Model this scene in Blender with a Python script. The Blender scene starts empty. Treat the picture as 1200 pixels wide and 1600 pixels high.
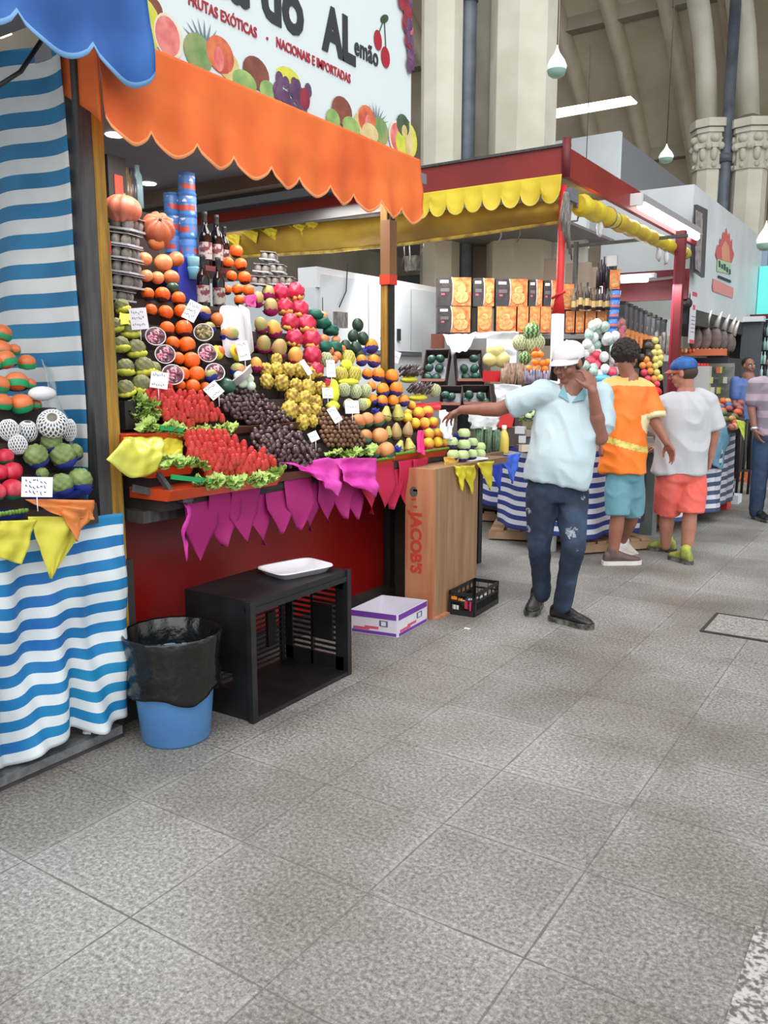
import bpy, bmesh, math, random
from mathutils import Vector, Matrix, noise, Quaternion
random.seed(7)
SC = bpy.context.scene
COL = SC.collection
pi = math.pi
# ---------------------------------------------------------------- camera
F = 1290.0; PITCH = math.radians(9.46); YAW = math.radians(33.3); EYE = 1.5
_cp, _sp, _cy, _sy = math.cos(PITCH), math.sin(PITCH), math.cos(YAW), math.sin(YAW)
FW = Vector((-_sy*_cp, _cy*_cp, -_sp)); RT = Vector((_cy, _sy, 0)); UP = Vector((-_sy*_sp, _cy*_sp, _cp))
cam_d = bpy.data.cameras.new('camera'); cam = bpy.data.objects.new('camera', cam_d); COL.objects.link(cam)
cam.location = (0, 0, EYE)
cam.rotation_euler = Matrix((RT, UP, -FW)).transposed().to_euler()
cam_d.sensor_fit = 'VERTICAL'; cam_d.sensor_height = 36.0; cam_d.lens = 36.0*F/1600.0
cam_d.clip_end = 200
SC.camera = cam
# ---------------------------------------------------------------- light
w = bpy.data.worlds.new('world'); SC.world = w; w.use_nodes = True
bg = w.node_tree.nodes['Background']; bg.inputs[0].default_value = (0.93, 0.97, 1.0, 1); bg.inputs[1].default_value = 0.95
sd = bpy.data.lights.new('sun', 'SUN'); sd.energy = 1.5; sd.angle = math.radians(70); sd.color = (1, 0.98, 0.95)
so = bpy.data.objects.new('sun', sd); COL.objects.link(so); so.rotation_euler = (math.radians(32), math.radians(28), 0)
SC.view_settings.view_transform = 'Standard'; SC.view_settings.look = 'None'
SC.view_settings.gamma = 1; SC.view_settings.use_curve_mapping = False
SC.view_settings.exposure = 0.42

# ---------------------------------------------------------------- measuring: from a spot in the frame to a point in the place
def ray(px, py): return FW + RT*((px-600)/F) + UP*((800-py)/F)
O = Vector((0, 0, EYE))
def AX(px, py, x): d = ray(px, py); return O + d*(x/d.x)
def AY(px, py, y): d = ray(px, py); return O + d*(y/d.y)
def AZ(px, py, z): d = ray(px, py); return O + d*((z-EYE)/d.z)
def AD(px, py, dep): return O + ray(px, py)*dep
KS = 0.6; SX0 = -2.62; SZ0 = 0.95                       # the slope of the fruit display
SN = Vector((1, 0, KS)).normalized()
def DS(px, py, off=0.0):
    d = ray(px, py); p0 = SX0 + off/SN.x
    t = (p0 - KS*(EYE-SZ0))/(d.x + KS*d.z)
    return O + d*t
def dep(p): return (Vector(p)-O).dot(FW)

# ---------------------------------------------------------------- materials
def lin(c):
    return tuple(((x/255)/12.92 if x/255 <= .04045 else ((x/255+.055)/1.055)**2.4) for x in c)
MATS = {}
def mat(name, col, rough=.55, metal=0, col2=None, scale=8, bump=0, bscale=40, emit=0, alpha=1, trans=0, spec=.5, det=3, lo=.35, hi=.65, stretch=None, coat=0):
    if name in MATS: return MATS[name]
    m = bpy.data.materials.new(name); m.use_nodes = True; nt = m.node_tree; b = nt.nodes['Principled BSDF']
    c = (*lin(col), 1)
    b.inputs['Base Color'].default_value = c; b.inputs['Roughness'].default_value = rough; b.inputs['Metallic'].default_value = metal
    b.inputs['Specular IOR Level'].default_value = spec
    if coat: b.inputs['Coat Weight'].default_value = coat
    if trans: b.inputs['Transmission Weight'].default_value = trans
    if alpha < 1: b.inputs['Alpha'].default_value = alpha
    if emit: b.inputs['Emission Color'].default_value = c; b.inputs['Emission Strength'].default_value = emit
    if col2 or bump:
        tc = nt.nodes.new('ShaderNodeTexCoord'); src = tc.outputs['Object']
        if stretch:
            mp = nt.nodes.new('ShaderNodeMapping'); mp.inputs['Scale'].default_value = stretch
            nt.links.new(src, mp.inputs[0]); src = mp.outputs[0]
    if col2:
        n = nt.nodes.new('ShaderNodeTexNoise'); n.inputs['Scale'].default_value = scale; n.inputs['Detail'].default_value = det
        nt.links.new(src, n.inputs['Vector'])
        r = nt.nodes.new('ShaderNodeValToRGB'); r.color_ramp.elements[0].position = lo; r.color_ramp.elements[1].position = hi
        r.color_ramp.elements[0].color = c; r.color_ramp.elements[1].color = (*lin(col2), 1)
        nt.links.new(n.outputs['Fac'], r.inputs[0]); nt.links.new(r.outputs[0], b.inputs['Base Color'])
    if bump:
        n2 = nt.nodes.new('ShaderNodeTexNoise'); n2.inputs['Scale'].default_value = bscale; n2.inputs['Detail'].default_value = 2
        nt.links.new(src, n2.inputs['Vector'])
        bp = nt.nodes.new('ShaderNodeBump'); bp.inputs['Strength'].default_value = bump; bp.inputs['Distance'].default_value = .01
        nt.links.new(n2.outputs['Fac'], bp.inputs['Height']); nt.links.new(bp.outputs[0], b.inputs['Normal'])
    MATS[name] = m; return m

# ---------------------------------------------------------------- mesh building
class MB:
    def __init__(s): s.v = []; s.f = []; s.m = []; s.mats = []; s.cur = 0; s.sm = True; s.smf = []
    def use(s, m):
        if m not in s.mats: s.mats.append(m)
        s.cur = s.mats.index(m); return s
    def addf(s, fs, base, sm=None):
        for f in fs:
            s.f.append(tuple(i+base for i in f)); s.m.append(s.cur); s.smf.append(s.sm if sm is None else sm)
    def box(s, c, size, R=None, bev=0):
        c = Vector(c); hx, hy, hz = [k/2 for k in size]; b = len(s.v)
        for x in (-hx, hx):
            for y in (-hy, hy):
                for z in (-hz, hz):
                    p = Vector((x, y, z)); p = (R @ p) if R else p; s.v.append(c+p)
        s.addf([(0,1,3,2),(4,6,7,5),(0,4,5,1),(2,3,7,6),(0,2,6,4),(1,5,7,3)], b, False); return s
    def box2(s, a, c): 
        a = Vector(a); c = Vector(c); return s.box((a+c)/2, [abs(k) for k in (c-a)])
    def beam(s, p0, p1, wd, ht):
        p0 = Vector(p0); p1 = Vector(p1); d = p1-p0; L = d.length; z = d.normalized()
        x = z.cross(Vector((0,0,1))); x = x.normalized() if x.length > .01 else Vector((1,0,0)); y = z.cross(x)
        R = Matrix((x, y, z)).transposed(); return s.box((p0+p1)/2, (wd, ht, L), R)
    def tube(s, path, r, n=8, cap=True, flat=1):
        path = [Vector(p) for p in path]; b = len(s.v); N = len(path)
        prev = None
        for i, p in enumerate(path):
            d = (path[min(i+1,N-1)]-path[max(i-1,0)]).normalized()
            if prev is None:
                a = d.orthogonal().normalized()
                if abs(d.z) < .9: a = d.cross(Vector((0,0,1))).normalized()
            else:
                a = (prev-d*prev.dot(d)).normalized()
            prev = a; c = d.cross(a)
            rr = r[i] if isinstance(r, (list, tuple)) else r
            for k in range(n):
                t = 2*pi*k/n; s.v.append(p+a*math.cos(t)*rr+c*math.sin(t)*rr*flat)
        fs = [(i*n+k, i*n+(k+1)%n, (i+1)*n+(k+1)%n, (i+1)*n+k) for i in range(N-1) for k in range(n)]
        s.addf(fs, b)
        if cap: s.addf([tuple(range(n))[::-1], tuple((N-1)*n+k for k in range(n))], b, False)
        return s
    def cap2(s, p0, p1, r0, r1, n=12, flat=1, ax=None):
        """a tapering limb with round ends"""
        p0 = Vector(p0); p1 = Vector(p1); d = p1-p0; L = max(d.length, 1e-5); d = d/L
        pts = []; rs = []
        for k in range(1, 5):
            a = pi/2*k/4; pts.append(p0-d*r0*math.cos(a)); rs.append(max(r0*math.sin(a), .0005))
        for k in range(4, 0, -1):
            a = pi/2*k/4; pts.append(p1+d*r1*math.cos(a)); rs.append(max(r1*math.sin(a), .0005))
        return s.tube(pts, rs, n)
    def sph(s, c, r, u=12, v=8, R=None, fn=None, mfn=None):
        c = Vector(c); r = (r, r, r) if not isinstance(r, (tuple, list)) else r; b = len(s.v)
        def P(i, j):
            th = pi*j/v; ph = 2*pi*i/u
            d = Vector((math.sin(th)*math.cos(ph), math.sin(th)*math.sin(ph), math.cos(th)))
            q = fn(d, ph, th) if fn else 1.0
            p = Vector((d.x*r[0]*q, d.y*r[1]*q, d.z*r[2]*q)); return c+((R @ p) if R else p)
        s.v.append(P(0, 0))
        for j in range(1, v):
            for i in range(u): s.v.append(P(i, j))
        s.v.append(P(0, v))
        def fm(f, i, j):
            if mfn: s.cur = mfn(i, j, u, v)
            s.addf([f], b)
        for i in range(u): fm((0, 1+i, 1+(i+1) % u), i, 0)
        for j in range(v-2):
            for i in range(u):
                a = 1+j*u; fm((a+i, a+u+i, a+u+(i+1) % u, a+(i+1) % u), i, j+1)
        L = 1+(v-1)*u
        for i in range(u): fm((L-u+i, L, L-u+(i+1) % u), i, v-1)
        return s
    def lathe(s, prof, c=(0,0,0), n=20, R=None, fn=None, cap=False):
        c = Vector(c); b = len(s.v); N = len(prof)
        for r, z in prof:
            for k in range(n):
                t = 2*pi*k/n; q = fn(t, z) if fn else 1
                p = Vector((r*q*math.cos(t), r*q*math.sin(t), z)); s.v.append(c+((R @ p) if R else p))
        s.addf([(i*n+k, i*n+(k+1) % n, (i+1)*n+(k+1) % n, (i+1)*n+k) for i in range(N-1) for k in range(n)], b)
        if cap: s.addf([tuple(range(n))[::-1], tuple((N-1)*n+k for k in range(n))], b, False)
        return s
    def loft(s, rings, n=20, cap=True):
        """rings: (centre, xvec, yvec)"""
        b = len(s.v)
        for c, xv, yv in rings:
            for k in range(n):
                t = 2*pi*k/n; s.v.append(Vector(c)+Vector(xv)*math.cos(t)+Vector(yv)*math.sin(t))
        N = len(rings)
        s.addf([(i*n+k, i*n+(k+1) % n, (i+1)*n+(k+1) % n, (i+1)*n+k) for i in range(N-1) for k in range(n)], b)
        if cap: s.addf([tuple(range(n))[::-1], tuple((N-1)*n+k for k in range(n))], b, False)
        return s
    def grid(s, nu, nv, fn, mfn=None, close=False):
        b = len(s.v)
        for j in range(nv+1):
            for i in range(nu+1): s.v.append(Vector(fn(i/nu, j/nv)))
        for j in range(nv):
            for i in range(nu):
                if mfn:
                    k = mfn(i, j)
                    if k is None: continue
                    s.cur = k
                a = j*(nu+1)+i; s.addf([(a, a+1, a+nu+2, a+nu+1)], b)
        return s
    def poly(s, pts):
        b = len(s.v); s.v += [Vector(p) for p in pts]; s.addf([tuple(range(len(pts)))], b, False); return s
    def prism(s, pts, ext):
        pts = [Vector(p) for p in pts]; e = Vector(ext); n = len(pts); b = len(s.v)
        s.v += pts+[p+e for p in pts]
        s.addf([tuple(range(n)), tuple(range(n, 2*n))[::-1]]+[(i, n+i, n+(i+1) % n, (i+1) % n) for i in range(n)], b, False); return s
    def mesh(s, name, m=None, origin=None):
        me = bpy.data.meshes.new(name)
        o = Vector(origin) if origin is not None else Vector((0,0,0))
        me.from_pydata([v-o for v in s.v], [], s.f)
        for mm in ([m] if m else s.mats): me.materials.append(mm)
        me.polygons.foreach_set('material_index', [0]*len(s.f) if m else s.m)
        me.polygons.foreach_set('use_smooth', s.smf)
        me.update(); return me
    def fixn(s, me):
        bm = bmesh.new(); bm.from_mesh(me); bmesh.ops.recalc_face_normals(bm, faces=bm.faces); bm.to_mesh(me); bm.free()
    def build(s, name, m=None, parent=None, local=False, fix=True, solid=0):
        """local: vertices are already given about the parent's (or the thing's) own origin"""
        if local: o = Vector((0,0,0))
        else:
            xs = [v.x for v in s.v]; ys = [v.y for v in s.v]
            o = Vector(((min(xs)+max(xs))/2, (min(ys)+max(ys))/2, min(v.z for v in s.v)))
        me = s.mesh(name, m, o)
        if fix: s.fixn(me)
        ob = bpy.data.objects.new(name, me); COL.objects.link(ob)
        ob.location = o
        if parent:
            ob.parent = parent
            if not local: ob.location = o-wloc(parent)
        if solid:
            md = ob.modifiers.new('thick', 'SOLIDIFY'); md.thickness = solid; md.offset = 0
        return ob
def wloc(o):
    l = o.location.copy()
    while o.parent: o = o.parent; l += o.location
    return l
def tag(o, label=None, cat=None, group=None, kind=None):
    if label: o['label'] = label
    if cat: o['category'] = cat
    if group: o['group'] = group
    if kind: o['kind'] = kind
    return o
def empty(name, loc, label, cat, group=None, kind=None):
    o = bpy.data.objects.new(name, None); COL.objects.link(o); o.location = loc; o.empty_display_size = .05
    return tag(o, label, cat, group, kind)
def struct(mb, name, m=None, label=None, parent=None):
    o = mb.build(name, m, parent)
    if not parent: o['kind'] = 'structure'
    if label: o['label'] = label
    return o
def dup(o, parent=None):
    c = o.copy(); COL.objects.link(c); c.parent = parent
    for ch in [x for x in PROTO_CH.get(o.name, [])]: dup(ch, c)
    return c
PROTO_CH = {}
def proto(root, *kids):
    PROTO_CH[root.name] = list(kids); PROTOS.append(root); return root
PROTOS = []
FIRST = set()
def put(pr, loc, scale=1, rot=None, label=None, group=None, cat=None):
    """first use moves the prototype itself, later uses copy it with its parts"""
    if pr.name not in FIRST: FIRST.add(pr.name); o = pr; SRC[pr.name] = pr
    else: o = dup(pr)
    o.location = loc; o.scale = (scale,)*3 if not isinstance(scale, (tuple, list)) else scale
    if rot is not None:
        if isinstance(rot, (tuple, list)): o.rotation_mode = 'XYZ'; o.rotation_euler = rot
        else: o.rotation_mode = 'QUATERNION'; o.rotation_quaternion = rot
    if label: o['label'] = label
    if group: o['group'] = group
    elif 'group' in o: del o['group']
    if cat: o['category'] = cat
    return o
SRC = {}
def rq(t=.4): return Quaternion((random.gauss(0,1), random.gauss(0,1), random.gauss(0,1)), random.uniform(-t, t))
def nz(p, s, seed=0): return noise.noise(Vector(p)*s+Vector((seed*7.3, seed*3.1, seed)))
# ================================================================ THE SETTING
def granite():
    m = bpy.data.materials.new('granite_tiles'); m.use_nodes = True; nt = m.node_tree; b = nt.nodes['Principled BSDF']
    L = nt.links.new; N = nt.nodes.new
    tc = N('ShaderNodeTexCoord'); sep = N('ShaderNodeSeparateXYZ'); L(tc.outputs['Object'], sep.inputs[0])
    def math_(op, a, bb=None):
        n = N('ShaderNodeMath'); n.operation = op
        if isinstance(a, (int, float)): n.inputs[0].default_value = a
        else: L(a, n.inputs[0])
        if bb is not None:
            if isinstance(bb, (int, float)): n.inputs[1].default_value = bb
            else: L(bb, n.inputs[1])
        return n.outputs[0]
    def cell(s, off, pitch):
        u = math_('DIVIDE', math_('SUBTRACT', s, off), pitch); f = math_('FRACT', u); fl = math_('FLOOR', u)
        e = math_('MINIMUM', f, math_('SUBTRACT', 1.0, f)); return math_('MULTIPLY', e, pitch), fl
    wob = N('ShaderNodeTexNoise'); wob.inputs['Scale'].default_value = 9; L(tc.outputs['Object'], wob.inputs[0])
    ex, fx = cell(sep.outputs[0], -0.755, 0.495); ey, fy = cell(sep.outputs[1], 2.27, 0.455)
    e = math_('MINIMUM', ex, ey)
    wid = math_('MULTIPLY', wob.outputs['Fac'], 0.0062)
    joint = math_('LESS_THAN', e, wid)
    cmb = N('ShaderNodeCombineXYZ'); L(fx, cmb.inputs[0]); L(fy, cmb.inputs[1])
    wn = N('ShaderNodeTexWhiteNoise'); L(cmb.outputs[0], wn.inputs[0])
    def ramp(src, stops):
        r = N('ShaderNodeValToRGB'); els = r.color_ramp.elements
        while len(els) < len(stops): els.new(.5)
        for q, (p, c) in zip(els, stops): q.position = p; q.color = (*lin(c), 1)
        L(src, r.inputs[0]); return r.outputs[0]
    sp = N('ShaderNodeTexNoise'); sp.inputs['Scale'].default_value = 75; sp.inputs['Detail'].default_value = 4; sp.inputs['Roughness'].default_value = .75; L(tc.outputs['Object'], sp.inputs[0])
    c1 = ramp(sp.outputs['Fac'], [(.30, (84, 83, 82)), (.44, (132, 131, 128)), (.54, (159, 158, 155)), (.68, (196, 196, 193))])
    big = N('ShaderNodeTexNoise'); big.inputs['Scale'].default_value = 1.3; big.inputs['Detail'].default_value = 5; L(tc.outputs['Object'], big.inputs[0])
    c2 = ramp(big.outputs['Fac'], [(.32, (196, 186, 174)), (.48, (230, 226, 220)), (.62, (255, 255, 255))])
    mx = N('ShaderNodeMixRGB'); mx.blend_type = 'MULTIPLY'; mx.inputs[0].default_value = .9; L(c1, mx.inputs[1]); L(c2, mx.inputs[2])
    c3 = ramp(wn.outputs['Value'], [(0, (232, 231, 230)), (1, (255, 255, 255))])
    mx2 = N('ShaderNodeMixRGB'); mx2.blend_type = 'MULTIPLY'; mx2.inputs[0].default_value = 1; L(mx.outputs[0], mx2.inputs[1]); L(c3, mx2.inputs[2])
    # pale scuffs and worn rims along the joints
    rim = math_('MULTIPLY', math_('LESS_THAN', e, 0.022), math_('GREATER_THAN', big.outputs['Fac'], .5))
    scn = N('ShaderNodeTexNoise'); scn.inputs['Scale'].default_value = 30; L(tc.outputs['Object'], scn.inputs[0])
    mx4 = N('ShaderNodeMixRGB'); L(math_('MULTIPLY', math_('MULTIPLY', rim, scn.outputs['Fac']), .22), mx4.inputs[0]); L(mx2.outputs[0], mx4.inputs[1]); mx4.inputs[2].default_value = (*lin((205, 203, 198)), 1)
    mx3 = N('ShaderNodeMixRGB'); L(math_('MULTIPLY', joint, math_('MULTIPLY', big.outputs['Fac'], 1.15)), mx3.inputs[0]); L(mx4.outputs[0], mx3.inputs[1]); mx3.inputs[2].default_value = (*lin((74, 70, 66)), 1)
    L(mx3.outputs[0], b.inputs['Base Color'])
    rr = N('ShaderNodeMapRange'); rr.inputs[3].default_value = .42; rr.inputs[4].default_value = .6; L(big.outputs['Fac'], rr.inputs[0]); L(rr.outputs[0], b.inputs['Roughness'])
    bp = N('ShaderNodeBump'); bp.inputs['Strength'].default_value = .25; bp.inputs['Distance'].default_value = .004
    L(math_('SUBTRACT', sp.outputs['Fac'], joint), bp.inputs['Height']); L(bp.outputs[0], b.inputs['Normal'])
    return m
fl = MB().grid(1, 1, lambda u, v: (-16+30*u, -5+33*v, 0)).mesh('floor', granite())
fo = bpy.data.objects.new('floor', fl); COL.objects.link(fo); fo['kind'] = 'structure'
# inspection cover let into the floor, with a dark frame
mh = empty('manhole_cover', (-.75, 5.1, 0), 'granite access cover with dark metal rim let into the floor at the right', 'floor cover')
m_dk = mat('dark_grime', (52, 50, 50), .7)
m_light_gran = mat('pale_granite', (172, 170, 164), .5, col2=(110, 106, 100), scale=90, det=4)
q = [AZ(1113, 982, 0), AZ(1140, 952, 0), AZ(1230, 957, 0), AZ(1215, 995, 0)]
x0, x1 = -1.0, -.55; y0, y1 = 4.97, 5.38
MB().box2((x0, y0, .0), (x1, y1, .006)).build('cover', m_light_gran, mh)
for a, c in (((x0-.02, y0-.02), (x1+.02, y0)), ((x0-.02, y1), (x1+.02, y1+.02)), ((x0-.02, y0), (x0, y1)), ((x1, y0), (x1+.02, y1))): MB().box2((*a, 0), (*c, .008)).build('rim', m_dk, mh)
# pale terrazzo slab at the lower right
tag(MB().box2((-.272, 1.2, 0), (.5, 2.28, .004)).build('floor_slab', mat('terrazzo', (186, 184, 178), .5, col2=(96, 92, 88), scale=70, det=4, lo=.42, hi=.6)), kind='structure')
# raised dark kerb under the left stall
m_kerb = mat('kerb_stone', (118, 120, 122), .55, col2=(92, 92, 94), scale=30)
m_kerbd = mat('kerb_riser', (66, 64, 64), .7, col2=(48, 46, 46), scale=12)
k = MB().use(m_kerb); k.box2((-4.6, .2, .02), (-2.70, 2.12, .055)); k.use(m_kerbd); k.box2((-4.6, .2, 0), (-2.705, 2.13, .022))
tag(k.build('trim_1'), kind='structure')
tag(MB().box2((-4.4, 2.2, 0), (-2.93, 4.62, .10)).build('trim_2', mat('plinth_dark', (46, 40, 40), .7, col2=(60, 54, 52), scale=6)), kind='structure')
# piers, columns
m_stone = mat('pale_stone', (205, 201, 186), .8, col2=(184, 178, 162), scale=1.4, bump=.15, bscale=30)
m_stone2 = mat('grey_stone', (168, 163, 150), .85, col2=(140, 134, 122), scale=1.2)
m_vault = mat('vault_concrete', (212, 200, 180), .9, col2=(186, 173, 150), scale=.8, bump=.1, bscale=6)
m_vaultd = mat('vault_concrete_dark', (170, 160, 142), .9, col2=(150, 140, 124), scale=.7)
m_pipe = mat('pipe_grey', (92, 100, 112), .45, col2=(76, 82, 92), scale=5)
def octo(cx, cy, r, sq=.75, ang=0):
    a = r; c = r*.45; pts = [(a, -c), (a, c), (c, a), (-c, a), (-a, c), (-a, -c), (-c, -a), (c, -a)]
    ca, sa = math.cos(ang), math.sin(ang)
    return [(cx+x*ca-y*sa, cy+x*sa+y*ca) for x, y in pts]
D = 10.2
pier = empty('stone_pier', AD(760, 560, D) * 1.0, 'tall pale clustered stone pier rising behind the boxed goods of the red stall', 'pillar'); pier.location.z = 0
def shaft(px0, px1, dep_, name, par, z0=0, z1=8.5, m=m_stone):
    a = AD(px0, 400, dep_); c = AD(px1, 400, dep_); mid = (a+c)/2; r = (a-c).length/2
    pts = octo(mid.x, mid.y, r, ang=YAW+.12)
    return MB().prism([(x, y, z0) for x, y in pts], (0, 0, z1-z0)).build(name, m, par)
shaft(658, 716, D, 'shaft', pier); shaft(764, 857, D, 'shaft', pier)
shaft(700, 800, D+.65, 'core', pier, m=m_stone2)
dp = empty('drain_pipe', AD(726, 400, D-.2), 'thick grey drain pipe running up the pale stone pier', 'pipe'); dp.location.z = 0
pz = AD(729, 200, D-.2)
MB().tube([(pz.x, pz.y, 0), (pz.x, pz.y, 8.4)], .098, 16).build('pipe', m_pipe, dp)
for z in (3.1, 5.85): MB().tube([(pz.x, pz.y, z), (pz.x, pz.y, z+.16)], .118, 16).build('collar', m_pipe, dp)
# the two carved columns at the right
def carved(px0, px1, dep_, nm, label):
    a = AD(px0, 300, dep_); c = AD(px1, 300, dep_); mid = (a+c)/2; R = (a-c).length/2
    root = empty(nm, (mid.x, mid.y, 0), label, 'column')
    zt = AD((px0+px1)/2, 268, dep_).z; zc = AD((px0+px1)/2, 198, dep_).z
    pts = octo(mid.x, mid.y, R, ang=YAW)
    MB().prism([(x, y, 0) for x, y in pts], (0, 0, zt)).build('shaft', m_stone, root)
    b = MB(); n = 10
    H = zc-zt
    for z, rr, hh in ((zt-.02, 1.12, .07), (zt+.05, 1.0, H*.42), (zt+H*.42, 1.2, .09), (zt+H*.52, 1.08, H*.22), (zt+H*.74, 1.22, .08), (zt+H*.85, 1.38, H*.17)):
        b.prism([(x, y, z) for x, y in octo(mid.x, mid.y, R*rr, ang=YAW)], (0, 0, hh))
    for k in range(8):
        t = YAW+k*pi/4; d = Vector((math.cos(t), math.sin(t), 0))
        b.sph(Vector((mid.x, mid.y, zt+H*.3))+d*R*1.02, (.07, .07, .13), 8, 6)
        b.sph(Vector((mid.x, mid.y, zt+H*.62))+d*R*1.14, (.09, .09, .08), 8, 6)
        b.sph(Vector((mid.x, mid.y, zt+H*.05))+d*R*1.1, (.05, .05, .05), 6, 5)
        for s_ in (-.12, .12): b.sph(Vector((mid.x, mid.y, zt+H*.45))+d*R*1.15+Vector((-d.y, d.x, 0))*s_, (.06, .06, .07), 6, 5)
    b.build('capital', m_stone, root)
    return root, mid, R, zc
m1 = carved(1084, 1124, 15.7, 'carved_column', 'slimmer carved stone column left of the grey pipe, behind the white sign')
m2 = carved(1143, 1192, 15.5, 'carved_column', 'wider carved stone column right of the grey pipe, behind the white sign')
# arched ribs springing from the capitals
def rib_path(pts, dep_): return [AD(x, y, dep_+k) for x, y, k in pts]
for (root, mid, R, zc), px in ((m1, [(1104, 198, 0), (1103, 120, 0), (1097, 50, -.25), (1086, -30, -.7), (1066, -110, -1.4)]), (m2, [(1166, 188, 0), (1164, 120, 0), (1160, 50, -.25), (1150, -30, -.7), (1132, -110, -1.4)])):
    pth = rib_path(px, 15.6); rr = R*.78
    b = MB(); b.loft([(p, RT*rr, FW*rr*1.3) for p in pth], 8); b.build('arch_rib', m_stone, root)
pz = AD(1137, 200, 15.3)
dp2 = empty('drain_pipe', (pz.x, pz.y, 0), 'dark grey drain pipe between the two carved columns', 'pipe')
MB().tube([(pz.x, pz.y, 0), (pz.x, pz.y, 8.6)], .10, 14).build('pipe', m_pipe, dp2)
MB().tube([(pz.x, pz.y, 5.4), (pz.x, pz.y, 5.55)], .12, 14).build('collar', m_pipe, dp2)
# far walls and the ribbed vault over the aisle
tag(MB().box2((-16, 26, 0), (12, 26.3, 11)).build('wall_back', mat('far_wall', (150, 142, 126), .9, col2=(122, 114, 98), scale=.5)), kind='structure')
tag(MB().box2((-13.2, -2, 0), (-13, 26, 9)).build('wall_left', mat('side_wall', (132, 124, 110), .9, col2=(104, 96, 84), scale=.5)), kind='structure')
# vault: a curved soffit rising towards the viewer, ribs across it
def vault(u, v, off=0):
    y = 23.5-10.5*v; z = 3.6+7.2*math.sin(v*pi/2*.95)+off
    return Vector((-13+26*u, y, z))
tag(MB().grid(26, 16, lambda u, v: vault(u, v)).build('ceiling', m_vault, fix=False, solid=.3), kind='structure')
for k in range(16):
    u = .10+k*.0415
    b = MB(); n = 14
    b.loft([(vault(u, j/n, -.2), Vector((.16, 0, 0)), Vector((0, .16, .34))) for j in range(n+1)], 8)
    tag(b.build('vault_rib', m_vault), 'arched concrete rib running down the underside of the brown vault', 'ceiling rib', 'ribs of the vault')
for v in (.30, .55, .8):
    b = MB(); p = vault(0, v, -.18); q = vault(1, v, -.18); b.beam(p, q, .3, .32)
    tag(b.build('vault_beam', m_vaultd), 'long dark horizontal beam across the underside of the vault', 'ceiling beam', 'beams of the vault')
# strip skylight (daylight)
sk = [AD(850, 186, 12.2), AD(996, 160, 12.2), AD(985, 150, 12.4), AD(850, 173, 12.4)]
m_sky = mat('daylight_glass', (255, 252, 240), emit=2.4)
tag(MB().prism(sk, FW*.05).build('window_1', m_sky), kind='structure')
tag(MB().prism([AD(750, 190, 13), AD(757, 208, 13), AD(756, 216, 13), AD(750, 205, 13)], FW*.05).build('window_2', m_sky), kind='structure')
tag(MB().prism([AD(1188, 428, 19), AD(1230, 428, 19), AD(1230, 360, 19), AD(1196, 398, 19)], FW*.05).build('window_3', m_sky), kind='structure')
tag(MB().prism([AD(-10, 0, 9), AD(0, 18, 9), AD(16, 50, 9), AD(0, 56, 9), AD(-40, 60, 9), AD(-40, 0, 9)], FW*.05).build('window_4', m_sky), kind='structure')
# onion shaped glass lamps
m_opal = mat('opal_glass', (226, 234, 226), .3, emit=.25); m_opalg = mat('opal_green', (150, 186, 172), .3); m_wire = mat('wire_dark', (70, 66, 60), .6)
def lamp(px, py, dep_, r, h, label):
    c = AD(px, py, dep_); root = empty('pendant_lamp', c, label, 'lamp')
    prof = [(.004, h*.62), (r*.12, h*.5), (r*.3, h*.34), (r*.75, h*.12), (r, -h*.08), (r*.92, -h*.22)]
    MB().lathe(prof, c, 20).build('shade', m_opal, root)
    MB().lathe([(r*.94, -h*.2), (r*.82, -h*.34), (r*.5, -h*.42), (.004, -h*.44)], c, 20).build('bowl', m_opalg, root)
    MB().tube([c+Vector((0,0,h*.6)), c+Vector((0,0,2.6))], .006, 5).build('wire', m_wire, root)
lamp(870, 100, 8.5, .105, .30, 'large onion-shaped white glass lamp hanging beside the pale pier')
lamp(1041, 242, 9.5, .085, .20, 'onion-shaped glass lamp hanging left of the carved columns')
lamp(911, 385, 11.5, .085, .17, 'small glass lamp hanging below the red stall roof')
lamp(1196, 372, 9.5, .10, .32, 'white glass lamp cut by the right edge of the view')
# ================================================================ THE STALLS
def P2(y, z, x): return Vector((x, y, z))
m_steel = mat('steel_dark', (78, 78, 80), .5, col2=(58, 56, 56), scale=7, stretch=(6, 6, .6))
m_yelw = mat('yellow_wood', (178, 136, 48), .6, col2=(130, 96, 40), scale=6, stretch=(8, 8, .7), bump=.2)
m_yelw2 = mat('ochre_wood', (170, 150, 74), .6, col2=(116, 96, 46), scale=8, stretch=(8, 8, .7))
m_red = mat('red_panel', (150, 20, 18), .35, col2=(128, 14, 14), scale=2)
m_roofu = mat('ceiling_grey', (132, 130, 140), .6, col2=(112, 110, 120), scale=1.6, stretch=(1, .2, 1))
m_beamb = mat('beam_brown', (100, 80, 62), .6)
m_blk = mat('black_paint', (30, 28, 30), .5)
m_greyp = mat('grey_paint', (128, 126, 126), .6)
m_redp = mat('red_beam', (172, 44, 28), .5)
m_orcloth = mat('orange_cloth', (240, 120, 52), .75, col2=(226, 98, 40), scale=3)
m_orhem = mat('orange_hem', (255, 168, 110), .7)
m_blcloth = mat('blue_cloth', (46, 104, 178), .6, col2=(34, 84, 156), scale=3)
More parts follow.
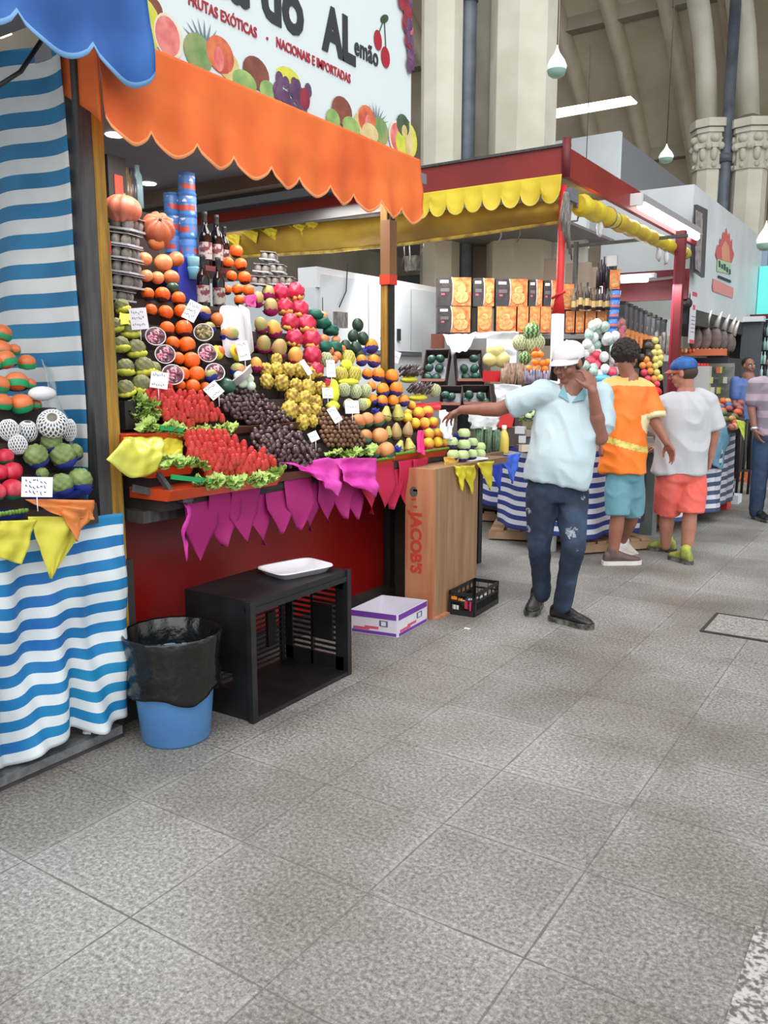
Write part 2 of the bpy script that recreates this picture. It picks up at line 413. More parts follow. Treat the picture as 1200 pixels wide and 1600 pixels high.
# corner post of grey steel with yellow painted boards
po = empty('stall_post', (-2.83, 2.2, 0), 'tall dark steel post with worn yellow boards between the two stalls', 'post')
MB().box2((-2.86, 2.14, 0), (-2.79, 2.20, 2.75)).build('steel_post', m_steel, po)
MB().box2((-2.85, 2.202, .3), (-2.79, 2.255, 2.62)).build('yellow_board', m_yelw, po)
b = MB().use(m_yelw2).box2((-2.88, 2.257, .72), (-2.82, 2.285, 2.1)).use(mat('red_paint', (205, 66, 40), .5)).box2((-2.882, 2.255, 1.98), (-2.818, 2.287, 2.03))
b.build('yellow_lath', None, po)
MB().box2((-2.87, 2.203, 0), (-2.80, 2.30, .72)).build('dark_base', m_dk, po)
# second post with its red tape
po2 = empty('stall_post', (-2.8, 4.3, 0), 'slim black and brown post with red tape at the far end of the orange stall', 'post')
pz = AX(608, 400, -2.95); 
b = MB().use(m_blk).box2((pz.x-.02, pz.y-.03, .1), (pz.x+.03, pz.y+.02, 2.62)).build('post_core', m_blk, po2)
MB().box2((pz.x-.036, pz.y-.045, .95), (pz.x+.012, pz.y-.03, 2.55)).build('yellow_lath', m_yelw, po2)
MB().box2((pz.x-.03, pz.y-.055, 2.12), (pz.x+.04, pz.y+.028, 2.45)).build('brown_sleeve', mat('brown_wood', (130, 92, 56), .6), po2)
MB().box2((pz.x-.035, pz.y-.06, 2.06), (pz.x+.042, pz.y+.03, 2.12)).build('red_tape', mat('red_tape', (214, 60, 34), .5), po2)
# roof of the stall with recessed lights
rf = empty('stall_roof', (-3.9, 3.4, 2.6), 'low flat grey stall ceiling with recessed lights above the fruit', 'roof')
MB().box2((-5.4, 2.12, 2.68), (-2.78, 4.72, 2.74)).build('ceiling_board', m_roofu, rf)
MB().box2((-5.3, 3.9, 2.60), (-2.9, 4.0, 2.68)).build('brown_beam', m_beamb, rf)
MB().box2((-5.3, 4.0, 2.58), (-2.9, 4.18, 2.68)).build('black_strip', m_blk, rf)
MB().box2((-5.3, 4.62, 2.53), (-2.9, 4.66, 2.68)).build('grey_strip', m_greyp, rf)
MB().box2((-5.3, 4.60, 2.60), (-2.9, 4.68, 2.66)).build('red_rail', m_redp, rf)
m_lit = mat('lamp_glow', (255, 250, 235), emit=6)
for px, py in ((180, 212), (232, 288)):
    c = AZ(px, py, 2.675)
    MB().lathe([(.004, 0), (.045, 0), (.05, .006)], c, 16).build('spotlight', m_lit, rf)
for (x, y) in ((-3.2, 2.75), (-3.2, 3.6), (-3.4, 4.3)):
    l = bpy.data.lights.new('stall_light', 'AREA'); l.energy = 9; l.size = .5; l.color = (1, .97, .92)
    lo = bpy.data.objects.new('stall_light', l); COL.objects.link(lo); lo.location = (x+.15, y, 2.60)
# signboard
sg = empty('shop_sign', (-2.75, 3.4, 2.76), 'large white shop sign with dark lettering and a border of printed fruit', 'sign')
SX = -2.72
MB().box2((SX-.06, 2.32, 2.765), (SX, 4.43, 4.05)).build('board', mat('sign_white', (226, 236, 238), .4), sg)
def text(s_, size, y, z, x, m, parent, name, ext=.002, bold=0, sx=1, shear=0, spacing=1, facing='x', rot=None):
    cu = bpy.data.curves.new('t', 'FONT'); cu.body = s_; cu.size = size; cu.extrude = ext; cu.offset = bold; cu.shear = shear; cu.space_character = spacing; cu.resolution_u = 3
    to = bpy.data.objects.new('t', cu); COL.objects.link(to)
    bpy.context.view_layer.update()
    me = bpy.data.meshes.new_from_object(to.evaluated_get(bpy.context.evaluated_depsgraph_get()))
    bpy.data.objects.remove(to)
    me.materials.clear(); me.materials.append(m)
    R = rot if rot is not None else Matrix(((0, 0, 1), (1, 0, 0), (0, 1, 0)))          # text x -> +y, text y -> +z, facing +x
    for v in me.vertices:
        q = Vector((v.co.x*sx, v.co.y, v.co.z)); v.co = R @ q
    ob = bpy.data.objects.new(name, me); COL.objects.link(ob)
    ob.location = Vector((x, y, z)) - (wloc(parent) if parent else Vector())
    if parent: ob.parent = parent
    return ob
m_ink = mat('ink_grey', (52, 54, 66), .4); m_inkr = mat('ink_red', (176, 48, 62), .4)
text('Banca do', .33, 2.34, 3.122, SX+.003, m_ink, sg, 'lettering', bold=.012, sx=.89)
text('AL', .29, 3.585, 3.125, SX+.003, m_ink, sg, 'lettering', bold=.014, sx=.80)
text('emão', .13, 3.85, 3.175, SX+.003, m_ink, sg, 'lettering', bold=.003, sx=.76, spacing=1.06)
text('FRUTAS EXÓTICAS', .062, 2.66, 3.012, SX+.003, m_inkr, sg, 'lettering', sx=.80, bold=.001)
text('·', .06, 3.145, 3.012, SX+.003, m_inkr, sg, 'lettering', bold=.003)
text('NACIONAIS E IMPORTADAS', .062, 3.215, 3.018, SX+.003, m_inkr, sg, 'lettering', sx=.77, bold=.001)
# cherries
b = MB(); b.use(mat('print_cherry', (176, 36, 56), .4))
def disc(b, y, z, ry, rz, x, n=18, a0=0, ang=0):
    pts = []
    for k in range(n):
        t = 2*pi*k/n; yy = ry*math.cos(t); zz = rz*math.sin(t); ca, sa = math.cos(ang), math.sin(ang)
        pts.append((x, y+yy*ca-zz*sa, z+yy*sa+zz*ca))
    b.poly(pts)
disc(b, 4.075, 3.31, .04, .052, SX+.004); disc(b, 4.15, 3.245, .045, .055, SX+.005)
b.use(mat('print_leaf', (52, 84, 62), .4)); disc(b, 4.14, 3.44, .045, .02, SX+.004, ang=.5)
b.prism([(SX+.004, 4.08, 3.35), (SX+.004, 4.088, 3.35), (SX+.004, 4.14, 3.44), (SX+.004, 4.132, 3.44)], (.001, 0, 0)); b.prism([(SX+.004, 4.15, 3.29), (SX+.004, 4.158, 3.29), (SX+.004, 4.142, 3.44), (SX+.004, 4.134, 3.44)], (.001, 0, 0))
b.build('cherry_emblem', None, sg, fix=False)
# printed fruit along the bottom and at the top right corner
PC = {n: mat('print_'+n, c, .45, col2=c2, scale=14) for n, c, c2 in (
    ('lemon', (232, 226, 90), (200, 210, 70)), ('grapefruit', (222, 96, 100), (240, 150, 140)), ('rind', (240, 236, 214), (230, 220, 190)), ('pine', (110, 150, 90), (160, 170, 110)),
    ('spike', (128, 144, 160), (96, 116, 120)), ('papaya', (230, 130, 84), (200, 80, 66)), ('coconut', (150, 84, 66), (120, 70, 60)), ('kiwi', (130, 170, 100), (170, 200, 120)),
    ('grape', (84, 56, 92), (120, 84, 120)), ('melon', (232, 214, 160), (214, 190, 120)), ('deepred', (170, 52, 66), (120, 40, 60)), ('dkgreen', (86, 110, 80), (60, 84, 60)))}
b = MB(); LAY = [0]
def pd(kind, y, z, ry, rz, ang=0):
    LAY[0] += 1; b.use(PC[kind]); disc(b, y, z, ry, rz, SX+.003+LAY[0]*.00008, ang=ang)
def spikes(y, z, s, n=9):
    for k in range(n):
        a = -1.1+2.2*k/(n-1); LAY[0] += 1; b.use(PC['spike']); x = SX+.003+LAY[0]*.00008
        b.poly([(x, y+math.sin(a-.25)*s*.3, z+math.cos(a-.25)*s*.25), (x, y+math.sin(a)*s*1.1, z+math.cos(a)*s*.95), (x, y+math.sin(a+.25)*s*.3, z+math.cos(a+.25)*s*.25)])
def cluster(y0, mir=1):
    Y = lambda d: y0+d*mir
    spikes(Y(.28), 2.86, .13)
    for a in ((('coconut'), -.02, 2.93, .07, .05), ('lemon', -.06, 2.86, .10, .10), ('rind', .075, 2.85, .078, .088), ('grapefruit', .07, 2.85, .066, .076), ('pine', .24, 2.84, .085, .075), ('melon', .42, 2.84, .07, .06),
              ('papaya', .37, 2.87, .085, .075), ('grapefruit', .36, 2.85, .03, .05), ('coconut', .60, 2.86, .09, .07), ('kiwi', .52, 2.80, .08, .05), ('kiwi', .68, 2.80, .06, .05)):
        pd(a[0], Y(a[1]), a[2], a[3], a[4])
cluster(2.47); 
b.build('fruit_print', None, sg, fix=False); b = MB()
pd('lemon', 3.30, 2.90, .09, .05)
for k in range(34): pd('grape', 3.33+random.uniform(-.14, .14)*(1-.1*(k % 3)), 2.90-random.uniform(0, .15), .026, .028)
pd('deepred', 3.42, 2.84, .04, .05)
b.build('fruit_print', None, sg, fix=False); b = MB()
cluster(4.33, -1)
pd('melon', 3.99, 2.81, .08, .05); pd('lemon', 4.30, 2.83, .05, .06); pd('melon', 4.40, 2.85, .04, .10); pd('dkgreen', 4.33, 2.93, .07, .06); pd('melon', 4.345, 2.90, .03, .035)
b.build('fruit_print', None, sg, fix=False); b = MB()
for k in range(46):
    t = random.random(); pd(random.choice(['deepred', 'grapefruit', 'deepred', 'grape']), 4.42-random.random()*.26*(1-t)**.7-.01, 3.98-t*.62, .036, .036)
for k in range(12): pd('grape', 4.40+random.uniform(-.03, .03), 3.44-random.random()*.2, .022, .026)
pd('lemon', 3.93, 3.92, .10, .05)
b.build('fruit_print', None, sg, fix=False)
# scalloped valances
def valance(name, label, p0, p1, zt, zb, nsc, m, mh, dz0=0, dz1=0, amp=.02, lean=.05, depth=.05, seed=0, out=Vector((1,0,0)), cat='valance', group=None, solid=.004, wy=1):
    p0 = Vector((*p0, 0)); p1 = Vector((*p1, 0)); L = (p1-p0).length; nu = nsc*14; nv = 26
    def fn(u, v):
        s = u*nsc; t = abs(math.sin(pi*s)); cusp = depth*(t**.6)
        zb_ = zb-cusp+dz0*(1-u)+dz1*u; zz = zt+(zb_-zt)*v
        bul = amp*math.sin(u*nsc*2*pi*.5+seed)*v+amp*nz((u*5, v*2, 0), 1.3, seed)*v*2+lean*v+.012*math.sin(pi*s*2)*v
        p = p0.lerp(p1, u)+out*bul; p.z = zz; return p
    b = MB(); b.mats = [m, mh]
    b.grid(nu, nv, fn, lambda i, j: 1 if j == nv-1 else 0)
    o = b.build(name, None, None, solid=solid); tag(o, label, cat, group); return o
valance('orange_valance', 'orange scalloped cloth valance under the white shop sign', (-2.66, 2.14), (-2.66, 4.44), 2.755, 2.44, 10, m_orcloth, m_orhem, seed=1, dz0=-.01, dz1=.0, amp=.012, lean=.02, depth=.07)
# short return of the valance at the left post
tag(MB().grid(6, 6, lambda u, v: (-2.67-.25*u, 2.15+.02*math.sin(u*6), 2.755-.33*v*(1-.5*u))).build('valance_return', m_orcloth, solid=.004), 'short folded end of the orange valance beside the steel post', 'valance')
valance('blue_valance', 'blue scalloped cloth valance at the top left corner', (-2.58, .9), (-2.58, 2.30), 3.05, 2.63, 5, m_blcloth, mat('blue_hem', (120, 170, 220), .6), seed=3, amp=.015, depth=.075, dz0=.05, dz1=-.03)
tag(MB().box2((-4.5, .8, 2.78), (-2.62, 2.06, 2.86)).build('left_stall_roof', m_greyp), 'flat roof board behind the blue valance', 'roof')
tag(MB().tube([(-2.72, 1.6, 2.32), (-2.70, 1.85, 2.52), (-2.69, 2.03, 2.78)], .008, 6).build('rope', m_blk), 'thin dark cord slanting across the striped curtain top', 'cord')
# striped partition curtain between the stalls and the striped cloth below the left counter
m_sb = mat('stripe_blue', (22, 112, 158), .6, col2=(16, 96, 140), scale=5); m_sw = mat('stripe_white', (206, 208, 206), .65, col2=(190, 194, 196), scale=4)
m_sb2 = mat('stripe_blue_low', (24, 104, 176), .6, col2=(14, 130, 180), scale=3); m_sw2 = mat('stripe_white_low', (214, 222, 226), .6)
def striped(fn, nu, nstripe, ma, mb_, name, label, cat='curtain', sub=3, solid=.003, ph=0):
    b = MB(); b.mats = [ma, mb_]; nv = nstripe*sub
    b.grid(nu, nv, fn, lambda i, j: ((j+ph)//sub) % 2)
    return tag(b.build(name, None, None, solid=solid), label, cat)
def cur(u, v):
    x = -2.83-1.9*u; z = 2.72-1.95*v
    y = 2.10+.025*math.sin(u*22+v*2)+.03*nz((u*4, v*3, 0), 1, 2)
    z += .02*math.sin(u*9+1)+.02*nz((u*6, v, 1), 1, 3)
    return (x, y, z)
striped(cur, 50, 34, m_sb, m_sw, 'striped_curtain', 'blue and white striped partition curtain behind the left fruit')
def cur2(u, v):
    y = 1.0+1.14*u; hang = .92-.02*u
    z = .955-(hang-.05)*v
    z += (.018*math.sin(u*19)+.012*math.sin(u*41+1))*v
    x = -2.655-.03*v+(.025*math.sin(u*26+v*3)+.018*math.sin(u*50-v*4))*(.3+v)+.03*nz((u*5, v*3, 0), 1.2, 5)
    return (x, y, z)
striped(cur2, 90, 20, m_sb2, m_sw2, 'striped_tablecloth', 'crumpled blue and white striped cloth hanging under the left counter', 'tablecloth')
tag(MB().box2((-3.6, .8, .06), (-2.86, 2.05, .90)).build('left_counter', m_dk), 'dark counter body behind the crumpled striped cloth', 'counter')
# red counter of the main stall
ct = empty('stall_counter', (-3.4, 3.5, 0), 'long red fronted counter under the fruit display', 'counter')
MB().box2((-3.01, 2.34, .09), (-2.98, 4.62, .9)).build('red_front', m_red, ct)
MB().box2((-4.3, 2.30, .88), (-2.72, 4.72, .93)).build('worktop', m_steel, ct)
MB().box2((-4.2, 2.36, .09), (-3.02, 4.60, .88)).build('carcass', m_blk, ct)
MB().box2((-3.1, 4.60, 0), (-2.66, 4.64, .9)).build('end_panel', mat('end_brown', (74, 56, 46), .7, col2=(54, 42, 36), scale=4), ct)
# side counter turning the corner
m_ply = mat('plywood', (166, 132, 98), .65, col2=(142, 108, 78), scale=3, stretch=(6, 6, .5))
m_ply2 = mat('plywood_pink', (190, 134, 96), .65, col2=(176, 108, 74), scale=3, stretch=(6, 6, .6))
sct = empty('side_counter', (-3.2, 5.3, 0), 'wooden board counter turning the corner under the green apples', 'counter')
MB().box2((-3.9, 4.73, .88), (-2.67, 5.42, .92)).build('front_board', mat('side_board', (120, 96, 74), .7), sct)
MB().box2((-3.9, 5.42, .84), (-2.78, 5.95, .90)).build('back_board', mat('side_board', (120, 96, 74), .7), sct)
MB().box2((-2.67, 4.89, .88), (-2.50, 5.42, .92)).build('edge_board', mat('side_board', (120, 96, 74), .7), sct)
for x, y, h in ((-3.7, 5.3, .86), (-3.6, 5.85, .84), (-3.7, 4.8, .86), (-2.95, 5.85, .84)):
    MB().box2((x-.03, y-.03, 0), (x+.03, y+.03, h)).build('leg', m_blk, sct)
wc = empty('wooden_crate', (-2.55, 4.6, 0), 'tall upright plywood crate printed with red capitals at the counter end', 'crate')
b = MB().use(m_ply); b.box2((-2.475, 4.31, .0), (-2.46, 4.88, .935)); b.build('side_board', None, wc)
MB().box2((-2.66, 4.29, 0), (-2.46, 4.31, .935)).build('front_board', m_ply2, wc)
MB().box2((-2.66, 4.31, .92), (-2.475, 4.86, .935)).build('top_board', m_ply, wc)
MB().box2((-2.66, 4.86, 0), (-2.475, 4.88, .92)).build('back_board', m_ply, wc)
MB().box2((-2.66, 4.31, 0), (-2.645, 4.86, .86)).build('inner_board', m_ply, wc)
MB().box2((-2.46, 4.30, 0), (-2.43, 4.46, .012)).build('batten', m_ply2, wc)
m_stamp = mat('stamp_red', (196, 62, 42), .6)
Rv = Matrix(((0, 1, 0), (0, 0, -1), (-1, 0, 0)))       # text x -> -z, text y -> +x, facing -y
text("JACOB'S", .105, 4.288, .665, -2.615, m_stamp, wc, 'stencil', sx=1.0, bold=.004, rot=Rv, ext=.001)
b = MB(); 
for z in (.80, .745, .70): b.use(m_stamp).box((-2.59+.01*math.sin(z*90), 4.2885, z), (.03, .002, .012))
b.use(mat('stamp_grey', (88, 84, 78), .7)); disc2 = [(-2.60+.028*math.cos(t*pi/6), 4.2885, .79+.032*math.sin(t*pi/6)) for t in range(12)]; b.prism(disc2, (0, -.001, 0))
b.use(m_stamp).box((-2.645, 4.2885, .46), (.003, .002, .32)); b.build('print_marks', None, wc)
# magenta pennant bunting under the trays
m_mag = mat('magenta_tissue', (168, 26, 112), .7, col2=(150, 20, 96), scale=3); m_mag2 = mat('pink_tissue', (222, 48, 172), .6, col2=(236, 90, 190), scale=4)  # magenta darkened so the colour holds the shade under the counter edge
m_magd = mat('cerise_tissue', (190, 28, 72), .7)
bu = empty('tissue_bunting', (-2.66, 3.4, .95), 'long magenta tissue bunting cut in points along the counter edge', 'bunting')
yy = 2.47; k = 0
while yy < 4.36:
    wd = .20+.02*math.sin(k*3); drop = .31-.03*(k % 3)-.02*math.sin(k*2.2); x = -2.66+.012*(k % 3); tw = .02*math.sin(k*1.7)
    b = MB().grid(8, 16, lambda u, v: (x+tw*(u-.5)*2*v+.012*math.sin(v*5+k), yy+wd*(.5+(u-.5)*(1 if v < .5 else max(0, 1-(v-.5)/.5))), .985-drop*v))
    b.build('pennant', m_mag if k < 10 else m_magd, bu, solid=.0015); yy += wd*.66; k += 1
b = MB().grid(4, 8, lambda u, v: (-2.63-.03*u+.02*math.sin(v*6), 2.44+.05*u+.01*math.sin(v*9), .96-.28*v*(.7+.5*u*(1-u)*2)))
b.build('pennant', m_mag2, bu, solid=.0015)
# bright pink tissue spilling over the edge
def flap(name, label, pts, m, cat='tissue paper', seed=0, amp=.02, n=10, group=None, solid=.002):
    """a sheet given by four corners, crumpled"""
    A, B_, C_, D_ = [Vector(p) for p in pts]; nn = (B_-A).cross(D_-A).normalized()
    def fn(u, v):
        p = A.lerp(B_, u).lerp(D_.lerp(C_, u), v)
        q = nz((u*2.2, v*2.2, 0), 1.3, seed)*amp*2.0+abs(nz((u*4, v*4, 2), 1.0, seed+1))*amp*.9
        return p+nn*q
    return tag(MB().grid(n*2, n*2, fn).build(name, m, None, solid=solid), label, cat, group)
def spike_flap(name, label, A, B_, tip, m, cat='paper flag', seed=0, amp=.015, group=None):
    A, B_, tip = Vector(A), Vector(B_), Vector(tip); n = 12; nn = (B_-A).cross(tip-A).normalized()
    def fn(u, v):
        e = A.lerp(B_, u); mid = A.lerp(B_, .5); q = e.lerp(tip, v*v*.35+v*.65) 
        return q+nn*amp*(math.sin(u*7+seed)+nz((u*3, v*3, 0), 1.3, seed)*2)*(1-v*.6)
    return tag(MB().grid(n, n, fn).build(name, m, None, solid=.0015), label, cat, group)
flap('pink_tissue_sheet', 'bright pink tissue sheet folded over the counter edge below the dark dates', [DS(440, 722, .08), DS(535, 716, .08), AX(530, 775, -2.56), AX(490, 740, -2.56)], m_mag2, seed=4)
flap('pink_tissue_sheet', 'bright pink crumpled tissue sheet hanging below the round brown nuts', [DS(528, 716, .09), DS(588, 716, .09), AX(592, 776, -2.58), AX(536, 752, -2.56)], m_mag2, seed=9)
# ================================================================ THINGS ON THE FLOOR
# bin with its bag
bc = Vector((-2.53, 2.26, 0))
bn = empty('waste_bin', bc, 'blue plastic bin lined with a black bag beside the steel post', 'bin')
m_bin = mat('bin_blue', (84, 136, 188), .4, col2=(74, 124, 178), scale=4)
b = MB(); b.lathe([(.004, .0), (.135, 0), (.142, .01), (.168, .30), (.172, .335), (.176, .34), (.176, .35), (.168, .35), (.14, .03), (.004, .02)], bc, 36); b.build('tub', m_bin, bn)
m_bag = mat('black_bag', (14, 14, 15), .28, bump=.5, bscale=28, spec=.6)
def bagfn(t, z): return 1+.018*nz((math.cos(t)*2, math.sin(t)*2, z*7), 2.3, 1)*(1.6)+.012*math.sin(t*17+z*9)
def zb(t): return .03*math.sin(t*1+2.2)+.02*math.sin(t*3)+.01*math.sin(t*5)
b = MB(); n = 72; prof = [(.170, .19), (.184, .185), (.187, .21), (.183, .25), (.190, .27), (.186, .32), (.190, .37), (.197, .42), (.203, .455), (.199, .463), (.192, .455), (.175, .40), (.165, .32), (.15, .2), (.12, .1), (.01, .08)]
base = len(b.v)
for i, (r, z) in enumerate(prof):
    for k in range(n):
        t = 2*pi*k/n; q = bagfn(t, z); zz = z+zb(t)*max(0, (.35-z)/.16 if i < 7 else 0)
        b.v.append(bc+Vector((r*q*math.cos(t), r*q*math.sin(t), zz)))
b.addf([(i*n+k, i*n+(k+1) % n, (i+1)*n+(k+1) % n, (i+1)*n+k) for i in range(len(prof)-1) for k in range(n)], base)
b.build('bag', m_bag, bn)
tag(MB().sph(AZ(136, 1143, .066), (.022, .016, .010), 10, 7, fn=lambda d, ph, th: 1+.5*noise.noise(d*3)).build('paper_scrap', mat('scrap_white', (232, 232, 236), .7)), 'small crumpled white scrap lying on the dark kerb', 'litter')
tag(MB().box(AZ(730, 982, .003), (.035, .015, .004)).build('paper_scrap', mat('scrap_white', (232, 232, 236), .7)), 'tiny white paper scrap on the floor in front of the small black crate', 'litter')
# big black plastic crate lying on its side
m_cr = mat('black_plastic', (34, 33, 35), .4, col2=(24, 23, 25), scale=9)
cr = empty('plastic_crate', (-2.52, 2.88, 0), 'large black plastic crate lying on its side against the red counter', 'crate')
X0, X1, Y0, Y1, ZT = -2.74, -2.34, 2.53, 3.24, .545
b = MB(); t = .018
b.box2((X0, Y0, .0), (X1, Y1, .02)); b.build('side_panel', m_cr, cr)
b = MB(); b.box2((X0, Y0, ZT-.05), (X1, Y1, ZT)); b.build('side_panel', m_cr, cr)
# end panels: the near one solid with a grip, the far one too
b = MB(); b.box2((X0, Y0, .02), (X1, Y0+t, .13)); b.box2((X0, Y0, .20), (X1, Y0+t, ZT-.05)); b.box2((X0, Y0, .13), (X0+.12, Y0+t, .20)); b.box2((X1-.12, Y0, .13), (X1, Y0+t, .20))
b.box2((X1-.02, Y0-.012, 0), (X1+.008, Y0+.02, ZT)); b.build('end_panel', m_cr, cr)
b = MB(); b.box2((X0, Y1-t, .02), (X0+.05, Y1, ZT-.05)); b.box2((X1-.07, Y1-t, .02), (X1, Y1, ZT-.05)); b.box2((X0, Y1-t, .02), (X1, Y1, .09)); b.box2((X0, Y1-t, ZT-.10), (X1, Y1, ZT-.05)); b.box2((X0+.17, Y1-t, .02), (X0+.185, Y1, ZT-.05)); b.box2((X0+.18, Y1-t, .17), (X1-.09, Y1, .35))
for k in range(13): b.box2((X0+.03, Y1-t*.6, .105+k*.028), (X1-.05, Y1-t*.2, .118+k*.028))
b.box2((X1-.02, Y1-.02, 0), (X1+.008, Y1+.012, ZT)); b.build('end_panel', m_cr, cr)
# slatted bottom, standing at the back
b = MB()
for z in [0.04+.026*k for k in range(15)]: b.box2((X0, Y0+t, z), (X0+.006, Y1-t, z+.009))
for y in (Y0+.03, Y0+.19, Y0+.40, Y1-.05): b.box2((X0-.004, y-.012, .02), (X0+.014, y+.012, ZT-.04))
b.box2((X0-.002, Y0+.02, .02), (X0+.016, Y0+.20, ZT-.04)); b.box2((X0-.002, Y0+.54, .12), (X0+.016, Y0+.60, .30))
b.build('slatted_base', m_cr, cr)
for z0, z1 in ((ZT-.055, ZT-.03), (0, .022)): MB().box2((X1-.035, Y0, z0), (X1+.006, Y1, z1)).build('rim', m_cr, cr)
# white foam tray on it
def foam_tray(c, sx, sy, h, name, label, R=None, cat='tray', group=None, m=None):
    m = m or mat('white_foam', (226, 224, 228), .6, bump=.1, bscale=60)
    c = Vector(c); b = MB(); n = 32
    def ring(k, z):
        pts = []
        for i in range(n):
            t = 2*pi*i/n; a = abs(math.cos(t))**.35*math.copysign(1, math.cos(t)); d = abs(math.sin(t))**.35*math.copysign(1, math.sin(t))
            p = Vector((a*sx/2*k, d*sy/2*k, z)); pts.append(c+((R @ p) if R else p))
        return pts
    base = 0; rings = [ring(.02, 0), ring(.82, 0), ring(.97, h), ring(1.0, h), ring(1.0, h-.004), ring(.99, h+.004), ring(.94, h), ring(.8, .006), ring(.02, .006)]
    for r_ in rings: b.v += r_
    b.addf([(i*n+k, i*n+(k+1) % n, (i+1)*n+(k+1) % n, (i+1)*n+k) for i in range(len(rings)-1) for k in range(n)], 0)
    return tag(b.build(name, m), label, cat, group)
foam_tray((-2.52, 3.05, ZT+.001), .24, .33, .03, 'foam_tray', 'white foam tray lying on top of the big black crate', R=Matrix.Rotation(-.25, 3, 'Z'))
# purple and white carton
m_car = mat('carton_white', (216, 212, 222), .6); m_pur = mat('carton_purple', (112, 58, 156), .5); m_carr = mat('carton_red', (206, 84, 108), .5)
ca = empty('fruit_carton', (-2.63, 4.1, 0), 'open white carton with purple bands lying on the floor', 'box')
a = Vector((-2.455, 3.88, 0)); e1 = Vector((-.02, .36, 0)); e2 = Vector((-.29, -.05, 0)); hh = .135
def wall(p, e, nm, bands=True):
    b = MB(); up = Vector((0, 0, 1)); nrm = e.cross(up).normalized()*.006
    def strip(z0, z1, m, s0=0, s1=1, o=0):
        b.use(m); q = nrm*o; b.prism([p+e*s0+up*z0+q, p+e*s1+up*z0+q, p+e*s1+up*z1+q, p+e*s0+up*z1+q], nrm*(1 if o == 0 else .3))
    strip(0, hh, m_car)
    strip(hh-.035, hh-.002, m_pur, .0, .98, 1.02); strip(0.004, .022, m_pur, .02, .98, 1.02)
    strip(.025, .04, m_carr, .05, .4, 1.02); strip(.035, .05, m_carr, .3, .6, 1.04)
    b.use(mat('carton_print', (96, 90, 120), .6)); strip(.055, .09, mat('carton_print', (120, 112, 150), .6), .62, .8, 1.03)
    strip(.06, .085, m_car, .66, .76, 1.05)
    b.build(nm, None, ca)
wall(a+e2, -e2, 'carton_wall'); wall(a, e1, 'carton_wall'); wall(a+e1, e2, 'carton_wall'); wall(a+e1+e2, -e1, 'carton_wall')
MB().prism([a, a+e1, a+e1+e2, a+e2], (0, 0, .006)).build('carton_floor', m_car, ca)
# small black crate with scraps
sc_ = empty('plastic_crate', (-2.3, 4.65, 0), 'small black slotted crate with coloured labels beside the plywood crate', 'crate')
cA = Vector((-2.285, 4.49, 0)); u1 = Vector((-.02, .38, 0)); u2 = Vector((-.27, -.02, 0)).normalized()*.165; hh = .15
cA = Vector((-2.27, 4.48, 0))
def slotwall(p, e, nm):
    b = MB(); up = Vector((0, 0, 1)); n = e.cross(up).normalized()*.008; L = e.length
    def st(z0, z1, s0, s1): b.prism([p+e*s0+up*z0, p+e*s1+up*z0, p+e*s1+up*z1, p+e*s0+up*z1], n)
    st(0, .035, 0, 1); st(hh-.022, hh, 0, 1); st(.035, hh, 0, .05); st(.035, hh, .95, 1); st(.085, .095, 0, 1)
    k = int(L/.022)
    for i in range(1, k): st(.03, .09 if i % 3 else hh, i/k-.006, i/k+.006)
    b.build(nm, m_cr, sc_)
slotwall(cA+u2, -u2, 'crate_wall'); slotwall(cA, u1, 'crate_wall'); slotwall(cA+u1, u2, 'crate_wall'); slotwall(cA+u1+u2, -u1, 'crate_wall')
MB().prism([cA, cA+u1, cA+u1+u2, cA+u2], (0, 0, .008)).build('crate_floor', m_cr, sc_)
b = MB(); ym = cA.y-.012
for (dx, z, sx, sz, c_) in ((-.135, .108, .04, .02, (232, 140, 40)), (-.09, .1, .03, .02, (232, 150, 50)), (-.125, .05, .045, .028, (214, 216, 218)), (-.05, .075, .02, .05, (186, 40, 66)), (-.02, .07, .012, .06, (196, 44, 70))):
    b.use(mat('label_%d' % c_[1], c_, .5)); b.box((cA.x+dx, ym+.001, z), (sx, .003, sz))
b.build('crate_labels', None, sc_)
b = MB(); b.use(mat('rubber_dark', (46, 40, 44), .7)); 
for i in range(26): b.sph(cA+u1*random.uniform(.1, .9)+u2*random.uniform(.15, .85)+Vector((0, 0, random.uniform(.02, .06))), (.02, .016, .012), 6, 5, R=Matrix.Rotation(random.random()*3, 3, 'Z'))
b.use(mat('wrap_clear', (196, 196, 200), .3))
for i in range(9): b.sph(cA+u1*random.uniform(.2, .8)+u2*random.uniform(.2, .8)+Vector((0, 0, random.uniform(.06, .08))), (.015, .02, .01), 6, 4)
tag(b.build('crate_scraps'), 'dark offcuts and clear wrappers heaped in the small black crate', 'scraps', kind='stuff')
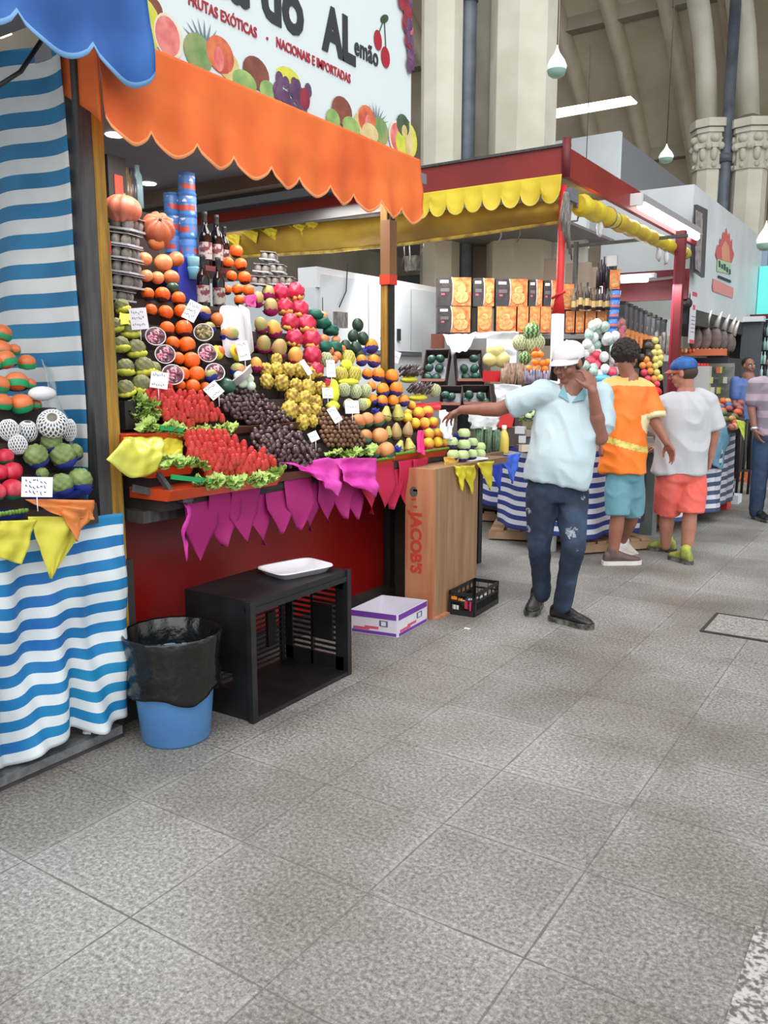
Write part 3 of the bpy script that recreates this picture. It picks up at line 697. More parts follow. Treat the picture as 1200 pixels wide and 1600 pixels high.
# ================================================================ FRUIT PROTOTYPES (unit = metres at scale 1)
def P_(name, mb, m, cat, kids=(), **kw):
    o = mb.build(name, m, None, local=True); o['category'] = cat
    ks = []
    for kn, kb, km in kids:
        k = kb.build(kn, km, o, local=True); ks.append(k)
    return proto(o, *ks)
def bump_sph(r, sq=(1, 1, 1), amp=.03, f=3, u=16, v=10, seed=0, extra=None):
    return MB().sph((0,0,0), (r*sq[0], r*sq[1], r*sq[2]), u, v, fn=lambda d, ph, th: (1+amp*noise.noise(d*f+Vector((seed, 0, 0))))*(extra(d, ph, th) if extra else 1))
def ribbed(r, n, a, sz=.8, u=40, v=14): return MB().sph((0,0,0), (r, r, r*sz), u, v, fn=lambda d, ph, th: 1-a*(1-abs(math.sin(ph*n/2)))**1.6-.12*(1-math.sin(th))**6*1)
def cup(r, depth=.9, wav=.06, nn=9, up=.12, sy=1):
    """a paper cup round the lower half of a fruit of radius r"""
    R_ = r*1.10; b = MB()
    def fn(u, v):
        th = pi-(v*.5*pi*depth)*(1+wav*math.sin(nn*2*pi*u)*v); return (R_*math.sin(th)*math.cos(2*pi*u), R_*math.sin(th)*math.sin(2*pi*u)*sy, R_*math.cos(th))
    b.grid(28, 6, fn)
    return b
def net(r, sq=(1,1,1), n=18, wd=1):
    """an open foam net sleeve"""
    b = MB(); b.mats = [0]
    for s_ in (1, -1):
        for k in range(n):
            pth = []
            for j in range(9):
                th = .35+(pi-.7)*j/8; ph = 2*pi*k/n+s_*th*.55
                pth.append((math.sin(th)*math.cos(ph)*r*1.05*sq[0], math.sin(th)*math.sin(ph)*r*1.05*sq[1], math.cos(th)*r*1.05*sq[2]))
            b.tube(pth, .0022*wd, 4, False)
    b.mats = []; return b
m_or = mat('orange_skin', (240, 112, 28), .42, col2=(226, 92, 18), scale=14, bump=.15, bscale=120)
m_leafg = mat('calyx_green', (92, 120, 52), .6)
m_pu = mat('plum_paper', (70, 40, 52), .7)
def scar(r): return ('stem_scar', MB().lathe([(.0015, r*.985), (r*.10, r*.99), (r*.12, r*.97)], n=8), m_leafg)
PR_or = P_('orange', bump_sph(.04, (1, 1, .94), .02), m_or, 'orange', [scar(.0385), ('paper_cup', cup(.038, .52, .06), mat('maroon_paper', (58, 30, 34), .75))])
m_blp = mat('blue_paper', (44, 62, 168), .6, col2=(34, 48, 140), scale=20)
m_vip = mat('violet_paper', (74, 62, 150), .6, col2=(58, 48, 128), scale=20)
m_grp = mat('green_tape', (30, 150, 92), .5); m_grpd = mat('green_tissue', (14, 104, 82), .6, col2=(10, 84, 70), scale=20)
PR_mango_v = P_('mango', bump_sph(.042, (1, 1, 1.06), .04), mat('mango_orange', (240, 152, 40), .4, col2=(232, 122, 32), scale=10), 'mango', [('paper_cup', cup(.042, .84, .05), m_vip)])
PR_man_green = P_('mango', bump_sph(.042, (1, 1.25, .95), .05), mat('mango_green', (150, 158, 92), .4, col2=(206, 140, 88), scale=9, lo=.45, hi=.62), 'mango', [('paper_cup', cup(.044, .86, .08, 5, sy=1.22), m_blp)])
PR_man_tape = P_('mango', bump_sph(.05, (1.0, 1.12, .9), .04, u=20, v=12), mat('mango_tan', (226, 128, 74), .35, col2=(206, 106, 60), scale=8), 'mango', [('green_tape', MB().lathe([(.046, -.036), (.0535, -.02), (.0545, -.004)], n=24), m_grp)])
PR_man_net = P_('mango', bump_sph(.042, (1.15, 1, .95), .03), mat('mango_red', (226, 96, 52), .4, col2=(214, 120, 60), scale=8), 'mango', [('foam_sleeve', MB().lathe([(.030, -.036), (.0445, -.02), (.0455, .0)], n=20, R=Matrix.Rotation(1.3, 3, 'X')), mat('yellow_foam', (238, 222, 62), .7))])
PR_mangy = P_('mango', bump_sph(.034, (1, 1.1, 1), .03), mat('mango_yellow', (238, 206, 62), .4, col2=(230, 160, 60), scale=9, lo=.45, hi=.6), 'mango', [('paper_cup', cup(.035, .66, .06), mat('pink_paper', (222, 70, 96), .6))])
PR_peach = P_('papaya', bump_sph(.048, (1, 1, .92), .03, extra=lambda d, ph, th: 1), mat('papaya_peach', (224, 160, 104), .45, col2=(206, 122, 72), scale=7), 'papaya', [('paper_cup', cup(.048, .66, .05), mat('sea_green_paper', (70, 130, 106), .6))])
PR_peach2 = P_('apple', bump_sph(.045, (1, 1, .92), .03), mat('pale_orange_skin', (226, 156, 104), .35, col2=(214, 110, 66), scale=7), 'fruit', [scar(.0415)])
m_straw = mat('strawberry_red', (208, 46, 44), .4, col2=(196, 66, 56), scale=25, bump=.6, bscale=230)
PR_straw = P_('strawberry', MB().lathe([(.0006, .032), (.006, .030), (.011, .021), (.0155, .008), (.0175, -.004), (.0155, -.014), (.008, -.019), (.0006, -.018)], n=12), m_straw, 'strawberry')
PR_date = P_('date', bump_sph(.0135, (1, 1, 1.5), .12, 2.5, 9, 7), mat('date_dark', (60, 40, 44), .25, col2=(84, 58, 60), scale=40, coat=.3), 'date')
PR_nut = P_('macadamia_nut', bump_sph(.0150, (1, 1, 1), .02, 3, 10, 7), mat('nut_brown', (124, 86, 62), .38, col2=(98, 66, 50), scale=25), 'nut')
def scaly(r, n, amp, sq=(1, 1, 1), u=36, v=24, pw=1.0, w_=.30):
    pts = []
    for i in range(n):
        z = 1-2*(i+.5)/n; t = i*2.39996; q = math.sqrt(1-z*z); pts.append(Vector((q*math.cos(t), q*math.sin(t), z)))
    def fn(d, ph, th):
        m_ = min((d-p).length for p in pts); return 1+amp*(1-min(1, (m_/w_))**2)
    return MB().sph((0,0,0), (r*sq[0], r*sq[1], r*sq[2]), u, v, fn=fn)
PR_ata = P_('sugar_apple', scaly(.044, 46, .13), mat('atemoya_green', (132, 150, 88), .55, col2=(104, 124, 72), scale=16), 'fruit', [('blue_cup', cup(.049, .72, .04), m_blp)])
PR_ata_y = P_('sugar_apple', scaly(.038, 52, .14), mat('atemoya_olive', (146, 150, 96), .6, col2=(108, 104, 74), scale=18), 'fruit', [('yellow_foam_collar', MB().sph((0, 0, -.022), (.045, .045, .02), 20, 8, fn=lambda d, ph, th: 1+.08*math.sin(ph*9)), mat('yellow_foam2', (206, 206, 70), .7, col2=(232, 232, 96), scale=30))])
PR_pity = P_('yellow_pitaya', scaly(.029, 34, .34, (1, 1, 1.1), 34, 20, w_=.34), mat('pitaya_yellow', (226, 202, 84), .5, col2=(150, 112, 50), scale=34), 'fruit')
PR_drag = P_('dragon_fruit', scaly(.042, 22, .24, (1, 1, 1.05), 28, 16, w_=.45), mat('dragon_red', (184, 22, 60), .4, col2=(200, 52, 84), scale=18), 'fruit', [('yellow_foam_collar', MB().sph((0, 0, -.030), (.041, .041, .018), 18, 8, fn=lambda d, ph, th: 1+.1*math.sin(ph*8)), mat('yellow_foam3', (226, 196, 92), .7))])
PR_cact = P_('prickly_pear', scaly(.034, 60, .07, (1, 1, 1.3), 24, 16), mat('prickly_green', (150, 152, 92), .5, col2=(178, 140, 86), scale=14, stretch=(1, 1, .3)), 'fruit', [('magenta_paper', cup(.042, .74, .08), m_mag)])
PR_cact_o = P_('prickly_pear', scaly(.036, 60, .07, (1, 1, 1.3), 24, 16), mat('prickly_orange', (238, 176, 84), .5, col2=(222, 146, 70), scale=14), 'fruit', [('magenta_paper', cup(.044, .74, .08), m_mag)])
m_avo = mat('avocado_green', (44, 74, 54), .4, col2=(34, 56, 46), scale=20, bump=.3, bscale=60)
PR_avo = P_('avocado', MB().sph((0,0,0), (.040, .040, .052), 16, 12, fn=lambda d, ph, th: 1-.16*max(0, d.z)), m_avo, 'avocado')
PR_avo2 = P_('avocado', MB().sph((0,0,0), (.056, .056, .050), 16, 12, fn=lambda d, ph, th: 1-.10*max(0, d.z)), mat('avocado_gloss', (52, 96, 78), .25, col2=(38, 74, 60), scale=10), 'avocado')
PR_pear = P_('pear', MB().lathe([(.0008, .052), (.012, .050), (.018, .036), (.026, .016), (.036, -.006), (.037, -.020), (.028, -.036), (.010, -.042), (.0008, -.040)], n=16), mat('pear_yellow', (206, 196, 102), .45, col2=(176, 168, 84), scale=12), 'pear', [('stalk', MB().tube([(0,0,.05), (.002, 0, .062)], .0018, 5), m_beamb), ('violet_cup', cup(.037, .78, .05), m_vip)])
PR_pearp = P_('pear', MB().lathe([(.0008, .056), (.009, .050), (.020, .034), (.030, .010), (.033, -.012), (.026, -.034), (.010, -.042), (.0008, -.040)], n=16), mat('pear_tan', (190, 164, 104), .45, col2=(170, 140, 100), scale=16, stretch=(1, 1, .2)), 'pear', [('violet_cup', cup(.036, .6, .05), mat('plum_paper2', (96, 70, 96), .6))])
PR_apg = P_('green_apple', MB().lathe([(.0008, .026), (.010, .032), (.026, .030), (.038, .012), (.038, -.008), (.026, -.030), (.010, -.034), (.0008, -.030)], n=18), mat('apple_green', (190, 216, 140), .3, col2=(206, 226, 166), scale=8), 'apple', [('violet_cup', cup(.036, .74, .04), m_vip)])
PR_melon = P_('netted_melon', bump_sph(.036, (1, 1, 1.1), .03), mat('melon_pale', (170, 186, 130), .5, col2=(134, 152, 104), scale=24, stretch=(1.5, 1.5, .5)), 'melon', [('foam_net', net(.037, (1, 1, 1.1), 14, .55), mat('net_cream', (226, 226, 190), .7))])
PR_meloy = P_('netted_melon', bump_sph(.038, (1, 1, 1.15), .03), mat('melon_cream', (206, 190, 120), .5, col2=(170, 150, 100), scale=24, stretch=(1.5, 1.5, .5)), 'melon', [('foam_net', net(.039, (1, 1, 1.15), 14, .6), mat('net_yellow', (236, 226, 90), .7))])
PR_pom = P_('red_pitaya', MB().sph((0,0,0), (.050, .050, .046), 22, 12, fn=lambda d, ph, th: 1+.05*math.sin(ph*5)*math.sin(th)), mat('waxy_crimson', (196, 34, 62), .4, col2=(226, 96, 110), scale=9, lo=.5, hi=.72), 'fruit', [('green_calyx', MB().lathe([(.004, -.050), (.030, -.042), (.047, -.030)], n=10), m_grp)])
PR_net = P_('wrapped_pear', bump_sph(.040, (1, 1, 1.15), .03), mat('grey_brown_skin', (128, 118, 100), .55, col2=(100, 92, 80), scale=14), 'pear', [('foam_net', net(.041, (1, 1, 1.15), 18, 1.15), mat('net_white', (226, 228, 232), .7))])
PR_squash = P_('ribbed_squash', ribbed(.085, 9, .13, .78), mat('squash_tan', (196, 116, 84), .45, col2=(166, 88, 66), scale=9), 'squash', [('stalk', MB().tube([(0,0,.045), (.004, 0, .07)], [.010, .007], 7), m_beamb)])
PR_yang = P_('melon', bump_sph(.06, (1, 1, .95), .03), mat('melon_yellow', (238, 232, 168), .5, col2=(226, 216, 140), scale=6), 'melon')
PR_tang = P_('tangerine', bump_sph(.036, (1, 1, .88), .02), mat('tangerine', (250, 140, 40), .4), 'tangerine')
def wm():
    b = MB(); ms = [mat('melon_dark', (46, 88, 50), .4), mat('melon_light', (150, 186, 116), .4)]
    b.mats = ms; b.sph((0,0,0), (.075, .075, .085), 40, 16, fn=lambda d, ph, th: 1, mfn=lambda i, j, u, v: 0 if (i+(j % 3 == 0)) % 4 < 2 else 1); return b
PR_wm = P_('watermelon', wm(), None, 'watermelon')
# clear cup seen from its open end, filled with pink slices
def cupfill(seed, cA, cB):
    b = MB(); b.use(mat('cup_clear_%d' % seed, (206, 196, 200), .15, alpha=.55)); 
    b.lathe([(.030, -.05), (.044, .0), (.046, .002), (.046, .006), (.042, .004)], n=28)
    f = MB(); rnd = random.Random(seed)
    f.use(mat('cup_rim', (226, 222, 226), .2)); 
    f.tube([(.0455*math.cos(t*pi/14), .0455*math.sin(t*pi/14), .005) for t in range(29)], .0022, 5, False)
    s_ = MB()
    s_.use(cB); s_.lathe([(.029, -.048), (.041, -.01), (.0005, .0)], n=20)
    for k in range(26):
        t = rnd.random()*2*pi; rr = .034*math.sqrt(rnd.random()); s_.use(cA if k % 3 else cB)
        s_.sph((rr*math.cos(t), rr*math.sin(t), -.002+.006*rnd.random()), (.011, .006, .007), 8, 5, R=Matrix.Rotation(t*2, 3, 'Z'))
    return b, f, s_
def P_cup(name, seed, ca_, cb_):
    b, f, s_ = cupfill(seed, ca_, cb_)
    o = b.build(name, None, None, local=True, fix=False); o['category'] = 'cup'
    return proto(o, f.build('rim', None, o, local=True), s_.build('filling', None, o, local=True))
m_pk = mat('filling_pink', (206, 110, 146), .35, col2=(232, 190, 200), scale=40); m_pkd = mat('filling_mauve', (150, 96, 116), .4, col2=(110, 84, 90), scale=30)
m_bg = mat('filling_beige', (196, 170, 122), .45, col2=(150, 140, 92), scale=30); m_bgd = mat('filling_olive', (120, 116, 82), .5)
PR_cup = P_cup('fruit_cup', 1, m_pk, m_pkd); PR_cupb = P_cup('fruit_cup', 2, m_bg, m_bgd)
# small netted pack
m_pack = mat('pack_grey', (150, 146, 140), .5, col2=(96, 92, 88), scale=26, stretch=(1, 1, .5)); m_film = mat('pack_film', (186, 186, 190), .2)
def pack():
    b = MB(); b.mats = [m_pack]
    for i in range(3):
        for j in range(2): b.sph((-.028+.028*j*2, -.04+.04*i, .0), (.03, .026, .034), 10, 7, fn=lambda d, ph, th: 1+.06*math.sin(ph*8))
    return b
PR_pack = P_('wrapped_pack', pack(), m_pack, 'pack', [('film', MB().box((0, 0, -.022), (.125, .14, .010)), m_film), ('film', MB().box((0, 0, .032), (.118, .13, .003)), m_film)])
PR_tin = P_('tin', MB().lathe([(.0005, 0), (.047, 0), (.047, .004), (.045, .006), (.045, .099), (.047, .101), (.047, .105), (.0005, .105)], n=24), mat('tin_blue', (72, 128, 200), .3), 'tin', [
    ('label_print', MB().lathe([(.0457, .018), (.0457, .045)], n=24), mat('tin_red', (196, 74, 66), .4, col2=(84, 130, 200), scale=18, lo=.5, hi=.54)), ('label_print', MB().lathe([(.0457, .060), (.0457, .088)], n=24), mat('tin_white', (90, 140, 210), .4, col2=(226, 230, 240), scale=22, lo=.56, hi=.60))])
PR_bottle = P_('wine_bottle', MB().lathe([(.0005, 0), (.036, 0), (.037, .006), (.037, .17), (.033, .195), (.016, .225), (.0145, .29), (.0165, .292), (.0165, .305), (.0005, .306)], n=24), mat('wine_glass', (20, 14, 20), .08), 'bottle', [
    ('label', MB().lathe([(.0376, .04), (.0376, .135)], n=24), mat('wine_label', (170, 164, 160), .5, col2=(110, 46, 56), scale=26, lo=.5, hi=.56)), ('capsule', MB().lathe([(.0155, .24), (.0152, .285), (.0172, .29), (.0172, .307), (.0005, .3075)], n=20), m_blk)])
# frilly lettuce leaf
def lettuce():
    b = MB()
    for k in range(7):
        t = k*.9; R = Matrix.Rotation(t, 3, 'Z') @ Matrix.Rotation(.5+.5*random.random(), 3, 'Y')
        def fn(u, v, k=k):
            s_ = (u-.5); rr = v*.038; a = s_*2.2
            return R @ Vector((rr*math.cos(a), rr*math.sin(a), .008*math.sin(u*24+k)*v+.012*v*v))
        b.grid(12, 4, fn)
    return b
PR_let = P_('lettuce_leaf', lettuce(), mat('lettuce', (148, 184, 84), .5, col2=(196, 216, 130), scale=30), 'lettuce')
# handwritten price card
m_card = mat('card_white', (226, 224, 232), .5); m_penb = mat('pen_blue', (88, 84, 120), .6)
def card(px, py, dp, w_, h_, label, tilt=0, lines=2, off=.10, dirn=None, side='D', x=None):
    p = DS(px, py, off) if side == 'D' else AX(px, py, x)
    n_ = Vector((.72, -.62, .3)).normalized() if dirn is None else Vector(dirn).normalized()
    rgt = Vector((0, 0, 1)).cross(n_).normalized(); up_ = n_.cross(rgt)
    R = Matrix((rgt, up_, n_)).transposed() @ Matrix.Rotation(tilt, 3, 'Z')
    root = empty('price_card', p, label, 'price tag')
    MB().box(p, (w_, h_, .0015), R).build('card', m_card, root)
    b = MB()
    rnd = random.Random(px)
    for i in range(lines):
        yv = h_*(.28-.56*i/max(1, lines-1) if lines > 1 else 0); n = 6; xs = -w_*.36
        for k in range(n):
            c0 = Vector((xs+w_*.12*k, yv+rnd.uniform(-.05, .05)*h_, .0014)); c1 = c0+Vector((rnd.uniform(.02, .08)*w_, rnd.uniform(-.09, .09)*h_, 0))
            b.tube([p+R @ c0, p+R @ c1], w_*.016, 4)
            c2 = c0+Vector((0, rnd.uniform(.04, .1)*h_, 0)); b.tube([p+R @ c0, p+R @ c2], w_*.014, 4)
    b.build('handwriting', m_penb, root)
    MB().tube([p+R @ Vector((0, -h_/2, -.002)), p+R @ Vector((0, -h_/2, 0))+Vector((0, 0, -.05))], .002, 5).build('stick', m_card, root)
    return root
# ================================================================ THE FRUIT DISPLAY
ds = empty('display_stand', (-3.3, 3.8, .93), 'stepped dark wooden stand carrying the fruit pyramids', 'stand')
m_stand = mat('stand_dark', (58, 46, 44), .8, col2=(44, 36, 36), scale=7)
def xs(z, off=0): return SX0-KS*(z-SZ0)-off
segs = [(2.34, 2.95, 1.92), (2.95, 3.45, 2.02), (3.45, 3.75, 1.86), (3.75, 4.05, 1.66), (4.05, 4.4, 1.45), (4.4, 4.75, 1.35), (4.75, 5.1, 1.15)]
for y0, y1, zt in segs:
    n = max(1, int((zt-.95)/.12)); pts = []
    z = .93; prof = [(xs(.93, .05), z)]
    zz = .95
    while zz+.12 <= zt: prof.append((xs(zz, .03), zz)); prof.append((xs(zz+.12, .03), zz)) if False else prof.extend([(xs(zz, .045), zz+.06), (xs(zz+.12, .045), zz+.06)]); zz += .12
    prof += [(xs(zz, .045)-.35, zz-.06), (xs(zz, .045)-.35, .93)]
    MB().prism([(x, y0+.004, z) for x, z in prof], (0, y1-y0-.008, 0)).build('stepped_board', m_stand, ds)
ROWN = ['top', 'second', 'third', 'fourth', 'fifth', 'sixth', 'seventh', 'eighth', 'ninth', 'tenth', 'eleventh']
def place(pr, r0, items, lab, group=None, off=None, tilt=.15, squash=1, frm='upper', lean=True):
    """items: (px, py, radius in px). Labelled by rows, counted from the top."""
    its = sorted(items, key=lambda t: t[1]); rows = []
    for t in its:
        if rows and abs(t[1]-rows[-1][-1][1]) < t[2]*.9: rows[-1].append(t)
        else: rows.append([t])
    for ri, row in enumerate(rows):
        row.sort()
        for ci, (px, py, r) in enumerate(row):
            o_ = off if off is not None else .0
            p = DS(px, py, o_); d = dep(p); s = r/F*d/r0
            p = DS(px, py, o_+r0*s*.55)
            if len(rows) == 1: w_ = ''
            elif ri == len(rows)-1: w_ = ', bottom row'
            elif ri < 11: w_ = ', %s row down' % ROWN[ri] if ri else ', top row'
            else: w_ = ', row %d' % ri
            if len(row) == 1: c_ = ''
            elif len(row) == 2: c_ = ', left' if ci == 0 else ', right'
            elif ci == 0: c_ = ', leftmost'
            elif ci == len(row)-1: c_ = ', rightmost'
            elif len(row) == 3: c_ = ', middle'
            else: c_ = ', %s from left' % ROWN[ci]
            put(pr, p, s, (random.uniform(-tilt, tilt), random.uniform(-tilt, tilt)+(.25 if lean else 0), random.uniform(0, 6.28)), lab+w_+c_, group)
# ---- the tall column of oranges
place(PR_or, .04, [(231,459,10),(254,460,12),(279,466,11),(236,484,9.5),(259,488,11.5),(284,487,12),(261,513,11.5),(287,513,13.5),(270,536,11),(292,539,13.5),(278,560,10.5),(299,563,13.5),(285,584,11.5),(307,585,13.5),(301,604,12),(321,606,9.5),(281,602,9)], 'orange in the column above the strawberries', 'oranges above the strawberries')
place(PR_or, .04, [(369,392,10.5),(357,410,8.5),(376,413,10),(362,431,8.5),(382,434,10.5),(355,453,7.5),(371,452,9),(388,454,9.5),(374,469,8.5)], 'orange in the small pyramid beside the wine bottles', 'oranges beside the wine bottles')
place(PR_peach2, .045, [(244,378,14),(255,411,14.5),(275,405,12.5),(226,405,11.5),(229,431,10),(246,434,10.5),(268,434,12.5)], 'large pale orange fruit heaped below the ribbed squashes', 'pale orange fruits below the squashes')
place(PR_avo2, .056, [(270, 449, 10)], 'dark round fruit resting between the oranges')
put(PR_squash, DS(192, 327, .07), 1.05, (0, .1, .4), 'flattened ribbed brown squash on top of the grey packs')
put(PR_squash, DS(247, 358, .06), (1.0, 1.0, 1.25), (.3, 1.0, -.2), 'tall ribbed squash leaning beside the blue tins')
# ---- grey packs at the left, one stack
for i, (px, py, s_) in enumerate([(199,352,1.28),(196,376,1.12),(197,397,1.12),(198,419,1.12),(199,441,1.15),(190,463,.9)]):
    put(PR_pack, DS(px, py, .02), s_*.72*(1.15), (.0, .15, .3), 'grey film-wrapped pack, %s of the stack beside the yellow board' % (ROWN[i]+(' pack' if i else ' one')), 'grey packs beside the yellow board')
for i, (px, py) in enumerate([(421,402),(411,421),(434,421),(405,440),(426,440),(448,440)]):
    put(PR_pack, DS(px, py, .01), .78, (.0, .1, .5), 'grey film-wrapped pack above the red fruit, %s' % ['topmost', 'middle row left', 'middle row right', 'bottom row left', 'bottom row middle', 'bottom row right'][i], 'grey packs above the red fruit')
# ---- blue tins, wine, boxes at the top
def stand_at(px, py, x): return AX(px, py, x)
XT = -3.50
b0 = stand_at(296, 404, XT)
for i in range(4): put(PR_tin, (XT, b0.y, b0.z+.105*i*1.08), 1.08 if i != 3 else 1.0, (0, 0, i*.9), 'blue printed tin in the taller stack, %s' % ['at the foot', 'second up', 'third up', 'on top'][i], 'blue tins in the taller stack')
b1 = stand_at(272, 396, XT-.08)
for i in range(3): put(PR_tin, (XT-.08, b1.y, b1.z+.105*i), 1.0, (0, 0, 1+i), 'blue printed tin in the shorter stack, %s' % ['at the foot', 'middle', 'on top'][i], 'blue tins in the shorter stack')
m_bluebox = mat('box_blue', (48, 62, 176), .5)
p = AX(293, 466, XT+.05)
tag(MB().box2((XT-.2, p.y-.07, p.z-.02), (XT+.06, p.y+.07, b0.z-.002)).build('blue_box', m_bluebox), 'plain deep blue box under the blue tins', 'box')
for i, (px, py, col_) in enumerate([(302, 412, (150, 210, 226)), (303, 428, (132, 200, 222))]):
    q = AX(px, py, XT+.09)
    tag(MB().lathe([(.0005, -.03), (.028, -.03), (.034, .03), (.034, .034), (.0005, .034)], q, 16).build('cup', mat('cup_cyan%d' % i, col_, .4)), 'pale cyan paper cup in front of the blue tins, %s one' % ['upper', 'lower'][i], 'cup')
for i, (px, py, s_) in enumerate([(322, 417, .95), (340, 419, .93), (352, 420, .75), (319, 484, .9), (343, 487, .9)]):
    q = AX(px, py, -3.42 if i < 3 else -3.2)
    put(PR_bottle, q, s_, (0, 0, -.8+.2*i), ['dark wine bottle, left of the upper pair beside the tins', 'dark wine bottle, right of the upper pair beside the tins', 'short dark bottle behind the orange pyramid', 'dark wine bottle, left of the lower pair', 'dark wine bottle, right of the lower pair'][i], 'dark wine bottles')
q = AX(336, 420, -3.42); tag(MB().box2((-3.6, q.y-.16, q.z-.03), (-3.33, q.y+.16, q.z-.003)).build('bottle_shelf', mat('shelf_red', (110, 50, 50), .6)), 'narrow reddish shelf under the upper wine bottles', 'shelf')
q = AX(332, 486, -3.2); tag(MB().box2((-3.36, q.y-.16, q.z-.03), (-3.12, q.y+.16, q.z-.003)).build('bottle_shelf', m_stand), 'narrow dark shelf under the lower wine bottles', 'shelf')
# red and black carton and tall bottles at the top left
q = AX(175, 318, -3.55); b = MB(); b.use(m_blk).box((-3.55, q.y, q.z+.10), (.10, .11, .24))
b.use(mat('carton_flame', (224, 62, 40), .5)).box((-3.498, q.y+.005, q.z+.06), (.004, .05, .14)).box((-3.55, q.y-.056, q.z+.06), (.05, .004, .14)).use(mat('carton_blush', (220, 120, 110), .5)).box((-3.55, q.y-.056, q.z+.19), (.04, .004, .03))
tag(b.build('black_carton', None), 'black carton with a red flame print on top of the fruit', 'box')
for i, (px, py, c_) in enumerate([(201, 330, (120, 104, 76)), (208, 330, (74, 74, 86)), (217, 325, (150, 190, 196))]):
    q = AX(px, py, -3.6)
    b = MB().lathe([(.0005, 0), (.026, 0), (.027, .1), (.024, .16), (.013, .185), (.013, .215), (.0005, .216)], q, 14)
    tag(b.build('bottle', mat('tall_bottle%d' % i, c_, .25)), 'slim %s bottle standing behind the squash' % ['brown', 'dark grey', 'pale teal'][i], 'bottle')
q0 = AX(175, 318, -3.55); q1 = AX(208, 330, -3.6)
tag(MB().box2((-3.62, q0.y-.06, 1.9), (-3.48, q0.y+.06, q0.z-.021)).build('riser_block', m_stand), 'dark block lifting the black carton', 'block')
tag(MB().box2((-3.66, q1.y-.11, 1.9), (-3.56, q1.y+.13, q1.z-.002)).build('riser_block', m_stand), 'dark block under the slim bottles behind the squash', 'block')
tag(MB().box2((-3.75, 2.36, 2.0), (-3.45, 3.2, 2.05)).build('top_shelf', m_stand), 'dark shelf board at the top of the fruit stand', 'shelf')
# ---- left: scaly green fruit
place(PR_ata_y, .040, [(190,478,11),(203,514,14),(181,508,11),(213,545,14),(189,538,12),(225,573,14.5),(196,574,13),(240,576,11),(196,607,13),(221,600,14)], 'scaly olive fruit in yellow foam', 'scaly olive fruits in yellow foam', off=.01)
flap('yellow_foam_sheet', 'bright yellow foam sheet over the scaly olive fruit', [DS(187, 487, .05), DS(222, 494, .05), DS(222, 508, .07), DS(188, 506, .07)], mat('foam_bright', (236, 236, 70), .7), 'foam', 3, amp=.008)
# ---- pink cups
def cups(its, pr, lab, grp):
    for i, (px, py, r) in enumerate(its):
        p = DS(px, py, .05); s = r/F*dep(p)/.046
        q = Vector((.72, -.55, .42)).normalized().to_track_quat('Z', 'Y') @ rq(.15)
        put(pr, p, s, q, lab % ['top', 'middle', 'bottom'][i], grp)
cups([(243,526,15.5),(258,554,15.5),(270,586,17)], PR_cup, 'clear cup of pink cut fruit left of the orange column, %s one', 'clear fruit cups left of the oranges')
cups([(324,552,15),(336,582,15)], PR_cup, 'clear cup of pink cut fruit right of the orange column, %s one', 'clear fruit cups right of the oranges')
cups([(318,520,15)], PR_cupb, 'clear cup of beige fruit slices, %s of the right hand cups', None)
# ---- mangoes in blue paper
place(PR_man_green, .045, [(318,488,11.5),(360,522,14),(327,512,10),(372,578,12),(330,586,10)], 'green mango in blue paper', 'green mangoes in blue paper', off=.02)
place(PR_man_net, .045, [(341,499,11.5),(341,550,11),(373,551,13)], 'orange-red mango among the blue papers', 'orange-red mangoes', off=.02)
place(PR_avo2, .056, [(354, 603, 15)], 'dark brown round fruit above the dates', off=0)
# ---- upright foam trays
m_foam = mat('white_foam', (226, 224, 228), .6)
def upright_tray(px, py, w_, h_, label, dirn, off=.08, tilt=0):
    p = DS(px, py, off); n_ = Vector(dirn).normalized(); rg = Vector((0,0,1)).cross(n_).normalized(); up_ = n_.cross(rg)
    R = Matrix((rg, up_, -n_)).transposed() @ Matrix.Rotation(tilt, 3, 'Z')
    return foam_tray(p, w_, h_, .03, 'foam_tray', label, R=R)
upright_tray(367, 516, .125, .27, 'white foam tray standing upright, its grey back towards the aisle', (.9, -.4, .2))
upright_tray(390, 516, .07, .27, 'white foam tray standing on edge beside the upright one', (.95, .3, .1), off=.07)
p = DS(380, 592, .07)
tr = foam_tray(DS(376, 596, .05), .17, .12, .03, 'foam_tray', 'tilted white foam tray of pale wrapped fruit above the dates', R=Matrix.Rotation(-.5, 3, 'Y') @ Matrix.Rotation(.5, 3, 'X'))
place(P_('pale_fruit', bump_sph(.03, (1, 1, .9), .05), mat('pale_green_skin', (196, 214, 176), .3, col2=(226, 234, 220), scale=12), 'fruit'), .03, [(374,588,9),(388,592,9),(379,599,8),(392,603,8),(386,580,8)], 'pale green wrapped fruit on the tilted foam tray', 'pale fruit on the tilted tray', off=.05)
# ---- cactus pears
place(PR_cact, .034, [(402,468,9.5),(423,480,10.5),(408,508,9.5),(412,538,10.5),(436,545,11.5),(419,458,9.5)], 'green prickly pear in magenta paper', 'green prickly pears in magenta paper')
place(PR_cact_o, .036, [(428,514,10.5),(400,570,9),(461,557,11)], 'orange prickly pear in magenta paper', 'orange prickly pears')
flap('magenta_tissue_sheet', 'magenta tissue between the orange pyramid and the prickly pears', [DS(380, 462, .04), DS(402, 458, .04), DS(400, 480, .05), DS(384, 478, .05)], m_mag, seed=3, amp=.008)
# ---- dragon fruit
place(PR_drag, .042, [(438,458,12),(461,457,13),(445,480,11.5),(468,484,12.5),(453,504,12),(479,508,13.5),(460,529,12),(486,531,13.5),(488,556,13),(494,578,10.5)], 'red dragon fruit in the tall red column', 'red dragon fruits')
place(PR_drag, .042, [(512, 600, 7)], 'small red fruit behind the price card in the yellow foam')
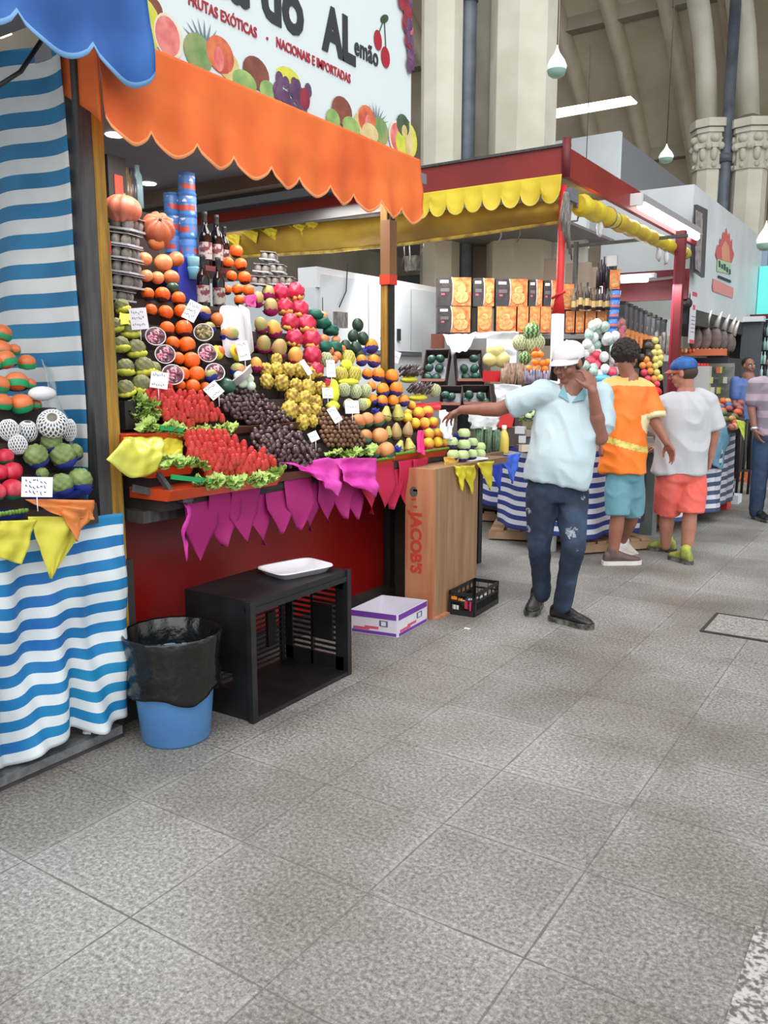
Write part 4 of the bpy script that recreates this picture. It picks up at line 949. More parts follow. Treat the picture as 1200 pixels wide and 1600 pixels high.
# ---- yellow pitayas
place(PR_pity, .031, [(432,562,8),(416,578,9),(432,577,9),(450,578,9.5),(466,579,9.5),(483,584,9),(417,596,9.5),(440,598,10.5),(462,603,9.5),(481,606,11),(500,607,9),(457,620,10.5),(476,624,11),(494,628,9),(453,641,12),(475,642,10.5),(492,641,9),(472,660,10),(488,658,8)], 'knobbly yellow fruit above the dates', 'knobbly yellow fruits', off=.01)
# ---- orange fruit in green tissue
place(PR_peach2, .045, [(504,495,8.5),(506,531,9),(525,531,7),(514,548,8),(533,546,8),(526,556,8),(522,562,7)], 'small orange fruit in dark green tissue', 'orange fruits in green tissue')
for i, (px, py) in enumerate([(504, 505), (517, 516), (492, 492), (522, 542), (506, 542)]):
    p = DS(px, py, .02); tag(MB().sph(p, (.05, .05, .035), 14, 9, fn=lambda d, ph, th: 1+.35*noise.noise(d*3+Vector((px, 0, 0)))).build('green_tissue', m_grpd), 'crumpled dark green tissue, %s of the five behind the red column' % ['upper middle', 'right', 'upper left', 'lower right', 'lower left'][i], 'tissue paper', 'green tissue')
p = DS(504, 478, .02); tag(MB().tube([p-Vector((0,0,.03)), p+Vector((0, 0, .05))], .003, 5).build('spike', m_blk), 'thin dark spike rising from the topmost orange fruit', 'spike')
# ---- avocados
place(PR_avo, .042, [(559,507,9.5),(567,528,9.5),(552,524,9),(540,540,9),(556,543,9.5),(546,556,9),(562,553,8),(535,554,7)], 'dark green avocado behind the papered mangoes', 'dark avocados behind the mangoes')
# ---- netted melons
place(PR_meloy, .039, [(543,560,11),(532,585,10.5),(553,585,11.5)], 'cream melon in yellow net', 'cream netted melons')
place(PR_melon, .037, [(509,562,10.5),(537,609,9.5),(555,612,9.5),(571,611,9.5),(566,632,8.5),(545,632,8)], 'small pale green netted melon', 'pale green netted melons')
for i, (px, py, w_, h_) in enumerate([(541, 570, .05, .03), (545, 597, .10, .02), (522, 612, .03, .07), (520, 635, .05, .03), (572, 630, .03, .03)]):
    p = DS(px, py, .03); tag(MB().sph(p, (.03, w_, h_), 16, 9, fn=lambda d, ph, th: 1+.25*noise.noise(d*4+Vector((px, 0, 0)))).build('yellow_foam', mat('foam_bright', (236, 236, 70), .7)), 'bright yellow foam padding among the netted melons, %s' % ['topmost', 'wide middle strip', 'tall left piece', 'lowest left piece', 'right piece'][i], 'foam', 'yellow foam among the melons')
# ---- mangoes on blue tissue
place(PR_mango_v, .043, [(580,541,11),(565,563,9),(584,564,10),(604,565,10.5),(574,584,8.5),(591,585,10.5),(612,588,11),(580,604,8),(598,609,10.5),(619,608,11),(582,624,8.5),(597,627,9.5),(614,627,9.5),(631,626,9)], 'glossy orange mango in violet paper', 'orange mangoes in violet paper')
def tissue(px, py, ry, rz, m, label, off=.0, name='blue_tissue', seed=1):
    p = DS(px, py, off)
    b = MB()
    for k in range(7):
        a = -1+2*k/6; tip = p+Vector((.01*math.sin(k*2), a*ry*1.2, rz*(1.1-abs(a)*.4)))
        b.grid(3, 5, lambda u, v: (p+Vector((0, a*ry*.4, -rz*.5))).lerp(tip, v)+Vector((.012*math.sin(u*6+k), (u-.5)*.035*(1.3-v), .006*math.sin(u*9+v*8))))
    return tag(b.build(name, m, None, solid=.001), label, 'tissue paper')
tissue(601, 540, .035, .065, m_blp, 'blue tissue tuft standing at the top of the mango pyramid', .03)
tissue(567, 552, .035, .03, m_blp, 'small blue tissue tuft at the left of the mango pyramid', .02)
# ---- dark spiky punnets with shiny film
def punnet(px, py, w_, label):
    p = DS(px, py, .03); root = empty('fruit_punnet', p, label, 'punnet'); b = MB(); rnd = random.Random(px)
    b.mats = [0]
    for i in range(90):
        q = Vector((rnd.uniform(-.04, .04), rnd.uniform(-w_, w_), rnd.uniform(-.02, .035))); b.tube([p+q, p+q+Vector((.02+.02*rnd.random(), rnd.uniform(-.012, .012), .03))], [.007, .003], 5)
    b.mats = []; b.build('dark_tips', mat('punnet_dark', (74, 56, 60), .3, col2=(120, 104, 106), scale=60), root)
    b = MB()
    for i in range(26):
        q = Vector((rnd.uniform(-.02, .04), rnd.uniform(-w_, w_), rnd.uniform(.015, .05))); b.tube([p+q, p+q+Vector((.012, rnd.uniform(-.01, .01), .018))], [.003, .001], 4)
    b.build('film_glints', mat('film_white', (240, 240, 244), .15), root)
    MB().sph(p+Vector((-.005, 0, -.04)), (.045, w_*1.05, .022), 18, 8).build('yellow_foam', mat('foam_bright2', (228, 218, 60), .7), root)
punnet(640, 584, .085, 'punnet of dark thin fruit under shiny film, the upper one')
punnet(654, 612, .095, 'punnet of dark thin fruit under shiny film, the lower one')
place(PR_melon, .037, [(679, 610, 9)], 'small yellow-green fruit right of the lower shiny punnet')
# ---- pears, papayas, yellow mangoes
place(PR_pear, .040, [(603,648,10.5),(622,646,11),(615,632,7)], 'yellow green pear in violet paper, in the upper rows', 'yellow green pears')
place(PR_pearp, .038, [(619,675,10.5),(637,673,10)], 'tan striped pear below the yellow green pears', 'tan striped pears')
place(PR_pear, .040, [(624,699,9),(640,697,10),(606,676,8)], 'yellow green pear in the front basket', 'yellow green pears in the front basket')
place(PR_peach, .048, [(560,658,12),(573,655,11.5),(589,654,12),(571,681,11),(593,681,13.5),(584,704,11),(603,703,13.5)], 'round peach-coloured papaya in sea green paper', 'peach-coloured papayas')
place(PR_mangy, .035, [(643,633,7),(637,646,7),(654,645,9.5),(668,643,9),(648,661,8.5),(663,661,9),(677,660,8.5),(636,653,8),(670,678,9),(685,677,8.5),(669,693,9.5),(684,691,8.5),(696,692,8)], 'small yellow mango in pink paper near the red basket', 'small yellow mangoes')
tissue(586, 644, .03, .02, m_blp, 'small blue tissue tuft above the peach-coloured papayas', .05)
tissue(621, 705, .03, .03, m_blp, 'blue tissue between the papayas and the front pears', .02)
flap('pink_tissue_sheet', 'strip of hot pink tissue left of the yellow mangoes', [DS(653, 672, .05), DS(663, 674, .05), DS(664, 712, .06), DS(652, 706, .06)], mat('hot_pink', (226, 40, 120), .6), seed=5, amp=.006)
flap('pink_tissue_sheet', 'pink and red tissue behind the topmost yellow mangoes', [DS(648, 630, .02), DS(690, 628, .02), DS(688, 642, .02), DS(650, 640, .02)], mat('red_pink', (222, 62, 70), .6), seed=8, amp=.008)
# ---- green apples on a foam tray over the corner
def AXi(px, py, x=-2.60): return AX(px, py, x)
AP = [(725,678,10),(706,691,9.5),(725,696,10.5),(738,692,9),(750,699,9),(708,711,9.5),(723,712,10),(737,710,9),(750,710,9)]
for i, (px, py, r) in enumerate(AP):
    p = AX(px, py, [-2.66, -2.62, -2.60, -2.66, -2.68, -2.55, -2.53, -2.6, -2.64][i]); s = r/F*dep(p)/.038
    put(PR_apg, p, s, (0, 0, i), 'pale green apple on the foam tray, %s' % ['on top', 'middle row left', 'middle row centre', 'middle row right', 'middle row far right', 'bottom row left', 'bottom row centre', 'bottom row right', 'bottom row far right'][i], 'green apples on the foam tray')
c = AX(727, 721, -2.60)
foam_tray((c.x-.03, c.y, c.z-.005), .24, .36, .02, 'foam_tray', 'white foam tray under the green apples at the counter corner', R=Matrix.Rotation(-.2, 3, 'Z'))
tissue(714, 684, .03, .03, m_blp, 'blue tissue between the pale green apples', .0)
flap('white_bag', 'crumpled white plastic bag under the pointing hand', [AX(688, 640, -2.72), AX(706, 648, -2.7), AX(712, 690, -2.6), AX(690, 680, -2.6)], mat('bag_white', (236, 238, 244), .4), 'bag', 2, amp=.02)
# ---- trays with green frills
m_tray = mat('tray_orange', (206, 74, 36), .4); m_frill = mat('frill_green', (120, 160, 50), .6, col2=(90, 130, 40), scale=60); m_frilld = mat('frill_emerald', (30, 150, 84), .5)
def basket(pxl, pxr, py, y2, h_px, label, frill=True, m=None, depth_=.26, off=.02):
    a = DS(pxl, py, off); c = DS(pxr, y2, off); d = (c-a); d.z = 0; bk = Vector((-depth_, 0, 0)); h = h_px/F*dep(a)
    root = empty('fruit_basket', (a+c)/2, label, 'basket')
    zt = (a.z+c.z)/2; a.z = c.z = zt; dn = Vector((0, 0, -h)); ins = Vector((-.03, 0, 0))
    b = MB(); b.prism([a, a+bk, a+bk+dn, a+dn+ins], d)
    b.build('tray', m or m_tray, root)
    if frill:
        f = MB(); n = int(d.length/.012)
        for k in range(n):
            p = a+d*(k+.5)/n+Vector((.006, 0, .006)); f.sph(p, (.008, .009, .010), 6, 4, R=Matrix.Rotation(k, 3, 'X'))
        f.build('green_frill', m_frill, root)
    return root, a, c
basket(655, 700, 706, 703, 16, 'orange basket with green frill under the small yellow mangoes')
basket(617, 655, 710, 707, 18, 'orange basket with green frill under the front pears')
basket(578, 615, 722, 716, 16, 'orange basket with green frill under the papayas')
basket(200, 352, 672, 676, 18, 'long orange tray under the upper strawberries', frill=False, off=.06)
basket(243, 305, 728, 730, 16, 'short orange tray left of the lower strawberries', frill=False, off=.06)
basket(268, 440, 757, 752, 18, 'long orange tray under the lower strawberries', frill=False, off=.10)
basket(352, 470, 668, 660, 12, 'brown cardboard tray under the upper heap of dates', frill=False, m=mat('card_brown', (110, 70, 52), .7), off=.05)
basket(440, 520, 738, 730, 14, 'brown tray under the lower heap of dates', frill=False, m=mat('card_brown', (110, 70, 52), .7), off=.05)
basket(520, 580, 724, 720, 12, 'brown tray under the round brown nuts', frill=False, m=mat('card_brown', (110, 70, 52), .7), off=.03)
# ---- heaps
def inpoly(x, y, P):
    c = False; n = len(P)
    for i in range(n):
        x1, y1 = P[i]; x2, y2 = P[(i+1) % n]
        if (y1 > y) != (y2 > y) and x < (x2-x1)*(y-y1)/(y2-y1)+x1: c = not c
    return c
def edge_d(x, y, P):
    m_ = 1e9; n = len(P)
    for i in range(n):
        x1, y1 = P[i]; x2, y2 = P[(i+1) % n]; dx, dy = x2-x1, y2-y1; t = max(0, min(1, ((x-x1)*dx+(y-y1)*dy)/(dx*dx+dy*dy))); m_ = min(m_, math.hypot(x-x1-t*dx, y-y1-t*dy))
    return m_
def heap(pr, P, sx, sy, label, group, base=.03, bulge=.06, ref=30, rot=None, s=1, js=.25, maxn=300, liner=None):
    xs_ = [p[0] for p in P]; ys_ = [p[1] for p in P]; cnt = 0; row = 0; y = min(ys_)
    while y <= max(ys_):
        x = min(xs_)+(sx/2 if row % 2 else 0)
        while x <= max(xs_):
            if inpoly(x, y, P) and cnt < maxn:
                px = x+random.uniform(-js, js)*sx; py = y+random.uniform(-js, js)*sy
                e = min(1, edge_d(x, y, P)/ref)
                p = DS(px, py, base+bulge*e)
                put(pr, p, s*random.uniform(.88, 1.12), rot() if rot else rq(3), label, group); cnt += 1
            x += sx
        y += sy; row += 1
    if liner:
        b = MB(); n = len(P); cx = sum(xs_)/n; cy = sum(ys_)/n
        c0 = DS(cx, cy, base+bulge*.6-.02)
        ring = [DS(px+(cx-px)*.12, py+(cy-py)*.12, base-.025) for px, py in P]; mid = [DS(px+(cx-px)*.5, py+(cy-py)*.5, base+bulge*.7-.022) for px, py in P]; bk = [r_-SN*.10 for r_ in ring]
        bb = len(b.v); b.v += [c0]+mid+ring+bk
        b.addf([(0, 1+i, 1+(i+1) % n) for i in range(n)]+[(1+i, 1+n+i, 1+n+(i+1) % n, 1+(i+1) % n) for i in range(n)]+[(1+n+i, 1+2*n+i, 1+2*n+(i+1) % n, 1+n+(i+1) % n) for i in range(n)], bb)
        tag(b.build(liner[0], liner[1]), liner[2], 'lining')
    return cnt
def rstraw(): return (Vector((.35, -.15, 1)).normalized()).to_track_quat('Z', 'Y') @ rq(.35)
PU = [(222,606),(255,600),(275,612),(312,612),(332,634),(350,656),(300,664),(262,660),(250,640),(228,622)]
PL = [(288,680),(318,672),(352,676),(385,700),(420,712),(436,734),(400,742),(330,745),(318,728),(296,712)]
n1 = heap(PR_straw, PU, 8.2, 9.0, 'strawberry in the upper heap ringed with lettuce', 'strawberries in the upper heap', bulge=.05, rot=rstraw, s=1.0, liner=('heap_lining', mat('lining_red', (120, 30, 30), .8), 'dull red lining under the upper strawberries'))
n2 = heap(PR_straw, PL, 8.6, 9.4, 'strawberry in the lower heap nearest the aisle', 'strawberries in the lower heap', base=.06, bulge=.06, rot=rstraw, s=1.12, liner=('heap_lining', mat('lining_red', (120, 30, 30), .8), 'dull red lining under the lower strawberries'))
PD1 = [(334,622),(356,612),(388,606),(410,618),(440,640),(458,656),(430,668),(396,664),(362,650)]
PD2 = [(390,676),(425,662),(452,668),(470,676),(500,706),(508,722),(470,730),(432,728),(405,706)]
n3 = heap(PR_date, PD1, 7.6, 6.6, 'dark glossy date in the upper brown heap', 'dates in the upper heap', bulge=.05, rot=lambda: rq(3), s=1.0, liner=('heap_lining', m_stand, 'dark lining under the upper dates'))
n4 = heap(PR_date, PD2, 8.4, 7.2, 'dark glossy date in the lower brown heap', 'dates in the lower heap', base=.05, bulge=.05, rot=lambda: rq(3), s=1.12, liner=('heap_lining', m_stand, 'dark lining under the lower dates'))
PN = [(500,634),(520,640),(534,650),(552,654),(566,672),(572,692),(548,702),(514,700),(502,680),(494,656)]
n5 = heap(PR_nut, PN, 7.4, 6.8, 'round brown nut in the heap edged with lettuce', 'round brown nuts', bulge=.05, s=.98, js=.12, liner=('heap_lining', m_stand, 'dark lining under the brown nuts'))
print('heaps', n1, n2, n3, n4, n5)
# ---- lettuce borders
def lett(path, label, group, n, off=.05, s=1.0):
    seg = sum(math.dist(path[i], path[i+1]) for i in range(len(path)-1)); k = 0
    for i in range(n):
        t = (i+.5)/n*seg; j = 0
        while j < len(path)-2 and t > math.dist(path[j], path[j+1]): t -= math.dist(path[j], path[j+1]); j += 1
        q = t/math.dist(path[j], path[j+1]); x = path[j][0]+(path[j+1][0]-path[j][0])*q; y = path[j][1]+(path[j+1][1]-path[j][1])*q
        put(PR_let, DS(x, y+random.uniform(-2, 2), off), s*random.uniform(.85, 1.15), (random.uniform(-.3, .3), .5+random.uniform(-.3, .3), random.uniform(0, 6)), label, group)
lett([(220,660),(262,666),(300,672),(352,668),(362,664)], 'frilly lettuce leaf bordering the upper strawberries', 'lettuce round the upper strawberries', 20, .05)
lett([(208,622),(232,628),(248,638)], 'frilly lettuce leaf left of the upper strawberries', 'lettuce left of the upper strawberries', 8, .03)
lett([(205,640),(240,650)], 'frilly lettuce leaf below the scaly olive fruit', 'lettuce below the scaly fruit', 5, .0)
lett([(310,750),(350,750),(390,748),(420,742),(440,732)], 'frilly lettuce leaf bordering the lower strawberries', 'lettuce round the lower strawberries', 18, .10, 1.05)
lett([(256,716),(290,718),(320,724)], 'frilly lettuce leaf on the short orange tray', 'lettuce on the short tray', 8, .08)
lett([(516,706),(545,708),(582,702)], 'frilly lettuce leaf bordering the round brown nuts', 'lettuce round the nuts', 11, .05)
for a_, c_, off, lb in (((268, 745), (330, 752), .12, 'emerald ribbon along the lower orange tray'), ((250, 668), (285, 672), .07, 'emerald ribbon along the upper orange tray')):
    A = DS(*a_, off); B_ = DS(*c_, off); tag(MB().beam(A, B_, .012, .02).build('green_ribbon', m_frilld), lb, 'ribbon')
# ---- yellow cellophane
m_cel = mat('yellow_cellophane', (206, 200, 60), .3, col2=(222, 222, 100), scale=5, bump=.3, bscale=14)
def cel(u, v):
    A = DS(192, 684, .05); B_ = DS(252, 682, .05); C_ = DS(246, 735, .05); D_ = DS(166, 718, .12)
    p = A.lerp(B_, u).lerp(D_.lerp(C_, u), v); p += SN*(.05*math.sin(pi*v)*(1-u*.3)+.02*nz((u*3, v*3, 0), 1.4, 3)); p.z -= .05*math.sin(pi*u)*v
    return p
tag(MB().grid(20, 20, cel).build('yellow_cellophane', m_cel, None, solid=.0015), 'large curled yellow cellophane sheet at the left end of the trays', 'wrapping')
flap('yellow_cellophane', 'smaller yellow cellophane sheet behind the short orange tray', [DS(246, 684, .02), DS(286, 688, .02), DS(284, 716, .03), DS(250, 712, .03)], mat('yellow_cell2', (226, 216, 70), .3), 'wrapping', 6, amp=.012)
# black bracket and clip under the left trays
b = MB(); b.beam(DS(212, 690, -.03), DS(268, 770, .06), .02, .02); b.beam(AX(206, 762, -2.74), AX(300, 782, -2.62), .02, .03); b.box(AX(290, 775, -2.62), (.03, .06, .05))
tag(b.build('tray_bracket', m_steel), 'dark metal bracket holding the strawberry trays', 'bracket')
tag(MB().box(DS(203, 648, -.02), (.06, .1, .12)).build('dark_box', m_blk), 'small black box left of the upper strawberry tray', 'box')
# ---- cards
card(217, 498, .3, .075, .10, 'white price card above the scaly olive fruit', .1, 3)
card(300, 486, .3, .065, .10, 'white price card tilted over the orange column', -.5, 3)
card(249, 594, .3, .075, .075, 'white price card above the upper strawberries', -.15, 2)
card(334, 610, .3, .07, .07, 'pale price card between the strawberries and the dates', .7, 2)
card(380, 548, .3, .06, .10, 'white price card leaning on the upright foam trays', .15, 2, off=.12)
card(478, 574, .3, .03, .09, 'narrow white card below the red dragon fruit', .5, 1)
card(517, 576, .3, .05, .10, 'pale price card standing in the yellow foam', 0, 2)
card(512, 614, .3, .06, .06, 'pale grey price card above the round brown nuts', 0, 2)
card(550, 636, .3, .08, .075, 'white price card above the papayas', 0, 1, off=.12)
card(523, 648, .3, .05, .09, 'white patterned card leaning on the brown nuts', .5, 2)
card(490, 682, .3, .05, .05, 'small white card between the dates and the nuts', .4, 1)
card(619, 558, .3, .05, .08, 'white card at the right of the mango pyramid', -.4, 1, off=.05)
# ---- yellow and blue paper flags at the corner
m_fy = mat('flag_yellow', (226, 214, 56), .6, col2=(214, 196, 44), scale=5); m_fb = mat('flag_blue', (40, 72, 196), .6, col2=(30, 56, 168), scale=5)
spike_flap('paper_flag', 'yellow tissue flag hanging left below the apple tray', AX(712, 728, -2.435), AX(730, 730, -2.435), AX(722, 768, -2.435), m_fy, group='yellow flags')
spike_flap('paper_flag', 'yellow tissue flag hanging middle below the apple tray', AX(724, 728, -2.435), AX(748, 726, -2.435), AX(738, 774, -2.435), m_fy, seed=2, group='yellow flags')
spike_flap('paper_flag', 'yellow tissue flag hanging right below the apple tray', AX(742, 724, -2.44), AX(768, 720, -2.44), AX(766, 766, -2.44), m_fy, seed=4, group='yellow flags')
spike_flap('paper_flag', 'darker blue tissue flag hanging left at the counter corner', AX(762, 716, -2.64), AX(790, 714, -2.64), AX(781, 766, -2.64), m_fb, seed=1, group='blue flags')
spike_flap('paper_flag', 'brighter blue tissue flag hanging right at the counter corner', AX(783, 714, -2.66), AX(812, 708, -2.66), AX(801, 756, -2.66), mat('flag_blue2', (62, 104, 216), .6), seed=3, group='blue flags')
flap('yellow_tissue_sheet', 'pale orange tissue edge beside the red basket', [AX(694, 714, -2.53), AX(716, 714, -2.53), AX(716, 732, -2.52), AX(696, 730, -2.52)], mat('tissue_amber', (226, 180, 80), .6), seed=2, amp=.006)
# ---- things behind the apples: herbs, juice
m_herb = mat('herb_green', (74, 104, 76), .6, col2=(120, 146, 116), scale=40)
for i, (px, py0, py1, w_) in enumerate([(746, 706, 668, .035), (758, 712, 668, .05), (771, 712, 672, .04)]):
    a = AX(px, py0, -2.86); t = AX(px, py1, -2.86); b = MB(); rnd = random.Random(i)
    for k in range(40):
        x_ = rnd.uniform(-w_, w_); y_ = rnd.uniform(-w_, w_); b.tube([a+Vector((x_*.7, y_*.7, 0)), Vector((a.x+x_, a.y+y_, t.z+rnd.uniform(-.03, .01)))], .007, 4)
    tag(b.build('herb_pack', m_herb), 'bundle of green herbs behind the apples, %s of the three' % ['left', 'middle', 'right'][i], 'herbs', 'herb bundles behind the apples')
q = AX(787, 708, -2.86); jb = empty('juice_bottle', q, 'clear bottle of pale yellow juice standing behind the blue flags', 'bottle')
MB().lathe([(.0005, 0), (.036, 0), (.040, .01), (.040, .12), (.030, .16), (.016, .185), (.016, .2), (.0005, .2)], q, 18).build('bottle_body', mat('juice', (232, 206, 96), .25), jb)
MB().lathe([(.019, .195), (.019, .225), (.0005, .226)], q, 14).build('cap', mat('cap_white', (236, 232, 214), .4), jb)
flap('film_sheet', 'clear film draped over the herb bundles', [AX(732, 645, -2.9), AX(782, 650, -2.95), AX(776, 672, -2.85), AX(736, 668, -2.8)], mat('film_clear', (222, 226, 226), .2, alpha=.8), 'film', 3, amp=.02)
# ================================================================ THE LEFT STALL
place(PR_man_tape, .050, [(4,520,14),(0,545,15),(22,546,9),(8,562,16),(42,566,13),(-14,566,14),(26,596,16),(0,600,14),(-30,598,15),(46,600,10),(4,628,14),(33,630,16),(-26,628,14),(55,632,9)], 'orange mango banded with green tape', 'taped orange mangoes')
tag(MB().sph(DS(66, 615, .06), (.04, .055, .028), 18, 10).build('foam_roll', m_foam), 'white perforated foam sleeve beside the taped mangoes', 'foam')
place(PR_net, .041, [(14,672,14),(43,674,14),(72,664,10),(28,695,13)], 'grey pear in white foam net below the taped mangoes', 'netted pears at the left')
put(PR_net, DS(82, 662, .08), (1.25, 1.25, 1.0), (.5, .9, 0), 'large netted pear tipped on its side at the right', 'netted pears at the left')
put(PR_net, DS(108, 672, .02), (.5, .9, .9), (0, 0, .4), 'narrow netted pear nearest the steel post', 'netted pears at the left')
place(PR_ata, .044, [(80,690,15),(56,712,17),(98,712,18),(116,706,12),(96,757,16),(125,750,17),(66,740,9)], 'knobbly green sugar apple in a blue cup', 'green sugar apples')
place(PR_pom, .050, [(8,713,13),(0,738,13),(20,736,15),(20,764,17),(-6,768,15)], 'waxy crimson fruit in the bottom left heap', 'waxy crimson fruits')
basket(-20, 42, 808, 800, 12, 'blue tray with yellow frill under the crimson fruits', m=m_blp, off=.03)
basket(62, 146, 772, 766, 12, 'blue tray under the green sugar apples', m=m_blp, off=.03, frill=False)
card(58, 761, .3, .10, .07, 'handwritten white price card in front of the sugar apples', -.05, 3, off=.14)
m_for = mat('flag_orange', (226, 140, 74), .6, col2=(214, 120, 60), scale=5); m_fyl = mat('flag_lemon', (214, 208, 74), .55, col2=(200, 190, 60), scale=6)
flap('paper_flag', 'orange paper flag over the edge of the left counter', [AX(40, 780, -2.56), AX(146, 782, -2.56), AX(148, 812, -2.55), AX(92, 806, -2.54)], m_for, 'paper flag', 2, amp=.008)
spike_flap('paper_flag', 'orange paper point hanging beside the steel post', AX(92, 790, -2.535), AX(149, 796, -2.535), AX(120, 846, -2.535), m_for, seed=2)
spike_flap('paper_flag', 'large yellow paper flag pointing down at the left', AX(48, 808, -2.57), AX(146, 806, -2.57), AX(80, 904, -2.57), m_fyl, seed=1)
flap('paper_flag', 'smaller yellow paper flag cut by the left edge', [AX(-20, 815, -2.57), AX(58, 812, -2.57), AX(36, 882, -2.56), AX(-20, 866, -2.56)], m_fyl, 'paper flag', 7, amp=.008)
for x0_, x1_, zt, py in ((0, 60, 1.55, 0),):
    prof = [(xs(.93, .05), .93)]; zz = .95
    while zz+.12 <= 1.5: prof.extend([(xs(zz, .045), zz+.06), (xs(zz+.12, .045), zz+.06)]); zz += .12
    prof += [(xs(zz, .045)-.35, zz-.06), (xs(zz, .045)-.35, .93), (xs(.93, .05), .93)]
    tag(MB().prism([(x, 1.0, z) for x, z in prof], (0, 1.03, 0)).build('display_stand', m_stand), 'stepped dark stand carrying the left stall fruit', 'stand')
flap('clear_bag', 'clear plastic bag hanging in front of the striped curtain', [AX(66, 560, -3.0), AX(92, 570, -3.0), AX(118, 700, -2.9), AX(84, 690, -2.9)], mat('clear_film', (196, 208, 214), .15, alpha=.25), 'bag', 4, amp=.02)
HFL = Vector((-_sy, _cy, 0))
# ================================================================ THE RED STALL
m_fas = mat('fascia_red', (148, 40, 34), .5, col2=(126, 30, 28), scale=1.4); m_maroon = mat('maroon_paint', (104, 24, 34), .5)
cx, cyy = -2.6, 6.6
zT, zB = 3.29, 3.07
fs = empty('roof_fascia', (cx, cyy, zB), 'dark red roof fascia of the corner stall', 'fascia')
b = MB().box2((-6.3, cyy, zB), (cx, cyy+.05, zT)); b.build('front_board', m_fas, fs)
b = MB().box2((cx-.05, cyy, zB), (cx, 11.0, zT)); b.build('side_board', m_fas, fs)
MB().box2((-6.3, cyy-.02, zT), (cx+.02, cyy+.05, zT+.02)).build('edge_rail', m_steel, fs)
MB().tube([(cx, cyy, zB-.02), (cx, cyy, zT+.06)], .035, 12).build('corner_post', m_maroon, fs)
MB().box2((-6.3, cyy+.05, zB+.02), (-3.4, 10.3, zB+.05)).build('roof_sheet', m_greyp, fs)
MB().box2((-3.4, cyy+.05, zB+.02), (cx-.05, cyy+1.2, zB+.05)).build('roof_sheet', m_greyp, fs)
m_yv = mat('valance_yellow', (234, 208, 52), .6, col2=(214, 184, 40), scale=3); m_yvd = mat('tarp_ochre', (190, 150, 40), .6, col2=(150, 112, 28), scale=2)
valance('yellow_valance', 'yellow scalloped valance under the red fascia', (-4.0, cyy-.03), (cx-.02, cyy-.03), zB+.005, 2.955, 8, m_yv, mat('yellow_hem', (238, 226, 120), .6), seed=2, out=Vector((0, -1, 0)), lean=.02, depth=.10, amp=.008)
# the rolled yellow tarpaulin beneath
def tarp(u, v):
    a = AY(342, 402, 7.0).lerp(AY(880, 345, 6.72), u); t = AY(330, 362, 7.0).lerp(AY(880, 312, 6.68), u)
    p = t.lerp(a, v); p.z -= .06*math.sin(pi*u)*v
    p.y -= .10*math.sin(pi*v)+.03*nz((u*12, v*2, 0), 1, 2)*v+.015*math.sin(u*46+v*6)*(1-u)
    return p
TP = tag(MB().grid(60, 12, tarp).build('yellow_tarpaulin', m_yvd, None, solid=.004), 'long sagging ochre tarpaulin rolled up under the stall roof', 'tarpaulin')
b = MB(); b.tube([tarp(u/20, 1.0)+Vector((0, -.01, 0)) for u in range(21)], .018, 7); b.build('rolled_edge', mat('tarp_edge', (224, 190, 84), .6, col2=(150, 120, 60), scale=9), TP)
for i, (px, py) in enumerate([(372, 372), (400, 366), (430, 362), (474, 356), (494, 352)]):
    A = AY(px-15, py-2, 6.95); B_ = AY(px+13, py-3, 6.95); spike_flap('yellow_scallop', 'pale yellow pointed scrap on the tarpaulin edge, %s from the left' % ROWN[i].replace('top', 'first'), A+Vector((0, -.1, 0)), B_+Vector((0, -.1, 0)), AY(px, py+14, 6.8), m_yv, cat='cloth', group='scallops on the tarpaulin')
for i, (px, py, l) in enumerate([(644, 382, .18), (700, 372, .1), (672, 400, .2), (680, 400, .26), (830, 352, .12), (806, 356, .1)]):
    p = tarp((px-342)/540, 1.0); MB().tube([p, p+Vector((.01, 0, -l*.5)), p+Vector((-.02, 0, -l))], .006, 5).build('tie_string', m_pack if i % 2 else m_beamb, TP)
# red and white post
rp = empty('striped_post', (cx-.05, cyy+.05, 0), 'round post painted red above and white below at the stall corner', 'post')
p0 = AY(866, 640, cyy+.02); p1 = AY(880, 290, cyy+.02); base = Vector((p0.x-.03, p0.y, 0.0))
j = AY(872, 490, cyy+.02); j2 = AY(874, 462, cyy+.02)
MB().tube([Vector((j.x, j.y, 0)), j], .052, 16).build('white_sleeve', mat('white_paint', (232, 234, 238), .5), rp)
MB().tube([j, j2, p1], [.055, .032, .028], 14).build('red_pole', mat('bright_red', (214, 34, 36), .45), rp)
tag(MB().tube([(j2.x-.05, j2.y-.03, j2.z-.02), (j2.x, j2.y-.06, j2.z), (j2.x+.06, j2.y-.03, j2.z+.03)], .012, 6).build('red_tie', mat('bright_red', (214, 34, 36), .45)), 'small red tape knot on the striped post', 'tie')
# bracket cables at the corner
b = MB().use(mat('bracket_grey', (110, 112, 120), .5)); c0 = AX(893, 306, cx+.02); b.box(c0, (.06, .16, .10)); b.box(AX(902, 322, cx+.02), (.03, .10, .03)); b.tube([AX(893, 312, cx), AX(905, 332, cx), AX(902, 345, cx), AX(890, 346, cx)], .008, 5)
b.use(m_pack); 
for k in range(7): x_ = 876+k*2.2; b.tube([AX(x_+6, 300, cx+.03), AX(x_, 330+k*5, cx+.04), AX(x_-2+k, 352+k*9, cx+.03)], .007, 5)
tag(b.build('cable_bundle', None), 'grey bracket with frayed cables at the red stall corner', 'cables')
